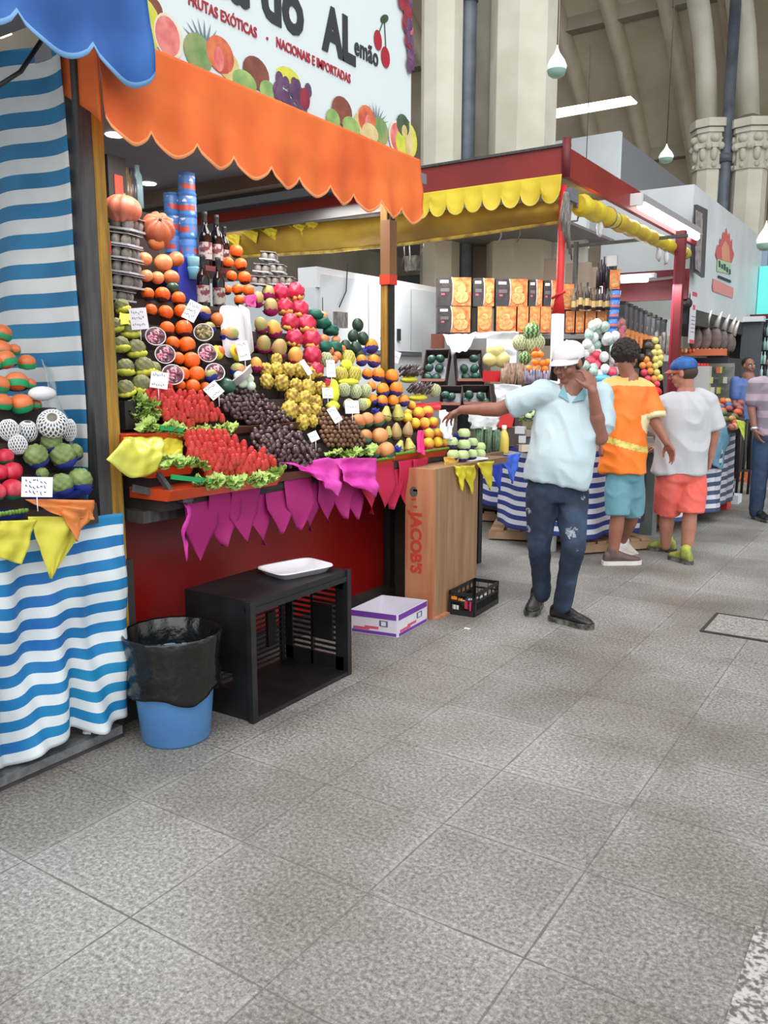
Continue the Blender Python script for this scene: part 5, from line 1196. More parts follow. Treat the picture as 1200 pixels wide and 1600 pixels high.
# fluorescent fittings and wrapped yellow tarp along the side
m_tube = mat('tube_light', (252, 254, 255), emit=5); m_fit = mat('fitting_grey', (150, 148, 150), .4); m_fitw = mat('fitting_white', (222, 224, 228), .4)
ff = empty('fluorescent_light', AX(1040, 345, cx+.04), 'bright fluorescent tube light along the outer red fascia', 'lamp')
A = AX(1000, 322, cx+.06); B_ = AX(1089, 371, cx+.06)
MB().tube([A, B_], .035, 12).build('tube', m_tube, ff)
up = Vector((0, 0, .075)); b = MB(); b.prism([A+up*.2+Vector((-.06, -.05, 0)), A+up*1.5+Vector((-.05, -.05, 0)), A+up*1.5+Vector((.03, -.05, 0)), A+up*.4+Vector((.06, -.05, 0))], (B_-A)*1.04); b.build('housing', m_fit, ff)
A2 = AX(994, 312, cx+.05); MB().box(A2, (.12, .06, .11)).build('end_cap', m_fitw, ff)
A = AX(903, 318, cx+.03); B_ = AX(1075, 398, cx+.03); d = B_-A
wy = empty('wrapped_tarpaulin', A, 'rolled bright yellow tarpaulin tied along the side of the red stall', 'tarpaulin')
n = 40; pth = [A+d*k/n for k in range(n+1)]
rr = [(.085-.025*k/n)*(1+.10*math.sin(k*1.7))*(.8 if k in (0, n) else 1) for k in range(n+1)]
MB().tube(pth, rr, 14).build('roll', mat('tarp_lemon', (232, 212, 40), .35, col2=(196, 164, 50), scale=5, bump=.4, bscale=16), wy)
for k in (8, 10, 36, 37, 39): MB().tube([pth[k]-Vector((0, .008, 0)), pth[k]+Vector((0, .008, 0))], rr[k]*1.08, 14).build('tie', m_pack, wy)
for k, px in ((9, 938), (34, 1030), (35, 1042)):
    p = AX(px, 335+(px-938)*.48, cx+.05); tag(MB().sph(p+Vector((0, 0, -.12)), (.03, .04, .07), 9, 7, fn=lambda d_, ph, th: 1+.4*noise.noise(d_*3+Vector((px, 0, 0)))).build('plastic_scrap', mat('scrap_grey', (206, 206, 212), .4)), 'pale plastic scrap tied under the yellow roll', 'scrap', 'plastic scraps')
# long dark truss seen under the roof
tag(MB().beam(AY(890, 385, 9), AY(1075, 368, 9), .04, .03).build('thin_truss', m_steel), 'thin dark truss bar behind the yellow roll', 'beam')
tag(MB().box2((-3.35, 8.8, 0), (-3.31, 8.85, 2.9)).build('thin_pole', m_steel), 'thin dark pole inside the red stall', 'pole')
# maroon post and inner frame
q = AX(1052, 560, cx+.12); 
mp_ = empty('maroon_post', (q.x, q.y, 0), 'dark maroon steel post at the far corner of the red stall', 'post')
MB().prism([(q.x-.05, q.y, 0), (q.x+.05, q.y, 0), (q.x+.05, q.y+.1, 0), (q.x-.05, q.y+.1, 0)], (0, 0, 3.07)).build('post', m_maroon, mp_)
MB().prism([(q.x-.052, q.y-.002, .9), (q.x-.03, q.y-.002, .9), (q.x-.03, q.y+.02, .9), (q.x-.052, q.y+.02, .9)], (0, 0, 1.9)).build('bright_edge', mat('maroon_bright', (150, 30, 60), .4), mp_)
a = AY(962, 434, 10.2); c = AY(1070, 420, 10.2)
mb_ = empty('maroon_beam', (a+c)/2, 'maroon beam with a white tube light inside the red stall', 'beam')
MB().box2((a.x-.5, 10.2, AY(1010, 470, 10.2).z), (q.x, 10.26, AY(1010, 424, 10.2).z)).build('beam', m_maroon, mb_)
MB().beam(AY(962, 443, 10.1), AY(1068, 432, 10.1), .02, .03).build('rail', m_greyp, mb_)
A = AY(971, 437.5, 9.9); B_ = AY(1012, 436, 9.9); MB().tube([A, B_], .035, 10).build('tube_light', m_tube, mb_)
MB().box((A+B_)/2+Vector((0, .06, .04)), ((B_-A).length+.14, .1, .05)).build('light_housing', m_fitw, mb_)
a_ = AY(955, 458, 11); c_ = AY(1056, 446, 11)
tag(MB().prism([a_, c_, Vector((c_.x, 11, 0)), Vector((a_.x, 11, 0))], (0, .05, 0)).build('back_board', mat('pale_green', (176, 186, 180), .6)), 'pale green back panel under the maroon beam', 'panel')
# grey square post at the counter
g = AZ(1008, 836, 0); gp = tag(MB().box2((g.x-.10, g.y, 0), (g.x+.06, g.y+.16, .92)).build('grey_post', mat('post_grey', (118, 124, 124), .5, col2=(102, 108, 108), scale=5)), 'square grey steel post between the striped cloths', 'post')
# counters
m_nb = mat('stripe_navy', (38, 52, 128), .6); m_nw = mat('stripe_white_b', (212, 214, 224), .65)
cnt = [(-3.85, 7.5), (-3.3, 7.3), (-3.2, 6.85), (-2.62, 6.5), (-2.32, 6.62), (-2.05, 7.15), (-2.0, 7.9), (-1.78, 8.8), (-1.82, 9.95), (-3.1, 9.95), (-3.2, 8.3), (-4.65, 8.3), (-4.65, 7.5)]
mc = empty('market_counter', (-3.0, 7.8, 0), 'long board counter of the red stall, draped in navy stripes', 'counter')
MB().prism([(x, y, .82) for x, y in cnt], (0, 0, .05)).build('worktop', mat('side_board', (120, 96, 74), .7), mc)
ins = [(-3.8, 7.6), (-3.2, 7.4), (-3.0, 6.95), (-2.6, 6.72), (-2.35, 6.85), (-2.2, 7.25), (-2.15, 7.95), (-1.95, 8.85), (-1.98, 9.85), (-3.0, 9.85), (-3.1, 8.2), (-4.6, 8.2), (-4.6, 7.6)]
MB().prism([(x, y, .14) for x, y in ins], (0, 0, .68)).build('base', m_dk, mc)
def skirt(pts, zt, zb0, zb1, ns, label, seed=0, ma=m_nb, mb2=m_nw, ph=0):
    L = [0]
    for i in range(len(pts)-1): L.append(L[-1]+math.dist(pts[i], pts[i+1]))
    def fn(u, v):
        s_ = u*L[-1]; i = 0
        while i < len(pts)-2 and s_ > L[i+1]: i += 1
        q = (s_-L[i])/(L[i+1]-L[i]); x = pts[i][0]+(pts[i+1][0]-pts[i][0])*q; y = pts[i][1]+(pts[i+1][1]-pts[i][1])*q
        dx, dy = pts[i+1][0]-pts[i][0], pts[i+1][1]-pts[i][1]; l = math.hypot(dx, dy); nx, ny = dy/l, -dx/l
        o = (.015*math.sin(u*L[-1]*16+v*2+seed)+.02*nz((u*5, v*2, 0), 1.2, seed))*(.3+v)+.03*v
        zb_ = zb0+(zb1-zb0)*u
        return (x+nx*o, y+ny*o, zt+(zb_-zt)*v+.012*math.sin(u*L[-1]*9+seed)*v)
    return striped(fn, int(L[-1]*30)+4, ns, ma, mb2, 'striped_cloth', label, 'tablecloth', sub=3, ph=ph)
skirt([(-3.85, 7.48), (-3.32, 7.28)], .87, .22, .22, 13, 'short navy striped cloth at the left end of the red stall counter', 1)
skirt([(-3.22, 6.83), (-2.62, 6.48), (-2.30, 6.60), (-2.03, 7.13)], .87, .16, .15, 17, 'navy striped cloth behind the man on the phone', 2)
skirt([(-1.99, 7.9), (-1.77, 8.8)], .87, .12, .13, 17, 'navy striped cloth behind the man in coral shorts', 3, mat('stripe_slate', (60, 72, 108), .6), mat('stripe_pale', (196, 198, 210), .65))
skirt([(-1.765, 8.8), (-1.80, 9.95)], .87, .12, .13, 17, 'far striped cloth beside the plain blue sheet', 4, mat('stripe_slate2', (64, 76, 100), .6), mat('stripe_pale2', (186, 190, 200), .65))
flap('blue_cloth', 'plain grey blue cloth over the far striped counter', [AX(1112, 672, -1.74), AX(1146, 664, -1.74), AX(1128, 735, -1.74), AX(1104, 720, -1.74)], mat('cloth_greyblue', (98, 144, 170), .7), 'cloth', 3, amp=.02)
# pallets
m_pal = mat('pallet_wood', (190, 156, 124), .7, col2=(160, 126, 98), scale=5)
def pallet(x, y, lx, ly, ang, label):
    root = empty('wooden_pallet', (x, y, 0), label, 'pallet'); R = Matrix.Rotation(ang, 3, 'Z')
    for k in range(3): MB().box(Vector((x, y, .05))+R @ Vector((0, (k-1)*ly*.42, 0)), (lx, .08, .07), R).build('bearer', m_pal, root)
    for k in range(6): MB().box(Vector((x, y, .097))+R @ Vector(((k-2.5)*lx/6, 0, 0)), (lx/7.5, ly, .02), R).build('slat', m_pal, root)
pallet(-2.95, 7.15, .9, .55, .35, 'pale wooden pallet under the navy striped cloth')
pallet(-2.35, 7.05, .65, .6, .9, 'pale wooden pallet behind the man on the phone')
pallet(-3.7, 7.85, .8, .5, .3, 'pale wooden pallet at the left end of the red stall')
for (x, y, z, e) in ((-4.3, 7.0, 3.0, 34), (-3.1, 9.6, 2.5, 22), (-3.3, 7.3, 3.0, 16)):  # added fill lights for stall and kiosk; the second backs the beam tube
    l = bpy.data.lights.new('stall_fill', 'AREA'); l.energy = e; l.shape = 'RECTANGLE'; l.size = 1.4; l.size_y = .1
    lo = bpy.data.objects.new('stall_fill', l); COL.objects.link(lo); lo.location = (x, y, z)
tt = empty('tube_light', (-5.2, 8.0, 3.02), 'added white tube light under the red stall roof, hidden behind the tarpaulin', 'lamp')  # unseen tube, added as a source for the fill light
MB().tube([(-5.9, 8.0, 3.04), (-4.5, 8.0, 3.04)], .02, 8).build('tube', m_tube, tt)
# ---- shelving with boxed cakes
m_bk = mat('box_black', (50, 44, 46), .5, col2=(66, 60, 62), scale=20); m_bo = mat('box_flame', (206, 84, 44), .5, col2=(232, 168, 96), scale=16); m_by = mat('box_cake', (226, 182, 118), .5, col2=(206, 120, 60), scale=30)
m_bw = mat('box_white', (210, 204, 196), .5)
def cakebox(px0, px1, py0, py1, dp, split, label, group, dd=.2):
    A = AD(px0, py1, dp); B_ = AD(px1, py1, dp); T = AD(px0, py0, dp); h = T.z-A.z; B_.z = A.z
    r_ = (B_-A); L = r_.length; r_.normalize(); n_ = Vector((r_.y, -r_.x, 0)); bkv = -n_*dd
    root = empty('cake_box', (A+B_)/2, label, 'box', group)
    MB().prism([A, B_, B_+bkv, A+bkv], (0, 0, h)).build('carton', m_bk, root)
    b = MB(); s0 = split
    def q(a, c, z0, z1, m, o):
        b.use(m); b.prism([A+r_*L*a+n_*o+Vector((0,0,h*z0)), A+r_*L*c+n_*o+Vector((0,0,h*z0)), A+r_*L*c+n_*o+Vector((0,0,h*z1)), A+r_*L*a+n_*o+Vector((0,0,h*z1))], n_*.001)
    if s0 < 1:
        q(s0, .99, .01, .99, m_bo, .001); 
        w2 = (.99-s0)
        C_ = A+r_*L*(s0+w2*.5)+n_*.004+Vector((0, 0, h*.30)); Rm = Matrix((r_, n_, Vector((0,0,1)))).transposed()
        b.use(m_by); b.sph(C_, (L*w2*.42, .003, h*.22), 14, 6, R=Rm); b.sph(C_+Vector((0, 0, h*.28)), (L*w2*.25, .003, h*.14), 12, 6, R=Rm)
    if s0 > .1:
        q(.08, s0*.75, .80, .90, m_bw, .001); q(.1, s0*.8, .5, .62, mat('box_grey', (104, 98, 100), .5), .001); q(.12, s0*.5, .38, .45, m_carr, .001)
        b.use(m_bw); b.tube([A+r_*L*(s0-.02+.06*math.sin(k/6*pi))+n_*.004+Vector((0, 0, h*(k/6))) for k in range(7)], .005, 4)
    b.build('print', None, root)
dp = 8.25
for i, (a, c, s_) in enumerate([(683, 736, .44), (739, 772, .5), (774, 824, .44), (826, 847, .55), (849, 869, .6)]): cakebox(a, c, 434+i*1.2, 478+i*.8, dp, s_, 'black and orange cake box on the upper shelf, %s from the left' % ['first', 'second', 'third', 'fourth', 'fifth'][i], 'cake boxes on the upper shelf')
for i, (a, c, s_) in enumerate([(683, 735, .42), (746, 768, 0), (775, 806, 0), (808, 825, 0), (827, 843, 0), (844, 860, 0)]): cakebox(a, c, 479, 520, dp, s_, 'orange cake box on the lower shelf, %s from the left' % ['first', 'second', 'third', 'fourth', 'fifth', 'sixth'][i], 'cake boxes on the lower shelf')
for i, (a, c) in enumerate([(883, 897), (899, 912), (914, 930), (932, 947)]): cakebox(a, c, 486, 520, dp+.15, 0, 'small orange cake box right of the striped post, %s from the left' % ['first', 'second', 'third', 'fourth'][i], 'small orange boxes right of the post')
for i, (a, c, t, bb_) in enumerate([(878, 896, 444, 484), (952, 968, 422, 452)]): cakebox(a, c, t, bb_, dp+.1, 0, ['pale orange cake box right of the striped post', 'single orange cake box on top of the tin pile'][i], None)
A = AD(675, 523, dp-.02); B_ = AD(965, 523, dp+.1); tag(MB().prism([A, B_, B_+FW*.35, A+FW*.35], (0, 0, -.04)).build('shelf_board', m_greyp), 'long grey shelf carrying the cake boxes', 'shelf')
for px in (700, 790, 870, 950): 
    q = AD(px, 520, dp+.25); tag(MB().box2((q.x-.02, q.y-.02, .87), (q.x+.02, q.y+.02, q.z+.5)).build('shelf_upright', m_greyp), 'grey upright behind the cake boxes', 'upright', 'shelf uprights')
# bottles beside the post
for i in range(12):
    px = 896+i*5.2; c_ = random.choice([(54, 48, 54), (90, 72, 56), (120, 110, 96), (66, 70, 76)])
    p = AD(px, 484+random.uniform(-2, 2), dp+.05+.02*(i % 2)); hgt = random.uniform(.20, .27)
    b = MB(); b.use(mat('jar_%d' % c_[0], c_, .3)); b.lathe([(.0005, 0), (.024, 0), (.024, hgt*.6), (.010, hgt*.75), (.010, hgt), (.0005, hgt)], p, 12); b.use(mat('jar_label', (204, 176, 120), .5)); b.lathe([(.0245, hgt*.15), (.0245, hgt*.42)], p, 12)
    tag(b.build('bottle', None), 'dark labelled bottle in the row right of the striped post', 'bottle', 'bottles right of the striped post')
for i in range(7):
    p = AD(934+i*4.5, 452-(i % 3)*5, dp+.2); tag(MB().lathe([(.0005, 0), (.022, 0), (.022, .16), (.009, .2), (.009, .26), (.0005, .26)], p, 10).build('bottle', mat('jar_54', (54, 48, 54), .3)), 'dark bottle standing on the upper crate right of the post', 'bottle', 'upper bottles right of the post')
for i, py in enumerate([462, 477, 492, 507, 522, 534]):
    p = AD(962-i*1.5, py+6, dp-.1)
    b = MB(); b.use(mat('tin_blue_b', (74, 124, 206), .3)); b.lathe([(.0005, 0), (.045, 0), (.045, .085), (.0005, .085)], p, 16); b.use(mat('tin_band', (212, 108, 84), .4)); b.lathe([(.0455, .02), (.0455, .04)], p, 16)
    tag(b.build('tin', None), 'blue tin in the leaning stack of the red stall, %s from the top' % ['first', 'second', 'third', 'fourth', 'fifth', 'sixth'][i], 'tin', 'blue tins of the red stall')
tag(MB().box(AD(957, 408, 8.3), (.10, .04, .10)).build('scale_display', mat('scale_grey', (196, 196, 196), .5)), 'pale square scale display on top of the stacked goods', 'scale')
# the receding inner row
for i in range(9):
    t = i/8; p = AD(972+t*62, 500+t*24, 8.6+t*1.4); h = .26
    b = MB(); b.use(mat('pack_slate', (72, 74, 78), .5)); b.box(p+Vector((0, 0, h*.1)), (.08, .09, h)); b.use(mat('pack_lid', (40, 40, 42), .5)); b.box(p+Vector((0, 0, h*.66)), (.09, .10, .03))
    b.use(m_pack); b.box(p+Vector((.0, -.046, h*.0)), (.04, .004, .06))
    tag(b.build('dark_jar', None), 'dark slate jar in the receding inner row', 'jar', 'dark jars in the inner row')
for i in range(9):
    t = i/8; p = AD(976+t*56, 533+t*14, 8.5+t*1.3)
    b = MB(); b.use(m_bo); b.box(p, (.07, .08, .24)); b.use(m_by); b.sph(p+Vector((.0, -.042, -.04)), (.03, .004, .05), 10, 6)
    tag(b.build('snack_bag', None), 'orange snack pack in the receding inner row', 'packet', 'orange packs in the inner row')
for i in range(6): p = AD(1020+i*6, 540-(i % 2)*6, 9.6); tag(MB().box(p, (.035, .05, .22)).build('grey_packet', m_pack), 'grey packet beside the maroon post', 'packet', 'grey packets by the maroon post')
tag(MB().beam(AD(965, 524, 8.6), AD(1045, 552, 10.1), .10, .025).build('inner_shelf', m_greyp), 'narrow inner shelf running back towards the maroon post', 'shelf')
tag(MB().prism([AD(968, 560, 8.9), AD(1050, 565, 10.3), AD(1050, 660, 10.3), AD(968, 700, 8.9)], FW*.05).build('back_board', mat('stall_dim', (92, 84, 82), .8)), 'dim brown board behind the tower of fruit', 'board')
# ---- goods on and behind the counter: avocado cartons
m_cart = mat('carton_dark', (62, 44, 44), .7); m_cartr = mat('carton_rust', (120, 66, 52), .7); m_pap = mat('paper_lilac', (206, 208, 220), .5)
def avobox(pc, w_, h_, dpx, lean, spots, label, paper=False):
    c = AD(*pc, dpx); wm_ = w_/F*dpx; hm = h_/F*dpx
    n_ = (-FW+UP*.5+RT*lean).normalized(); rg = Vector((0,0,1)).cross(n_).normalized(); up_ = n_.cross(rg); R = Matrix((rg, up_, n_)).transposed()
    root = empty('avocado_carton', c, label, 'box')
    b = MB(); t = .008; dz = .12
    b.box(c-n_*dz, (wm_, hm, t), R); b.box(c+rg*wm_/2-n_*dz/2, (t, hm, dz), R); b.box(c-rg*wm_/2-n_*dz/2, (t, hm, dz), R); b.box(c+up_*hm/2-n_*dz/2, (wm_, t, dz), R); b.box(c-up_*hm/2-n_*dz/2, (wm_, t, dz), R)
    b.build('carton', m_cart, root)
    MB().box(c-up_*hm/2+n_*.002, (wm_, .03, .006), R).build('rust_edge', m_cartr, root)
    if paper: MB().box(c-n_*dz*.8, (wm_*.8, hm*.8, .004), R).build('pale_liner', m_pap, root)
    return c, R
for nm, pc, w_, h_, dpx, ln, sp_ in (('upper left', (680, 570), 38, 58, 7.9, -.25, [(674,561),(688,560),(671,575),(686,575),(668,589),(682,590)]), ('upper right', (734, 570), 42, 58, 7.9, .05, [(740,560),(725,576),(741,576),(728,589),(743,588)]),
                                    ('lower left', (704, 617), 34, 34, 7.7, -.2, [(705,620),(696,617)]), ('lower right', (745, 616), 44, 34, 7.7, .05, [(733,617),(751,619),(727,628),(759,629)])):
    avobox(pc, w_, h_, dpx, ln, None, 'dark carton of green avocados, %s of the four tilted ones' % nm, True)
    for k, (px, py) in enumerate(sp_):
        p = AD(px, py, dpx-.0+.03); put(PR_avo2, p, 7.2/F*dpx/.053, rq(3), 'glossy avocado in the %s tilted carton' % nm, 'avocados in the %s carton' % nm)
flap('white_paper', 'white crumpled paper draped between the avocado cartons', [AD(692, 520, 7.95), AD(745, 520, 7.95), AD(730, 548, 7.8), AD(706, 552, 7.8)], m_pap, 'paper', 3, amp=.03)
flap('white_paper', 'wide white sheet behind the pale yellow melons', [AD(738, 520, 8.1), AD(812, 518, 8.1), AD(806, 568, 8.1), AD(745, 570, 8.1)], mat('sheet_white', (222, 224, 232), .5), 'paper', 5, amp=.03)
tag(MB().box(AD(684, 533, 8.1), (.13, .04, .14)).build('rust_box', m_cartr), 'rust brown box above the left avocado carton', 'box')
for i, (px, py, r) in enumerate([(774, 548, 14), (784, 562, 13), (766, 562, 12)]): put(PR_yang, AD(px, py, 7.9), r/F*7.9/.06, rq(.4), 'pale yellow melon on the white sheet, %s' % ['top', 'lower right', 'lower left'][i], 'pale yellow melons')
tag(MB().box(AD(708, 586, 8.25), (.7, .05, .7)).build('goods_board', m_greyp), 'grey board behind the avocado cartons', 'board')
for i, (px, py, r) in enumerate([(831, 518, 13.5), (820, 559, 10.5)]): put(PR_wm, AD(px, py, 7.7), r/F*7.7/.08, rq(.3), ['striped watermelon at the top of the pile left of the post', 'striped watermelon lower in the pile left of the post'][i], 'striped watermelons')
place_pm = [(812, 536, 11), (832, 539, 12.5), (841, 535, 10)]
for i, (px, py, r) in enumerate(place_pm): put(PR_melon, AD(px, py, 7.72), r/F*7.7/.037, rq(.4), 'pale green melon left of the striped post, %s' % ['left', 'middle', 'right'][i], 'pale green melons')
for i, (px, py) in enumerate([(836,554),(844,554),(836,566),(847,567),(856,566),(826,576),(837,577),(851,577)]): put(PR_tang, AD(px, py, 7.6), 6.2/F*7.6/.036, rq(.4), 'orange tangerine piled left of the striped post', 'tangerines left of the post')
tag(MB().box(AD(828, 548, 7.72), (.16, .05, .05)).build('red_box_edge', mat('bright_red2', (214, 66, 48), .5)), 'red box edge under the pale green melons', 'box')
b = MB(); rnd = random.Random(4)
for k in range(60):
    px = rnd.uniform(786, 816); p = AD(px, 602, 7.55+rnd.uniform(0, .1)); t = AD(px+rnd.uniform(-3, 3), rnd.uniform(566, 580), 7.6); b.tube([p, p.lerp(t, .5)+Vector((rnd.uniform(-.01, .01), 0, 0)), t], [.012, .016, .009], 5)
tag(b.build('cinnamon_bundle', mat('jute', (158, 128, 106), .7, col2=(120, 92, 78), scale=30)), 'bundle of pale brown sticks left of the watermelon', 'bundle')
b = MB()
for k in range(30): px = rnd.uniform(818, 858); p = AD(px, 600, 7.5); t = AD(px, rnd.uniform(576, 588), 7.5); b.tube([p, t], .013, 5)
tag(b.build('lilac_bundle', mat('lilac_film', (140, 130, 150), .3, col2=(90, 84, 110), scale=20)), 'dark lilac wrapped bunches below the tangerines', 'bundle')
tag(MB().box(AD(768, 588, 7.6), (.13, .1, .10)).build('red_box', mat('bright_red', (214, 34, 36), .45)), 'small red box beside the brown bundle', 'box')
for (px, py, dpx, w_) in ((790, 668, 7.35, .2), (838, 600, 7.5, .3), (942, 606, 7.82, .3), (1020, 622, 7.95, .16)):
    q = AD(px, py, dpx); tag(MB().box2((q.x-w_/2, q.y-.02, .87), (q.x+w_/2, q.y+.2, q.z)).build('goods_crate', mat('crate_dim', (96, 84, 80), .7)), 'brown crate lifting the goods of the red stall', 'crate', 'crates lifting goods')
tag(MB().prism([AD(776, 646, 7.3), AD(806, 640, 7.3), AD(800, 668, 7.3), AD(780, 668, 7.3)], FW*.1).build('red_cloth', mat('bright_red', (214, 34, 36), .45)), 'bright red cloth under the outstretched arm', 'cloth')
for i, (px, py, c_) in enumerate([(814, 672, (206, 206, 212)), (826, 676, (150, 138, 130)), (816, 686, (196, 196, 200)), (830, 690, (92, 96, 104)), (820, 700, (214, 200, 180)), (834, 702, (84, 90, 104)), (826, 664, (120, 110, 84))]):
    tag(MB().box(AD(px, py, 7.0), (.085, .06, .06), Matrix.Rotation(i, 3, 'Z')).build('small_packet', mat('packet%d' % i, c_, .5)), 'small packet stacked beside the man in the white cap, %s' % ['topmost left', 'upper right', 'middle left', 'middle right', 'lower left', 'lowest right', 'brown one'][i], 'packet')
for i, (px, py) in enumerate([(830,640),(834,647),(826,650),(838,655),(834,668),(838,676)]): put(PR_apg, AD(px, py, 7.0), .8, rq(.5), 'green lime-like fruit beside the white shirt', 'green fruit beside the white shirt')
b = MB(); 
for k in range(18): p = AD(812+k*1.6, 656+rnd.uniform(-4, 4), 7.05); b.tube([p, p+Vector((rnd.uniform(-.06, .06), 0, rnd.uniform(-.02, .03)))], .012, 5)
tag(b.build('chillies', mat('bean_green', (96, 124, 62), .5)), 'heap of long green pods beside the white shirt', 'vegetables', kind='stuff')
# column of support crates for those goods
for (px, py, dpx, w_) in ((832, 612, 7.65, .34), (776, 600, 8.0, .34), (826, 720, 7.1, .26)):
    q = AD(px, py, dpx); tag(MB().box2((q.x-w_/2, q.y, .87), (q.x+w_/2, q.y+.25, max(.9, q.z))).build('goods_crate', mat('crate_dim', (96, 84, 80), .7)), 'brown crate lifting the goods of the red stall', 'crate', 'crates lifting goods')
flap('white_bag', 'white plastic bag hanging behind the outstretched upper arm', [AD(772, 600, 6.9), AD(815, 602, 6.9), AD(810, 636, 6.9), AD(776, 632, 6.9)], mat('bag_white', (236, 238, 244), .4), 'bag', 6, amp=.03)
# ---- wrapped fruit between the heads
for i in range(34):
    px = random.uniform(910, 962); py = 508+i*2.6+random.uniform(-3, 3); k = random.choice([0, 0, 1, 2])
    c_ = [(214, 222, 222), (206, 60, 84), (150, 176, 164)][k] if not (px > 940 and py > 585) else (74, 160, 206)
    p = AD(px, py, 8.0+random.random()*.15); tag(bump_sph(.047, (1, 1, 1.1), .12, 4).build('wrapped_fruit', mat('wrap_%d' % c_[0], c_, .4, col2=tuple(min(255, x+30) for x in c_), scale=40), None, local=True), 'foam-wrapped fruit piled between the white cap and the dark hair', 'fruit', 'wrapped fruit between the heads').location = p
tag(MB().sph(AD(942, 594, 7.8), (.09, .05, .05), 12, 8, fn=lambda d_, ph, th: 1+.3*noise.noise(d_*3)).build('blue_bag', mat('bag_sky', (84, 170, 220), .4)), 'sky blue bag beside the dark hair', 'bag')
for i in range(16):
    px = 958+random.uniform(0, 18); py = 505+i*4.5; p = AD(px, py, 8.3); tag(bump_sph(.04, (1, 1, 1.2), .15, 4).build('foliage_fruit', mat('green_mix', (92, 120, 84), .6, col2=(190, 90, 110), scale=14), None, local=True), 'green and pink fruit behind the dark hair', 'fruit', 'fruit behind the dark hair').location = p
TW = [(1024,532,0),(1017,541,1),(1027,543,0),(1012,540,1),(1022,551,0),(1030,551,0),(1015,555,1),(1024,561,0),(1032,559,0),(1010,562,2),(1003,558,1),(1004,571,2),(1014,570,2),(1024,572,0),(1030,568,0),(1006,582,3),(1016,580,2),(1026,582,0),(1012,592,3),(1022,592,2),(1031,590,0),(1016,603,2),(1026,600,3),(1006,598,3),(1010,611,3),(1020,612,2)]
for i, (px, py, k) in enumerate(TW):
    c_ = [(206, 196, 110), (70, 60, 50), (226, 150, 70), (214, 70, 96)][k]
    p = AD(px, py, 8.15); o = tag(bump_sph(.034, (1, 1, 1), .05).build('tower_fruit', mat('tower_%d' % k, c_, .4), None, local=True), '%s fruit in the tall mixed tower beside the blue cap' % ['yellow green', 'dark', 'orange', 'pink red'][k], 'fruit', '%s fruit of the mixed tower' % ['yellow green', 'dark', 'orange', 'pink red'][k]); o.location = p
def flr(p): return Vector((p.x, p.y, .0))
tag(MB().prism([flr(AD(1000, 625, 8.3)), flr(AD(1038, 625, 8.3)), AD(1038, 625, 8.3), AD(1030, 530, 8.4), AD(1012, 530, 8.4), AD(1000, 625, 8.3)], HFL*.15).build('tower_stand', m_stand), 'narrow dark stand behind the mixed tower of fruit', 'stand')
tag(MB().sph(AD(1020, 612, 7.95), (.09, .06, .05), 12, 8, fn=lambda d_, ph, th: 1+.2*noise.noise(d_*3)).build('red_net', mat('net_red', (206, 40, 50), .5)), 'red net bag at the foot of the mixed tower', 'bag')
tag(MB().box(AD(985, 560, 8.6), (.25, .3, .2)).build('hidden_crate', m_stand), 'dark crate behind the dark hair', 'crate')
# ================================================================ KIOSKS BEHIND
m_wk = mat('kiosk_white', (214, 220, 224), .5, col2=(202, 208, 212), scale=1.5); m_wkd = mat('kiosk_grey', (150, 154, 160), .5); m_gs = mat('gasket', (96, 100, 104), .6)
kz = empty('white_kiosk', (-5.0, 7, 0), 'closed white panelled kiosk behind the fruit pyramids', 'kiosk')
KX = -4.75
MB().box2((KX-1.5, 6.1, 0), (KX, 8.45, 2.28)).build('body', m_wk, kz)
MB().box2((KX, 6.14, 1.74), (KX+.03, 8.44, 2.40)).build('upper_panel', m_wk, kz)
MB().box2((KX, 6.1, 1.70), (KX+.034, 8.44, 1.735)).build('gasket', m_gs, kz)
MB().box2((KX-.2, 6.1, 2.28), (KX+.02, 8.44, 2.46)).build('top_strip', mat('kiosk_top', (226, 228, 230), .5), kz)
for y in (6.9, 7.7, 8.36): MB().box2((KX+.03, y, 1.76), (KX+.034, y+.012, 2.38)).build('seam', m_wkd, kz)
MB().box(AX(622, 523, KX+.03), (.04, .05, .12)).build('latch', m_blk, kz)
MB().box2((KX-1.5, 5.9, .0), (KX-.25, 6.1, 2.36)).build('side_body', mat('kiosk_side', (196, 204, 210), .5), kz)
MB().box2((-3.95, 8.75, 2.0), (-3.9, 8.8, 2.02)).build('hook', m_blk, kz)
q = AX(532, 500, -4.55); tag(MB().box(q, (.05, .16, .14)).build('wall_switch', m_pack), 'pale grey switch box on the white kiosk wall', 'switch')
tag(MB().tube([AX(543, 412, -4.7), AX(541, 455, -4.7), AX(530, 480, -4.7)], .006, 5).build('cable', m_blk), 'thin dark cable hanging on the white kiosk', 'cable')
tag(MB().box(AD(645, 412, 9.7), (.16, .1, .17)).build('vent_box', m_pack), 'small grey grille box above the white kiosk', 'box')
tag(MB().box2((-8.5, 9.3, 2.0), (-5.0, 9.6, 2.75)).build('dark_sign', mat('sign_dark', (56, 56, 60), .6)), 'dark board behind the white kiosk', 'board')
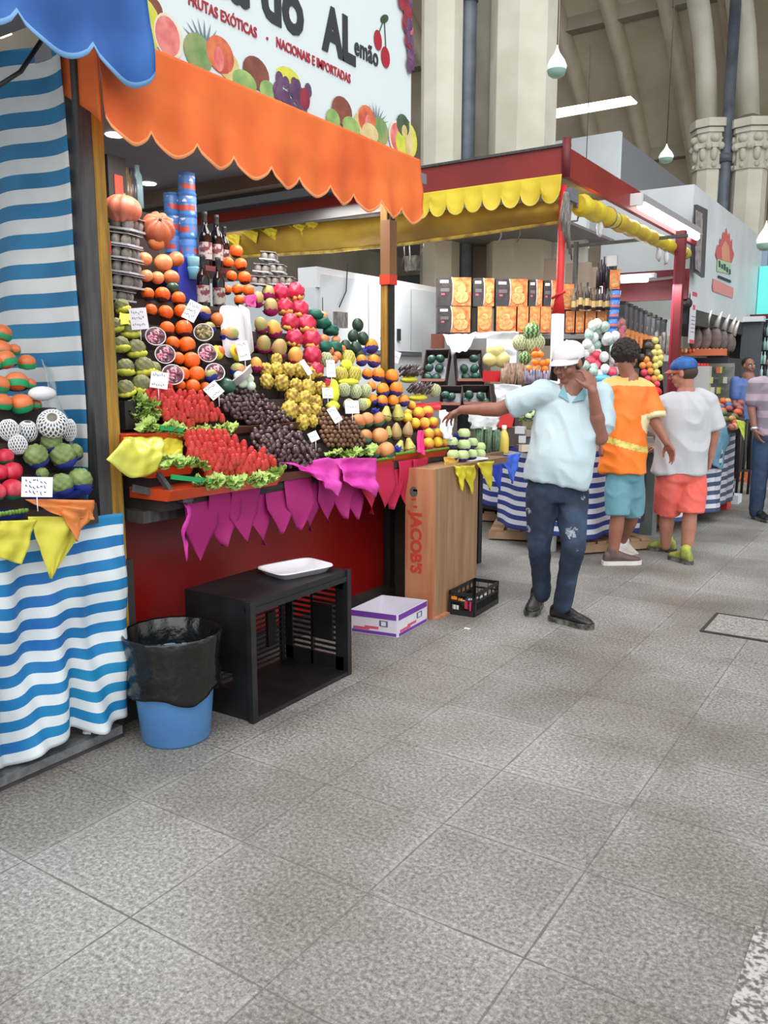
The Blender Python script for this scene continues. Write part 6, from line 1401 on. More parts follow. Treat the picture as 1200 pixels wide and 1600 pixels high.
# white sign building at the right
SXB = -2.8
sb = empty('white_sign_building', (SXB, 13, 2.4), 'white boxed kiosk front carrying a red flame-shaped emblem', 'kiosk')
MB().box2((-4.0, 11.55, 2.375), (SXB, 16.7, 3.92)).build('fascia_box', m_wk, sb)
MB().box2((-3.8, 11.65, 2.17), (SXB-.01, 16.4, 2.375)).build('dark_lintel', mat('lintel', (62, 64, 66), .5), sb)
MB().box2((SXB-.3, 16.0, 0), (SXB, 16.4, 2.17)).build('dark_pillar', mat('lintel', (62, 64, 66), .5), sb)
MB().box2((-4.6, 11.7, 0), (-4.5, 16.6, 2.3)).build('rear_wall', mat('rear_dim', (120, 112, 108), .7), sb)
MB().box2((-4.0, 16.7, 2.1), (SXB+.1, 16.9, 3.75)).build('end_box', mat('kiosk_blue', (150, 166, 186), .5), sb)
def SQ(px, py): return AX(px, py, SXB+.01)
b = MB(); b.use(mat('emblem_rose', (206, 122, 122), .5))
b.poly([SQ(1113, 443), SQ(1146, 456), SQ(1145, 466), SQ(1113, 452)]); b.use(mat('emblem_rose2', (222, 140, 140), .5)); b.prism([SQ(1114, 435), SQ(1146, 450), SQ(1145, 466), SQ(1114, 455)], (.002, 0, 0))
b.use(mat('emblem_green', (176, 208, 172), .5)); b.prism([SQ(1121, 403), SQ(1142, 410), SQ(1141, 428), SQ(1120, 424)], (.002, 0, 0))
b.use(mat('emblem_red', (206, 104, 104), .5))
fl_ = [(1118,398),(1121,382),(1124,386),(1125,372),(1128,376),(1130,362),(1133,366),(1135,355),(1137,368),(1140,364),(1141,378),(1144,374),(1144,388),(1147,398),(1143,411),(1120,404)]
b.prism([SQ(*p) for p in fl_], (.003, 0, 0))
b.use(mat('emblem_peach', (222, 156, 132), .5)); b.prism([SQ(*p) for p in [(1128,406),(1127,388),(1133,376),(1139,386),(1140,409)]], (.005, 0, 0))
b.use(mat('emblem_ink', (52, 84, 76), .5))
for k, (px, py, w_, h_) in enumerate([(1124, 412, 3, 10), (1128, 416, 3, 7), (1132, 417, 3.5, 10), (1136, 421, 3, 8), (1140, 424, 3, 8)]): b.prism([SQ(px-w_/2, py-h_/2), SQ(px+w_/2, py-h_/2+1), SQ(px+w_/2, py+h_/2+1), SQ(px-w_/2, py+h_/2)], (.004, 0, 0))
b.use(mat('emblem_black', (30, 44, 44), .5)); b.prism([SQ(1122, 430), SQ(1142, 438), SQ(1142, 442), SQ(1122, 434)], (.004, 0, 0))
b.build('flame_emblem', None, sb, fix=False)
b = MB(); b.use(mat('frame_dark', (84, 84, 90), .4)); b.prism([AX(1084, 320, SXB+.1), AX(1101, 328, SXB+.1), AX(1096, 434, SXB+.1), AX(1083, 425, SXB+.1)], (.04, 0, 0))
b.use(mat('frame_print', (176, 170, 172), .4, col2=(120, 112, 116), scale=12)); b.prism([AX(1087, 328, SXB+.15), AX(1098, 334, SXB+.15), AX(1094, 426, SXB+.15), AX(1086, 420, SXB+.15)], (.004, 0, 0))
tag(b.build('framed_menu', None), 'tall narrow framed menu hanging on the white kiosk corner', 'sign')
b = MB(); b.use(m_car); A = AX(1082, 497, SXB+.03); b.box(A, (.02, .26, .66)); b.use(m_carr); 
for z in (.31, -.31): b.box(A+Vector((.012, 0, z)), (.004, .26, .05))
b.box(A+Vector((.012, 0, .14)), (.004, .12, .06)); b.use(m_pack)
for k in range(5): b.box(A+Vector((.012, 0, .02-.05*k)), (.004, .18, .008))
tag(b.build('notice_board', None), 'narrow white notice with red ends hanging under the white kiosk', 'sign')
tag(MB().sph(AX(1073, 474, SXB+.3), (.065, .065, .065), 16, 10).build('round_speaker', m_blk), 'round black lamp at the corner of the white kiosk', 'lamp')
for px, py in ((1070, 490), (1092, 494)): tag(MB().box(AX(px, py, -3.0), (.06, .16, .05)).build('spot_lamp', m_lit), 'small glowing spot under the dark lintel', 'lamp', 'spots under the dark lintel')
# hanging hams, cheese shelf, cabinet
def DB(px, py, d_=13.2): return AD(px, py, d_)
m_ham = mat('ham_skin', (124, 108, 102), .5, col2=(90, 78, 78), scale=14); m_foil = mat('foil', (220, 216, 206), .25, metal=.4)
for i, (px, py, w_, h_) in enumerate([(1087,528,10,34),(1101,527,11,36),(1117,528,11,34),(1129,530,9,30),(1139,533,8,28),(1144,536,6,24)]):
    p = DB(px, py, 12+.1*i); r = w_/F*12; hh = h_/F*12
    root = empty('hanging_ham', p, 'dark round ham hanging under the white kiosk, %s from the left' % ['first', 'second', 'third', 'fourth', 'fifth', 'sixth'][i], 'ham', 'hams under the white kiosk')
    MB().sph(p, (r, r*.6, hh*.62), 14, 10, fn=lambda d_, ph, th: 1-.2*max(0, d_.z)).build('ham', m_ham, root)
    MB().tube([p+Vector((0, 0, hh*.5)), p+Vector((.04, 0, hh*.5+.12)), p+Vector((.08, 0, hh*.5+.22))], [.05, .03, .015], 7).build('foil_end', m_foil, root)
tag(MB().box2((DB(1062, 552, 12).x, DB(1062, 552, 12).y, DB(1062, 556, 12).z), (DB(1138, 552, 12).x, DB(1062, 552, 12).y+.3, DB(1062, 546, 12).z)).build('shelf', mat('shelf_orange', (222, 120, 84), .5)), 'orange edged shelf under the hanging hams', 'shelf')
for i in range(12):
    p = DB(1065+i*6.2, 548, 11.9); tag(MB().sph(p, (.028, .03, .035), 9, 6).build('cheese', mat('cheese_%d' % (i % 3), [(226, 106, 62), (232, 190, 150), (206, 84, 60)][i % 3], .4)), 'small orange wrapped cheese on the shelf below the hams', 'cheese', 'cheeses below the hams')
a = DB(1075, 680, 12.5); c = DB(1150, 560, 12.5)
tag(MB().box2((a.x, a.y, 0), (c.x, c.y+.5, c.z)).build('dark_cabinet', mat('cabinet_dark', (62, 62, 66), .5)), 'dark cabinet below the cheese shelf', 'cabinet')
b = MB(); b.use(mat('cab_glass', (150, 156, 150), .2)).box(DB(1120, 600, 12.2), (.45, .1, .6)); b.use(m_pack)
for k in range(4): b.box(DB(1120, 575+k*16, 12.05), (.45, .06, .015))
tag(b.build('glass_cabinet', None), 'glass fronted cabinet with shelves left of the dark pillar', 'cabinet')
for i in range(14):
    p = DB(1106+random.uniform(0, 28), 578+(i % 4)*16, 11.95); c_ = random.choice([(206, 196, 110), (214, 214, 206), (96, 104, 70), (220, 120, 70)]); tag(MB().box(p, (.05, .05, .09)).build('jar', mat('cabjar_%d' % c_[0], c_, .4)), 'small jar in the glass cabinet', 'jar', 'jars in the glass cabinet')
for i in range(5):
    p = DB(1087+i*4.5, 570, 11.9); tag(MB().sph(p, .026, 8, 6).build('tomato', mat('tomato', (222, 66, 44), .4)), 'small red fruit in the tray left of the glass cabinet', 'fruit', 'red fruit by the glass cabinet')
tag(MB().box(DB(1092, 595, 12), (.3, .2, .42)).build('white_appliance', mat('appliance', (206, 206, 204), .5)), 'pale appliance below the red fruit tray', 'appliance')
# far right: dark board, teal sign, bottles
tag(MB().box2((AY(1160, 500, 15.5).x, 15.5, 0), (AY(1190, 500, 15.5).x, 15.7, AY(1175, 500, 15.5).z)).build('slate_board', mat('slate_panel', (84, 90, 98), .6)), 'plain slate grey panel right of the white kiosk', 'panel')
tag(MB().box2((AY(1158, 496, 15.4).x, 15.4, AY(1158, 503, 15.4).z), (AY(1194, 490, 15.4).x, 15.6, AY(1158, 495, 15.4).z)).build('white_ledge', m_fitw), 'white ledge above the slate panel', 'ledge')
tag(MB().box2((AY(1181, 500, 16.5).x, 16.5, AY(1181, 500, 16.5).z), (AY(1260, 416, 16.5).x, 16.6, AY(1190, 416, 16.5).z)).build('teal_sign', mat('teal', (110, 226, 220), .5, emit=.25)), 'plain turquoise sign board at the right edge', 'sign')
tag(MB().box2((AY(1158, 497, 16).x, 16, AY(1158, 499, 16).z), (AY(1260, 497, 16).x, 16.1, AY(1158, 492, 16).z)).build('maroon_strip', m_maroon), 'thin maroon strip under the turquoise sign', 'strip')
tag(MB().box2((AY(1186, 600, 16.2).x, 16.2, 0), (AY(1260, 600, 16.2).x, 16.3, AY(1190, 500, 16.2).z)).build('bottle_rack', mat('rack_dark', (66, 70, 80), .6)), 'dark bottle rack at the right edge', 'rack')
for i in range(16):
    p = AY(1189+(i % 4)*5, 525+(i//4)*22, 16.1); c_ = [(196, 226, 226), (60, 50, 60), (150, 190, 186)][i % 3]
    tag(MB().lathe([(.0005, 0), (.03, 0), (.03, .13), (.01, .17), (.01, .22), (.0005, .22)], p, 9).build('bottle', mat('rackb_%d' % c_[0], c_, .3)), 'small bottle on the dark rack at the right edge', 'bottle', 'bottles on the dark rack')
# boxes above the red stall
for (pl, pr, pt, pb, yy, lab) in ((800, 965, 222, 300, 12.0, 'white signboard box above the corner of the red stall'),):
    A = AY(pl, pb, yy); B_ = AY(pr, pb, yy); T = AY(pr, 205, yy)
    root = empty('white_box_sign', (A+B_)/2, lab, 'sign')
    MB().box2((B_.x-2.2, yy, 3.4), (B_.x, yy+.1, T.z)).build('front_panel', m_wk, root)
    MB().box2((B_.x-.1, yy+.1, 3.4), (B_.x, yy+4.0, T.z-.05)).build('grey_side', mat('side_grey', (116, 118, 122), .6), root)
tag(MB().box2((-4.3, 9.9, 2.2), (-3.62, 10.0, AY(1030, 288, 10.3).z)).build('wall_board', m_wk), 'white wall panel left of the boxed kiosk front', 'panel')
# beige boards inside the red stall
for i, (a_, c_, t, yy) in enumerate([(848, 868, 405, 9.4), (882, 918, 412, 9.4), (919, 936, 418, 9.5)]):
    A = AY(a_, 470, yy); C_ = AY(c_, 470, yy); tag(MB().box2((A.x, yy, .0), (C_.x, yy+.1, AY(a_, t, yy).z)).build('beige_board', mat('board_beige', (176, 160, 144), .7)), 'beige board behind the stacked goods, %s from the left' % ['first', 'second', 'third'][i], 'board', 'beige boards in the red stall')
# far counter fruit at the right of the grey shirt
for i in range(26):
    px = random.uniform(1114, 1162); py = random.uniform(624, 668); c_ = random.choice([(150, 84, 78), (104, 120, 80), (196, 150, 96), (206, 96, 60), (120, 146, 84), (70, 100, 150)])
    p = AD(px, py, 8.6+(668-py)*.02); o = tag(bump_sph(.042, (1, 1.1, .9), .05).build('fruit', mat('farfruit_%d' % c_[0], c_, .45), None, local=True), 'mixed fruit on the far counter beside the grey shirt', 'fruit', 'mixed fruit on the far counter'); o.location = p
tag(MB().prism([AD(1112, 672, 8.5), AD(1164, 668, 8.7), AD(1162, 632, 9.5), AD(1112, 630, 9.5)], (0, 0, -.05)).build('sloped_board', m_stand), 'sloping board carrying the far mixed fruit', 'board')
spike_flap('paper_flag', 'lime paper flag at the far counter beside the right-hand man', AD(1150, 655, 8.6), AD(1166, 660, 8.6), AD(1163, 688, 8.6), mat('flag_lime', (196, 220, 90), .6))
# dark stool legs and red crates at the far end
b = MB()
for px in (1150, 1158, 1168): b.tube([AZ(px, 772, 0), AZ(px+2, 772, 0)+Vector((0, 0, .95))], .018, 6)
b.beam(AZ(1150, 772, 0)+Vector((0, 0, .3)), AZ(1168, 772, 0)+Vector((0, 0, .3)), .03, .03)
tag(b.build('dark_stool', m_blk), 'dark stool legs in shadow beside the right-hand man', 'stool')
for i, (px, py, c_) in enumerate([(1122, 796, (206, 60, 50)), (1030, 822, (226, 160, 70)), (1140, 788, (214, 222, 230)), (1166, 755, (190, 96, 66))]):
    q = AZ(px, py, 0); tag(MB().box2((q.x-.1, q.y+.05, 0), (q.x+.08, q.y+.28, [.14, .22, .10, .16][i])).build('small_crate', mat('smallcrate%d' % i, c_, .5)), ['red crate under the far striped cloth', 'orange net sack behind the coral shorts', 'pale bag under the far striped cloth', 'brown crate beside the stool'][i], 'crate')
# ================================================================ PEOPLE
HF = Vector((-_sy, _cy, 0))                     # level direction away from the viewer
def AV(base, px, py, off=0):
    d = ray(px, py); t = (Vector(base).dot(HF)+off-O.dot(HF))/d.dot(HF); return O+d*t
def remesh(mb, voxel, smooth=4):
    me = mb.mesh('tmp', m_blk); mb.fixn(me)
    o = bpy.data.objects.new('tmp', me); COL.objects.link(o)
    r = o.modifiers.new('r', 'REMESH'); r.mode = 'VOXEL'; r.voxel_size = voxel; r.use_smooth_shade = True
    if smooth: s_ = o.modifiers.new('s', 'SMOOTH'); s_.factor = .6; s_.iterations = smooth
    bpy.context.view_layer.update()
    out = bpy.data.meshes.new_from_object(o.evaluated_get(bpy.context.evaluated_depsgraph_get()))
    bpy.data.objects.remove(o); bpy.data.meshes.remove(me); return out
def finish(me, name, mats_, parent, paint=None, disp=None, extra=None):
    """paint(co, normal)->slot; disp(co, n)->offset along the normal; extra: an MB joined afterwards (eyes)"""
    if disp:
        ns = [v.normal.copy() for v in me.vertices]
        for v, n in zip(me.vertices, ns): v.co += n*disp(v.co, n)
    me.materials.clear()
    for m in mats_: me.materials.append(m)
    mi = [0]*len(me.polygons)
    if paint:
        for i, p in enumerate(me.polygons): mi[i] = paint(p.center, p.normal)
    me.polygons.foreach_set('material_index', mi); me.polygons.foreach_set('use_smooth', [True]*len(me.polygons))
    o0 = wloc(parent) if parent else Vector()
    if extra:
        bm = bmesh.new(); bm.from_mesh(me)
        for vs, fs, slot in extra:
            nv = [bm.verts.new(v) for v in vs]
            for f in fs:
                fc = bm.faces.new([nv[i] for i in f]); fc.material_index = slot; fc.smooth = True
        bm.to_mesh(me); bm.free()
    for v in me.vertices: v.co -= o0
    me.update()
    ob = bpy.data.objects.new(name, me); COL.objects.link(ob)
    if parent: ob.parent = parent
    return ob
def frame(fwd, up=Vector((0, 0, 1))):
    f = Vector(fwd).normalized(); r = f.cross(Vector(up)).normalized(); u = r.cross(f); return Matrix((r, f, u)).transposed()
def hand(b, wr, d, palm, tside, curl=.4, k=1.0, spread=.06, thumb=.5, curls=None):
    """d: direction of the fingers, palm: direction the palm faces, tside: side where the thumb leaves"""
    d = Vector(d).normalized(); palm = Vector(palm); palm = (palm-d*palm.dot(d)).normalized(); s = d.cross(palm).normalized()
    if s.dot(Vector(tside)) < 0: s = -s
    fl = [(.034, .078, .040, .024, .020, .0095), (.012, .084, .045, .028, .021, .0098), (-.010, .080, .041, .026, .020, .0092), (-.030, .072, .032, .020, .018, .0082)]
    for i, (o_, m_, a, c, e, r) in enumerate(fl):
        kn = wr+d*m_*k+s*o_*k; b.cap2(wr+s*o_*.45*k, kn, .0155*k, .0125*k, 10)
        if i < 3: b.cap2(wr+d*m_*.5*k+s*o_*.7*k, kn, .017*k, .0125*k, 8)
        cu = curls[i] if curls else curl*(1+.12*i); ang = cu*.6; p = kn; dd = d+s*spread*(1.2-i)
        for L_, q, r0, r1 in ((a, .8, r, r*.95), (c, 1.0, r*.95, r*.88), (e, .8, r*.88, r*.74)):
            v = (dd.normalized()*math.cos(ang)+palm*math.sin(ang)).normalized(); n_ = p+v*L_*k; b.cap2(p, n_, r0*k, r1*k, 8); p = n_; ang += cu*q
    t0 = wr+d*.018*k+s*.018*k; t1 = t0+(d*.55+s*.75+palm*thumb*.5).normalized()*.042*k; t2 = t1+(d*.8+s*.35+palm*thumb).normalized()*.032*k; t3 = t2+(d*.9+s*.05+palm*thumb*1.2).normalized()*.024*k
    b.cap2(t0, t1, .0165*k, .0125*k, 9); b.cap2(t1, t2, .0115*k, .0105*k, 9); b.cap2(t2, t3, .0105*k, .0085*k, 8)
def head(b, c, R, k=1.0):
    q = lambda x, y, z: c+R @ Vector((x, y, z))*k
    el = lambda p, r: b.sph(q(*p), tuple(a*k for a in r), 18, 12, R=R)
    el((0, -.014, .032), (.075, .094, .086)); el((0, .022, -.025), (.060, .066, .078)); el((0, .048, -.086), (.034, .034, .026)); el((0, .01, -.06), (.058, .055, .045))
    for s in (-1, 1):
        el((s*.036, .060, -.026), (.027, .026, .028)); el((s*.079, -.004, -.004), (.010, .021, .032)); el((s*.074, .004, -.004), (.012, .014, .02))
        b.cap2(q(s*.014, .088, .026), q(s*.044, .076, .028), .010*k, .008*k, 8)
    b.cap2(q(0, .088, .018), q(0, .110, -.026), .008*k, .0125*k, 10)
    for s in (-1, 1): el((s*.011, .100, -.028), (.009, .010, .008))
    b.cap2(q(-.020, .088, -.054), q(.020, .088, -.054), .0065*k, .0065*k, 8); b.cap2(q(-.016, .088, -.064), q(.016, .088, -.064), .0075*k, .0075*k, 8)
def eyes(c, R, k=1.0, slots=(2, 3)):
    out = []
    for s in (-1, 1):
        for (p, r, sl) in (((s*.032, .079, .004), .0125, slots[0]), ((s*.032, .0875, .003), .0058, slots[1])):
            m = MB().sph(c+R @ Vector(p)*k, r*k, 10, 8); out.append((m.v, m.f, sl))
    return out
def skin_paint(c, R, k=1.0, brow=True):
    def f(co, n):
        p = R.transposed() @ (co-c)/k
        if abs(p.x) < .024 and p.y > .08 and -.071 < p.z < -.049: return 1
        if brow and .012 < abs(p.x) < .05 and p.y > .07 and .024 < p.z < .036: return 3
        return 0
    return f
def torso_rings(P, N, fwd, spec, ox=.0):
    """P pelvis point, N neck point; spec: (t, half width, half depth, forward shift)"""
    up = (N-P).normalized(); r = Vector(fwd).cross(up).normalized(); f = up.cross(r)
    return [(P.lerp(N, t)+f*sh, r*w_, f*d_) for t, w_, d_, sh in spec], r, f, up
def shoe(px_heel, toe, hgt, parent, m_up, m_sole, name='shoe', L=.29, wd=.050, pitch=0, m_extra=None):
    """px_heel: point on the floor under the ankle; toe: level direction"""
    t = Vector(toe).normalized(); t.z = 0; t.normalize(); s = t.cross(Vector((0, 0, 1))); up = Vector((0, 0, 1))
    Rp = Matrix.Rotation(pitch, 3, s); tt = Rp @ t; uu = Rp @ up; B = Vector(px_heel)
    heel = B-t*.07
    if pitch: heel = B-t*.07+up*.0
    b = MB(); rings = []
    for x, w_, h_, z0 in ((.0, .5, .070, .02), (.02, .72, .085, .02), (.07, .80, .098, .02), (.12, .84, .085, .02), (.17, .95, .062, .02), (.22, 1.0, .048, .02), (.26, .82, .038, .02), (.285, .45, .026, .02)):
        x = x*L/.29; rings.append((heel+tt*x+uu*(z0+h_*.5), s*wd*w_*.92, uu*h_*.58))
    b.loft(rings, 16); b.cap2(heel+tt*.065+uu*.07, heel+tt*.065+uu*.115, .045, .042, 12)
    me = remesh(b, .006, 3); up_ = finish(me, name, [m_up, m_extra or m_up], parent, paint=lambda co, n: 1 if (co-heel).dot(uu) < .045 and (co-heel).dot(tt) > .2 else 0)
    b = MB(); pts = []
    for x, w_ in ((-.012, .0), (-.008, .5), (.02, .82), (.08, .84), (.14, .82), (.20, 1.04), (.25, .95), (.285, .6), (.298, .0)): pts.append((x*L/.29, w_))
    out = [heel+tt*x+s*wd*w_ for x, w_ in pts]+[heel+tt*x-s*wd*w_ for x, w_ in pts[::-1][1:-1]]
    b.prism([p+uu*.0 for p in out], uu*.032)
    so = b.build('sole', m_sole); so.parent = up_; so.location = so.location-wloc(up_); return up_
def folds(seed, a=.006, sc=(6, 6, 3), P=None, ax=None):
    def f(co, n):
        v = Vector((co.x*sc[0], co.y*sc[1], co.z*sc[2])); q = noise.noise(v+Vector((seed, 0, 0)))
        r_ = 1-abs(noise.noise(Vector((co.x*sc[0]*1.3+co.z*3, co.y*sc[1]*1.3, co.z*sc[2]*1.5-co.x*2))+Vector((0, seed, 0))))*2.4
        return a*q+a*.8*max(0, r_)
    return f
def skinm(n, c): return mat('skin_'+n, c, .5, col2=tuple(int(x*.9) for x in c), scale=9)
m_eye = mat('eye_white', (214, 208, 202), .3); m_iris = mat('iris_dark', (36, 24, 20), .2)
def limb(b, pts, rs, n=14):
    for i in range(len(pts)-1): b.cap2(pts[i], pts[i+1], rs[i], rs[i+1], n)

# ---------------------------------------------------------------- man on the phone
B = Vector((-1.80, 4.63, 0)); V = lambda px, py, off=0: AV(B, px, py, off)
pm = empty('person', B, 'man in white cap and pale blue polo shirt phoning with one arm stretched out', 'person')
sk = skinm('tan', (150, 100, 84)); lip = mat('lip_tan', (136, 78, 70), .5)
hc = V(888, 568, .02); hf = (RT*-.80+HF*-.72+Vector((0, 0, -.30))).normalized(); Rh = frame(hf)
neck = V(897, 606, .03); pel = V(872, 742, .02); ch = V(888, 650, .035)
shR = V(846, 613, .02); elR = V(778, 640, .12); wrR = V(722, 640, .26)
shL = V(940, 618, .02); elL = V(938, 684, -.06); wrL = V(926, 611, -.15)
hipR = V(848, 768, .02); knR = V(842, 850, -.02); anR = V(848, 928, .10)
hipL = V(893, 768, .02); knL = V(896, 852, -.10); anL = V(879, 945, -.03)
b = MB(); head(b, hc, Rh, .98)
b.cap2(hc+Rh @ Vector((0, -.02, -.05)), neck, .058, .064); b.cap2(neck, ch, .075, .12); b.cap2(ch, pel, .12, .12); b.cap2(shR, shL, .055, .055)
limb(b, [shR, elR, wrR], [.052, .043, .028]); limb(b, [shL, elL, wrL], [.054, .045, .029])
limb(b, [hipR, knR, anR], [.085, .055, .042]); limb(b, [hipL, knL, anL], [.085, .055, .042])
b.cap2(elL, elL.lerp(wrL, .45), .046, .044); b.cap2(elR, elR.lerp(wrR, .4), .044, .041)
hand(b, wrR, (V(700, 652, .36)-wrR), (0, 0, -1), -HF, curl=.45, k=1.0, curls=[.25, .5, .6, .7])
phd = (hc+Rh @ Vector((.085, 0, 0)))
hand(b, wrL, (V(920, 575, -.11)-wrL), (phd-wrL)+HF*.2+RT*-.1, HF*-1+RT*-.6, curl=.65, k=1.0, thumb=.7)
me = remesh(b, .0058, 2)
finish(me, 'body', [sk, lip, m_eye, m_iris], pm, paint=skin_paint(hc, Rh, .98), extra=eyes(hc, Rh, .98))
# polo shirt
b = MB(); P0 = V(868, 752, .02); N0 = V(895, 613, .03)
rg, r_, f_, u_ = torso_rings(P0, N0, -HF+RT*-.25, [(-.02, .185, .125, .03), (.10, .192, .135, .035), (.28, .190, .140, .04), (.48, .188, .130, .03), (.68, .198, .118, .015), (.84, .190, .105, 0), (.93, .150, .085, 0), (.985, .085, .068, 0), (1.0, .07, .06, 0)])
b.loft(rg, 28)
b.cap2(shR+u_*-.01, elR.lerp(shR, .42), .068, .060, 16); b.cap2(shR.lerp(N0, .5)+u_*-.02, shR, .06, .075); b.cap2(shL+u_*-.02, elL.lerp(shL, .28), .070, .068, 16); b.cap2(shL.lerp(N0, .5)+u_*-.02, shL, .062, .075)
for s0, s1, r0, r1 in ((shR, elR.lerp(shR, .30), .070, .074), (shL, elL.lerp(shL, .22), .070, .082)):
    d_ = (s1-s0).normalized(); a_ = d_.orthogonal().normalized(); c_ = d_.cross(a_); b.loft([(s0, a_*r0, c_*r0), (s1, a_*r1, c_*r1)], 18)
me = remesh(b, .0085, 4)
m_polo = mat('polo_blue', (178, 200, 208), .7, col2=(192, 210, 216), scale=3)
sh = finish(me, 'polo_shirt', [m_polo], pm, disp=folds(3, .013, (7, 7, 3.5)))
b = MB()
for s in (-1, 1): b.prism([N0+r_*s*.008+f_*.108+u_*-.060, N0+r_*s*.070+f_*.100+u_*-.035, N0+r_*s*.090+f_*.02+u_*.010, N0+r_*s*.058+f_*.055+u_*.035], f_*.008)
b.tube([N0+r_*(.078*math.cos(t*pi/8))+f_*(.068*math.sin(t*pi/8)-.005)+u_*(.018-.02*max(0, math.sin(t*pi/8))) for t in range(-8, 9)], .010, 6)
c_ = b.build('collar', mat('collar_teal', (120, 168, 180), .7)); c_.parent = sh; c_.location -= wloc(sh)
# jeans
b = MB(); pw = V(870, 742, .02)
rg, r2, f2, u2 = torso_rings(V(870, 782, .02), V(872, 728, .02), -HF+RT*-.25, [(0, .165, .115, 0), (.5, .175, .122, 0), (1, .165, .118, .01)])
b.loft(rg, 24)
limb(b, [hipR, hipR.lerp(knR, .5), knR, knR.lerp(anR, .45), anR], [.098, .086, .068, .058, .052], 18); limb(b, [hipL, hipL.lerp(knL, .5), knL, knL.lerp(anL, .45), anL], [.100, .088, .069, .059, .053], 18)
me = remesh(b, .0085, 3)
m_jean = mat('denim', (26, 38, 58), .8, col2=(56, 78, 104), scale=4, lo=.48, hi=.7, bump=.2, bscale=140); m_jeanl = mat('denim_worn', (150, 170, 190), .8, col2=(70, 96, 126), scale=50); m_rip = mat('denim_rip', (150, 162, 174), .8, col2=(44, 56, 76), scale=60, lo=.42, hi=.6)
rips = [(V(895, 833, -.17), .026), (V(825, 828, -.06), .016), (V(912, 778, -.08), .010), (V(829, 800, -.08), .011), (V(901, 858, -.15), .009)]
def jp(co, n):
    for p, r in rips:
        q = co-p; 
        if (q.dot(RT)/1.2)**2+(q.z/1.2)**2 < (r*(1+.5*noise.noise(co*40)))**2 and n.dot(HF) < -.1: return 1
    return 0
finish(me, 'jeans', [m_jean, m_rip], pm, paint=jp, disp=folds(8, .006, (9, 9, 7)))
tb = MB(); tb.loft([(V(871, 733, .02)+Vector((0, 0, z)), r2*.172, f2*.126) for z in (-.018, .018)], 28); tb.build('belt', m_blk, pm)
m_sho = mat('shoe_black', (28, 28, 30), .4, col2=(50, 50, 52), scale=30, lo=.55, hi=.62); m_sol = mat('sole_grey', (120, 122, 112), .6, col2=(40, 40, 40), scale=22)
gR = AZ(838, 950, 0); gL = AZ(876, 972, 0)
shoe(gR, (RT*-.35-HF*.9), 0, pm, m_sho, m_sol); shoe(gL, (RT*.72-HF*.70), 0, pm, m_sho, m_sol)
b = MB(); b.cap2(anR, gR+Vector((0, 0, .08)), .046, .05); 
# cap
def cap_hat(c, R, k, m, parent, brim=True, back=False, m2=None):
    b = MB(); q = lambda x, y, z: c+R @ Vector((x, y, z))*k
    prof = []
    b.sph(q(0, -.012, .048), (.083*k, .103*k, .076*k), 28, 14, R=R)
    me = b.mesh('tmp', m); bm = bmesh.new(); bm.from_mesh(me)
    o_ = q(0, 0, .030); n_ = (R @ Vector((0, -.10, 1))).normalized()
    bmesh.ops.bisect_plane(bm, geom=bm.verts[:]+bm.edges[:]+bm.faces[:], plane_co=o_, plane_no=n_, clear_inner=True); bm.to_mesh(me); bm.free()
    crown = finish(me, 'cap', [m], parent); md = crown.modifiers.new('thick', 'SOLIDIFY'); md.thickness = .004; md.offset = 1
    if brim:
        s = -1 if back else 1; bb = MB()
        bb.grid(14, 6, lambda u, v: q((.078+.002*v)*math.cos(pi*u)*(1-.05*v), s*((.096)*math.sin(pi*u)*1.0+v*.062*math.sin(pi*u)**.7)+(-.012), .050-.026*v-.020*abs(math.cos(pi*u))**2))
        br = bb.build('brim', m2 or m, None, solid=.004); br.parent = crown; br.location -= wloc(crown)
    bt = MB().sph(q(0, -.012, .126), .009*k, 8, 6); t_ = bt.build('button', m); t_.parent = crown; t_.location -= wloc(crown)
    return crown
cap_hat(hc, Rh, 1.02, mat('cap_white2', (228, 222, 226), .7), pm)
# short dark hair under the cap, and the phone
b = MB(); b.sph(hc+Rh @ Vector((0, -.024, .012)), (.079, .090, .075), 20, 12, R=Rh); me = b.mesh('tmp', m_blk); bm = bmesh.new(); bm.from_mesh(me)
bmesh.ops.bisect_plane(bm, geom=bm.verts[:]+bm.edges[:]+bm.faces[:], plane_co=hc+Rh @ Vector((0, .02, 0)), plane_no=Rh @ Vector((0, -1, .2)), clear_inner=True); bm.to_mesh(me); bm.free()
finish(me, 'hair', [mat('hair_black', (34, 28, 28), .7)], pm)
pp = hc+Rh @ Vector((.094, .01, -.03)); tag(MB().box(pp, (.012, .066, .135), Rh @ Matrix.Rotation(.4, 3, 'X')).build('mobile_phone', m_blk), 'dark mobile phone held to the ear under the white cap', 'phone')

# ---------------------------------------------------------------- helper for the walkers seen from behind
def pantleg(b, hip, kn, f=.62, r0=.105, r1=.10):
    e = hip.lerp(kn, f); d_ = (e-hip).normalized(); a_ = Vector((1, 0, 0)); a_ = (a_-d_*a_.dot(d_)).normalized(); c_ = d_.cross(a_)
    b.loft([(hip+Vector((0,0,.03)), a_*r0*.9, c_*r0*.9), (hip.lerp(e, .4), a_*r0, c_*r0), (e, a_*r1, c_*r1)], 20)
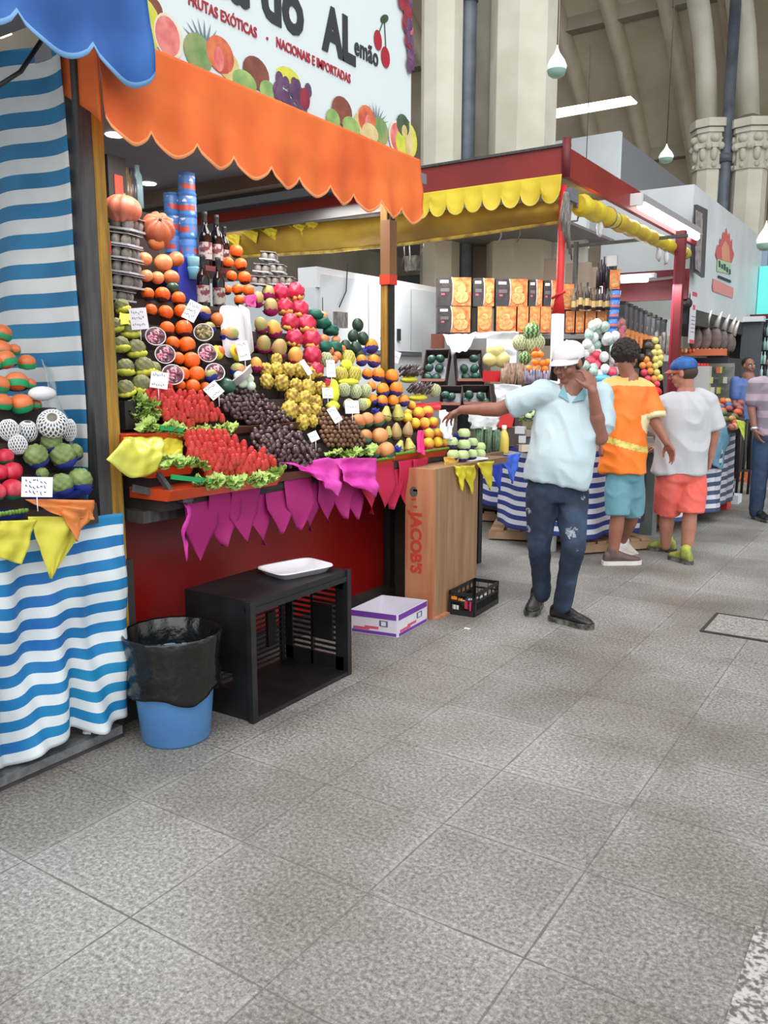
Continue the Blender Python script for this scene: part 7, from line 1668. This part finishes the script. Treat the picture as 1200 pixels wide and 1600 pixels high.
# ---------------------------------------------------------------- man in the orange vest
B = Vector((-2.02, 6.42, 0)); V2 = lambda px, py, off=0: AV(B, px, py, off)
po_ = empty('person', B, 'man with bushy dark hair in an orange shirt and light blue shorts, seen from behind', 'person')
sk2 = skinm('brown', (158, 104, 84)); 
hc = V2(978, 561, .0); Rh = frame((HF*.75+RT*.5+Vector((0, 0, -.08)))); neck = V2(984, 592, 0); ch = V2(978, 635, 0); pel = V2(975, 722, 0)
shL = V2(953, 606, .0); elL = V2(942, 648, .06); wrL = V2(940, 694, .0)
shR = V2(1010, 610, 0); elR = V2(1024, 660, -.10); wrR = V2(1042, 692, -.16)
hL = V2(966, 745, 0); kL = V2(965, 808, -.03); aL = V2(958, 866, -.02); hR = V2(986, 745, .0); kR = V2(988, 805, .10); aR = V2(972, 845, .32)
b = MB(); head(b, hc, Rh, .98); b.cap2(hc+Rh @ Vector((0, -.02, -.05)), neck, .055, .06); b.cap2(neck, ch, .07, .11); b.cap2(ch, pel, .11, .12); b.cap2(shL, shR, .05, .05)
limb(b, [shL, elL, wrL], [.05, .042, .028]); limb(b, [shR, elR, wrR], [.05, .043, .028]); limb(b, [hL, kL, kL.lerp(aL, .3), aL], [.085, .056, .058, .038]); limb(b, [hR, kR, kR.lerp(aR, .3), aR], [.085, .055, .058, .038])
hand(b, wrR, (V2(1054, 714, -.17)-wrR), RT*-1+HF*-.3, HF, curl=.4); hand(b, wrL, Vector((0, 0, -1)), RT, HF, curl=.5)
me = remesh(b, .006, 2); finish(me, 'body', [sk2, lip, m_eye, m_iris], po_, paint=skin_paint(hc, Rh, .98), extra=eyes(hc, Rh, .98))
b = MB(); P0 = V2(972, 738, 0); N0 = V2(982, 594, 0)
rg, r_, f_, u_ = torso_rings(P0, N0, HF+RT*.35, [(0, .185, .15, 0), (.15, .180, .15, 0), (.35, .172, .145, .0), (.6, .180, .13, 0), (.82, .186, .11, 0), (.93, .150, .09, 0), (1.0, .08, .07, 0), (1.03, .065, .065, 0)])
b.loft(rg, 28)
for s0, s1 in ((shL, shL.lerp(elL, .75)), (shR, shR.lerp(elR, .88))):
    b.cap2(s0.lerp(N0, .45), s0, .06, .07); d_ = (s1-s0).normalized(); a_ = d_.orthogonal().normalized(); c_ = d_.cross(a_); b.loft([(s0-d_*.02, a_*.072, c_*.072), (s0.lerp(s1, .5), a_*.076, c_*.076), (s1, a_*.080, c_*.080)], 18)
me = remesh(b, .009, 3)
m_vo = mat('vest_orange', (240, 108, 24), .6, col2=(246, 134, 40), scale=3); m_vy = mat('vest_lime', (226, 214, 120), .5, col2=(200, 180, 80), scale=30); m_cuff = mat('cuff_cream', (232, 216, 170), .6)
endR = shR.lerp(elR, .88); dR = (elR-shR).normalized()
def vp(co, n):
    t = (co-P0).dot(u_)/(N0-P0).length; x = (co-P0).dot(r_)
    if (co-shR).dot(dR) > (endR-shR).length-.028 and (co-endR).length < .13: return 2
    if abs(x) < .19 and .29 < t+x*.35 < .355 and (co-shR).length > .22: return 1
    if .94 < t: return 3
    return 0
finish(me, 'orange_shirt', [m_vo, m_vy, m_cuff, mat('vest_peach', (246, 186, 110), .6)], po_, paint=vp, disp=folds(12, .016, (5, 5, 4)))
b = MB(); pantleg(b, hL, kL, .95, .105, .092); pantleg(b, hR, kR, .95, .105, .092); b.cap2(V2(970, 738, 0), V2(982, 738, 0), .12, .12)
me = remesh(b, .009, 3); finish(me, 'shorts', [mat('shorts_teal', (112, 164, 178), .75, col2=(98, 148, 164), scale=4)], po_, disp=folds(15, .007, (7, 7, 5)))
m_shb = mat('shoe_brown', (92, 74, 70), .6); m_shw = mat('sole_white', (216, 210, 206), .5)
shoe(AZ(956, 882, 0), (RT*.85+HF*.1), 0, po_, m_shb, m_shw, L=.31); shoe(aR+Vector((0, 0, -.09)), (RT*.8+HF*.5), 0, po_, m_shw, m_shw, pitch=-.35)
b = MB(); c0 = hc+Rh @ Vector((0, -.02, .045)); b.sph(c0, (.100, .112, .108), 28, 18, R=Rh, fn=lambda d, ph, th: 1+.10*noise.noise(d*9)+.05*noise.noise(d*20)-.25*max(0, Rh.transposed().to_3x3()[0][0]*0+d.y-.45)-.3*max(0, -d.z-.35))
for k in range(240):
    z = random.uniform(-.25, 1); t = random.random()*2*pi; q = math.sqrt(1-z*z); d_ = Vector((q*math.cos(t), q*math.sin(t), z))
    if d_.y > .5: continue
    p = c0+Rh @ Vector((d_.x*.096, d_.y*.108, d_.z*.104)); b.sph(p, random.uniform(.012, .02), 6, 5)
finish(b.mesh('tmp', m_blk), 'hair', [mat('hair_curly', (48, 38, 38), .85)], po_)

# ---------------------------------------------------------------- man in the grey shirt
B = Vector((-1.62, 6.84, 0)); V3 = lambda px, py, off=0: AV(B, px, py, off)
pg = empty('person', B, 'man in blue cap, loose grey T-shirt and coral shorts, seen from behind', 'person')
sk3 = skinm('fair', (186, 128, 108))
hc = V3(1067, 583, .0); Rh = frame((RT*-.86+HF*.5+Vector((0, 0, -.18)))); neck = V3(1072, 612, 0); ch = V3(1072, 650, 0); pel = V3(1066, 725, 0)
shL = V3(1036, 632, 0); elL = V3(1028, 680, .12); wrL = V3(1034, 700, .28); shR = V3(1106, 628, 0); elR = V3(1116, 676, .02); wrR = V3(1110, 716, .06)
hL = V3(1048, 745, 0); kL = V3(1042, 805, .12); aL = V3(1040, 853, .18); hR = V3(1082, 745, 0); kR = V3(1078, 805, -.03); aR = V3(1072, 866, -.02)
b = MB(); head(b, hc, Rh, .95); b.cap2(hc+Rh @ Vector((0, -.02, -.05)), neck, .054, .06); b.cap2(neck, ch, .07, .11); b.cap2(ch, pel, .11, .12); b.cap2(shL, shR, .05, .05)
limb(b, [shL, elL, wrL], [.05, .042, .028]); limb(b, [shR, elR, wrR], [.052, .044, .028])
limb(b, [hL, kL, kL.lerp(aL, .3), aL], [.085, .056, .060, .038]); limb(b, [hR, kR, kR.lerp(aR, .3), aR], [.085, .056, .060, .038])
hand(b, wrR, (V3(1104, 738, .08)-wrR), RT*-1, HF, curl=.5); hand(b, wrL, RT*-.3+HF, (0, 0, -1), RT*-1, curl=.5)
me = remesh(b, .006, 2); finish(me, 'body', [sk3, lip, m_eye, m_iris], pg, paint=skin_paint(hc, Rh, .95), extra=eyes(hc, Rh, .95))
b = MB(); P0 = V3(1062, 737, 0); N0 = V3(1072, 614, 0)
rg, r_, f_, u_ = torso_rings(P0, N0, HF, [(-.02, .222, .15, 0), (.12, .215, .15, 0), (.35, .205, .145, .0), (.6, .205, .135, 0), (.80, .205, .12, 0), (.92, .165, .095, 0), (.99, .09, .07, 0), (1.01, .075, .065, 0)])
b.loft(rg, 28)
for s0, s1, r1 in ((shL, shL.lerp(elL, .85), .085), (shR, shR.lerp(elR, .85), .088)):
    b.cap2(s0.lerp(N0, .45), s0, .06, .072); d_ = (s1-s0).normalized(); a_ = d_.orthogonal().normalized(); c_ = d_.cross(a_); b.loft([(s0-d_*.02, a_*.072, c_*.072), (s0.lerp(s1, .5), a_*.078, c_*.078), (s1, a_*r1, c_*r1)], 18)
me = remesh(b, .009, 3); finish(me, 'grey_tshirt', [mat('tshirt_grey', (190, 192, 196), .75, col2=(180, 182, 188), scale=3)], pg, disp=folds(22, .019, (5, 5, 2.2)))
b = MB(); pantleg(b, hL, kL, .90, .115, .108); pantleg(b, hR, kR, .92, .115, .108); b.cap2(V3(1054, 738, 0), V3(1078, 738, 0), .13, .13)
me = remesh(b, .009, 3); finish(me, 'shorts', [mat('shorts_coral', (236, 112, 100), .75, col2=(226, 98, 88), scale=4)], pg, disp=folds(25, .007, (7, 7, 5)))
m_lime = mat('shoe_lime', (174, 182, 74), .6, col2=(120, 132, 70), scale=12)
shoe(AZ(1042, 862, 0), (HF*.55+RT*-.75), 0, pg, m_lime, m_sol, L=.26, wd=.044); shoe(AZ(1070, 880, 0), (HF*.85+RT*-.30), 0, pg, m_lime, m_sol, L=.26, wd=.044)
cap_hat(hc, Rh, 1.0, mat('cap_blue', (34, 100, 176), .6, col2=(28, 66, 130), scale=18), pg, m2=mat('cap_rust', (150, 84, 60), .6))
b = MB(); b.sph(hc+Rh @ Vector((0, -.028, .0)), (.079, .088, .068), 20, 12, R=Rh); me = b.mesh('tmp', m_blk); bm = bmesh.new(); bm.from_mesh(me)
bmesh.ops.bisect_plane(bm, geom=bm.verts[:]+bm.edges[:]+bm.faces[:], plane_co=hc+Rh @ Vector((0, -.0, 0)), plane_no=Rh @ Vector((0, -1, .3)), clear_inner=True); bm.to_mesh(me); bm.free()
finish(me, 'hair', [mat('hair_brown', (66, 46, 40), .7)], pg)

# ---------------------------------------------------------------- man at the right edge
B = Vector((-1.33, 9.35, 0)); V4 = lambda px, py, off=0: AV(B, px, py, off)
pr_ = empty('person', B, 'man in grey patterned T-shirt and jeans with a wristwatch, cut by the right edge', 'person')
sk4 = skinm('brown2', (150, 104, 88))
hc = V4(1212, 566, .0); Rh = frame((RT*-.3-HF*.9)); neck = V4(1212, 592, 0); ch = V4(1208, 625, 0); pel = V4(1204, 680, 0)
shA = V4(1180, 600, 0); elA = V4(1174, 638, .0); wrA = V4(1179, 672, -.06); shB = V4(1240, 600, 0); elB = V4(1246, 640, 0); wrB = V4(1240, 675, -.05)
hA = V4(1192, 690, 0); kA = V4(1186, 748, -.02); aA = V4(1181, 800, 0); hB = V4(1216, 690, 0); kB = V4(1216, 745, -.1); aB = V4(1212, 800, -.1)
b = MB(); head(b, hc, Rh, .98); b.cap2(hc+Rh @ Vector((0, -.02, -.05)), neck, .055, .06); b.cap2(neck, ch, .07, .11); b.cap2(ch, pel, .11, .12); b.cap2(shA, shB, .05, .05)
limb(b, [shA, elA, wrA], [.05, .042, .028]); limb(b, [shB, elB, wrB], [.05, .042, .028]); limb(b, [hA, kA, aA], [.085, .056, .04]); limb(b, [hB, kB, aB], [.085, .056, .04])
hand(b, wrA, (V4(1188, 696, -.08)-wrA), RT, -HF, curl=.35); hand(b, wrB, (0, 0, -1), -RT, -HF, curl=.4)
me = remesh(b, .0065, 2); finish(me, 'body', [sk4, lip, m_eye, m_iris], pr_, paint=skin_paint(hc, Rh, .98), extra=eyes(hc, Rh, .98))
b = MB(); P0 = V4(1204, 680, 0); N0 = V4(1211, 592, 0)
rg, r_, f_, u_ = torso_rings(P0, N0, -HF, [(0, .17, .125, 0), (.3, .175, .13, .0), (.6, .185, .125, 0), (.82, .19, .11, 0), (.93, .150, .09, 0), (1.0, .08, .07, 0)])
b.loft(rg, 24)
for s0, s1 in ((shA, shA.lerp(elA, .7)), (shB, shB.lerp(elB, .7))): b.cap2(s0.lerp(N0, .45), s0, .06, .07); b.cap2(s0, s1, .07, .072)
me = remesh(b, .01, 3)
finish(me, 'patterned_tshirt', [mat('tee_grey', (132, 122, 134), .7), mat('tee_lilac', (166, 150, 166), .7)], pr_, paint=lambda co, n: 1 if math.sin((co-P0).dot(u_)*36) > .3 else 0, disp=folds(32, .008, (5, 5, 4)))
b = MB(); b.cap2(V4(1196, 684, 0), V4(1212, 684, 0), .115, .115); limb(b, [hA, kA, aA], [.10, .078, .068], 18); limb(b, [hB, kB, aB], [.10, .078, .068], 18)
me = remesh(b, .01, 3); finish(me, 'jeans', [mat('denim_dark', (34, 52, 80), .8, col2=(50, 72, 100), scale=5)], pr_, disp=folds(35, .006, (8, 8, 6)))
shoe(AZ(1184, 812, 0), (-HF*.8+RT*.1), 0, pr_, m_sho, m_sol); shoe(AZ(1214, 816, 0), (-HF*.8+RT*.4), 0, pr_, mat('shoe_blue', (44, 66, 120), .6), m_sol)
d_ = (wrA-elA).normalized(); a_ = d_.orthogonal().normalized(); c_ = d_.cross(a_); p = elA.lerp(wrA, .93)
w_ = MB().loft([(p-d_*.012, a_*.036, c_*.036), (p+d_*.012, a_*.036, c_*.036)], 16).build('wristwatch', mat('watch_steel', (206, 206, 210), .25, metal=.6)); w_.parent = pr_; w_.location -= wloc(pr_)
# ---------------------------------------------------------------- small figures far back
def far_person(B, px, py_head, py_waist, k, m_top, m_sk, label):
    root = empty('person', B, label, 'person'); VV = lambda a, c, o=0: AV(B, a, c, o)
    hc = VV(px, py_head); Rh = frame(-HF+RT*.2); nk = hc+Vector((0, 0, -.15)); pe = VV(px, py_waist); sa = nk+RT*-.17+Vector((0,0,-.06)); sb_ = nk+RT*.17+Vector((0,0,-.06))
    b = MB(); head(b, hc, Rh, .95); b.cap2(hc+Vector((0, 0, -.06)), nk, .055, .06); b.cap2(nk, pe, .09, .12)
    ea = sa+Vector((0, 0, -.28)); eb = sb_+Vector((0, 0, -.28)); wa = ea-HF*.1+Vector((0, 0, -.22)); wb = eb-HF*.1+Vector((0, 0, -.22))
    limb(b, [sa, ea, wa], [.05, .04, .028]); limb(b, [sb_, eb, wb], [.05, .04, .028]); hand(b, wa, (0, 0, -1), RT, -HF); hand(b, wb, (0, 0, -1), -RT, -HF)
    ha = pe+RT*-.09; hb = pe+RT*.09; fa = Vector((ha.x, ha.y, .08)); fb = Vector((hb.x, hb.y, .08)); limb(b, [ha, ha.lerp(fa, .5), fa], [.09, .06, .045]); limb(b, [hb, hb.lerp(fb, .5), fb], [.09, .06, .045])
    for f in (fa, fb): b.cap2(f+Vector((0, 0, -.04)), f+Vector((0, 0, -.04))-HF*.16, .04, .035)
    finish(remesh(b, .008, 2), 'body', [m_sk, lip, m_eye, m_iris], root, paint=skin_paint(hc, Rh, .95), extra=eyes(hc, Rh, .95))
    b = MB(); rg = torso_rings(pe+Vector((0, 0, -.05)), nk, -HF, [(0, .17, .13, 0), (.5, .17, .13, 0), (.82, .19, .11, 0), (1.0, .08, .07, 0)])[0]; b.loft(rg, 20); b.cap2(sa, sa.lerp(ea, .7), .068, .07); b.cap2(sb_, sb_.lerp(eb, .7), .068, .07)
    finish(remesh(b, .012, 3), 'shirt', [m_top], root, disp=folds(px, .008, (5, 5, 4)))
    b = MB(); b.cap2(ha, hb, .11, .11); limb(b, [ha, ha.lerp(fa, .5), fa], [.10, .08, .065]); limb(b, [hb, hb.lerp(fb, .5), fb], [.10, .08, .065]); finish(remesh(b, .012, 3), 'trousers', [m_blk], root)
    b = MB(); b.sph(hc+Rh @ Vector((0, -.022, .045)), (.08, .096, .082), 18, 12, R=Rh, fn=lambda d, ph, th: 1-.3*max(0, d.y)); finish(b.mesh('tmp', m_blk), 'hair', [mat('hair_black', (34, 28, 28), .7)], root)
far_person(AY(1166, 715, 12.6)*1, 1170, 572, 650, 1, mat('shirt_denim', (86, 112, 170), .7), sk4, 'blurred person in a blue shirt behind the right-hand man')
# ================================================================ TIDY UP
for pr in PROTOS:
    if pr.name not in FIRST:
        for ch in PROTO_CH.get(pr.name, []): bpy.data.objects.remove(ch)
        bpy.data.objects.remove(pr)
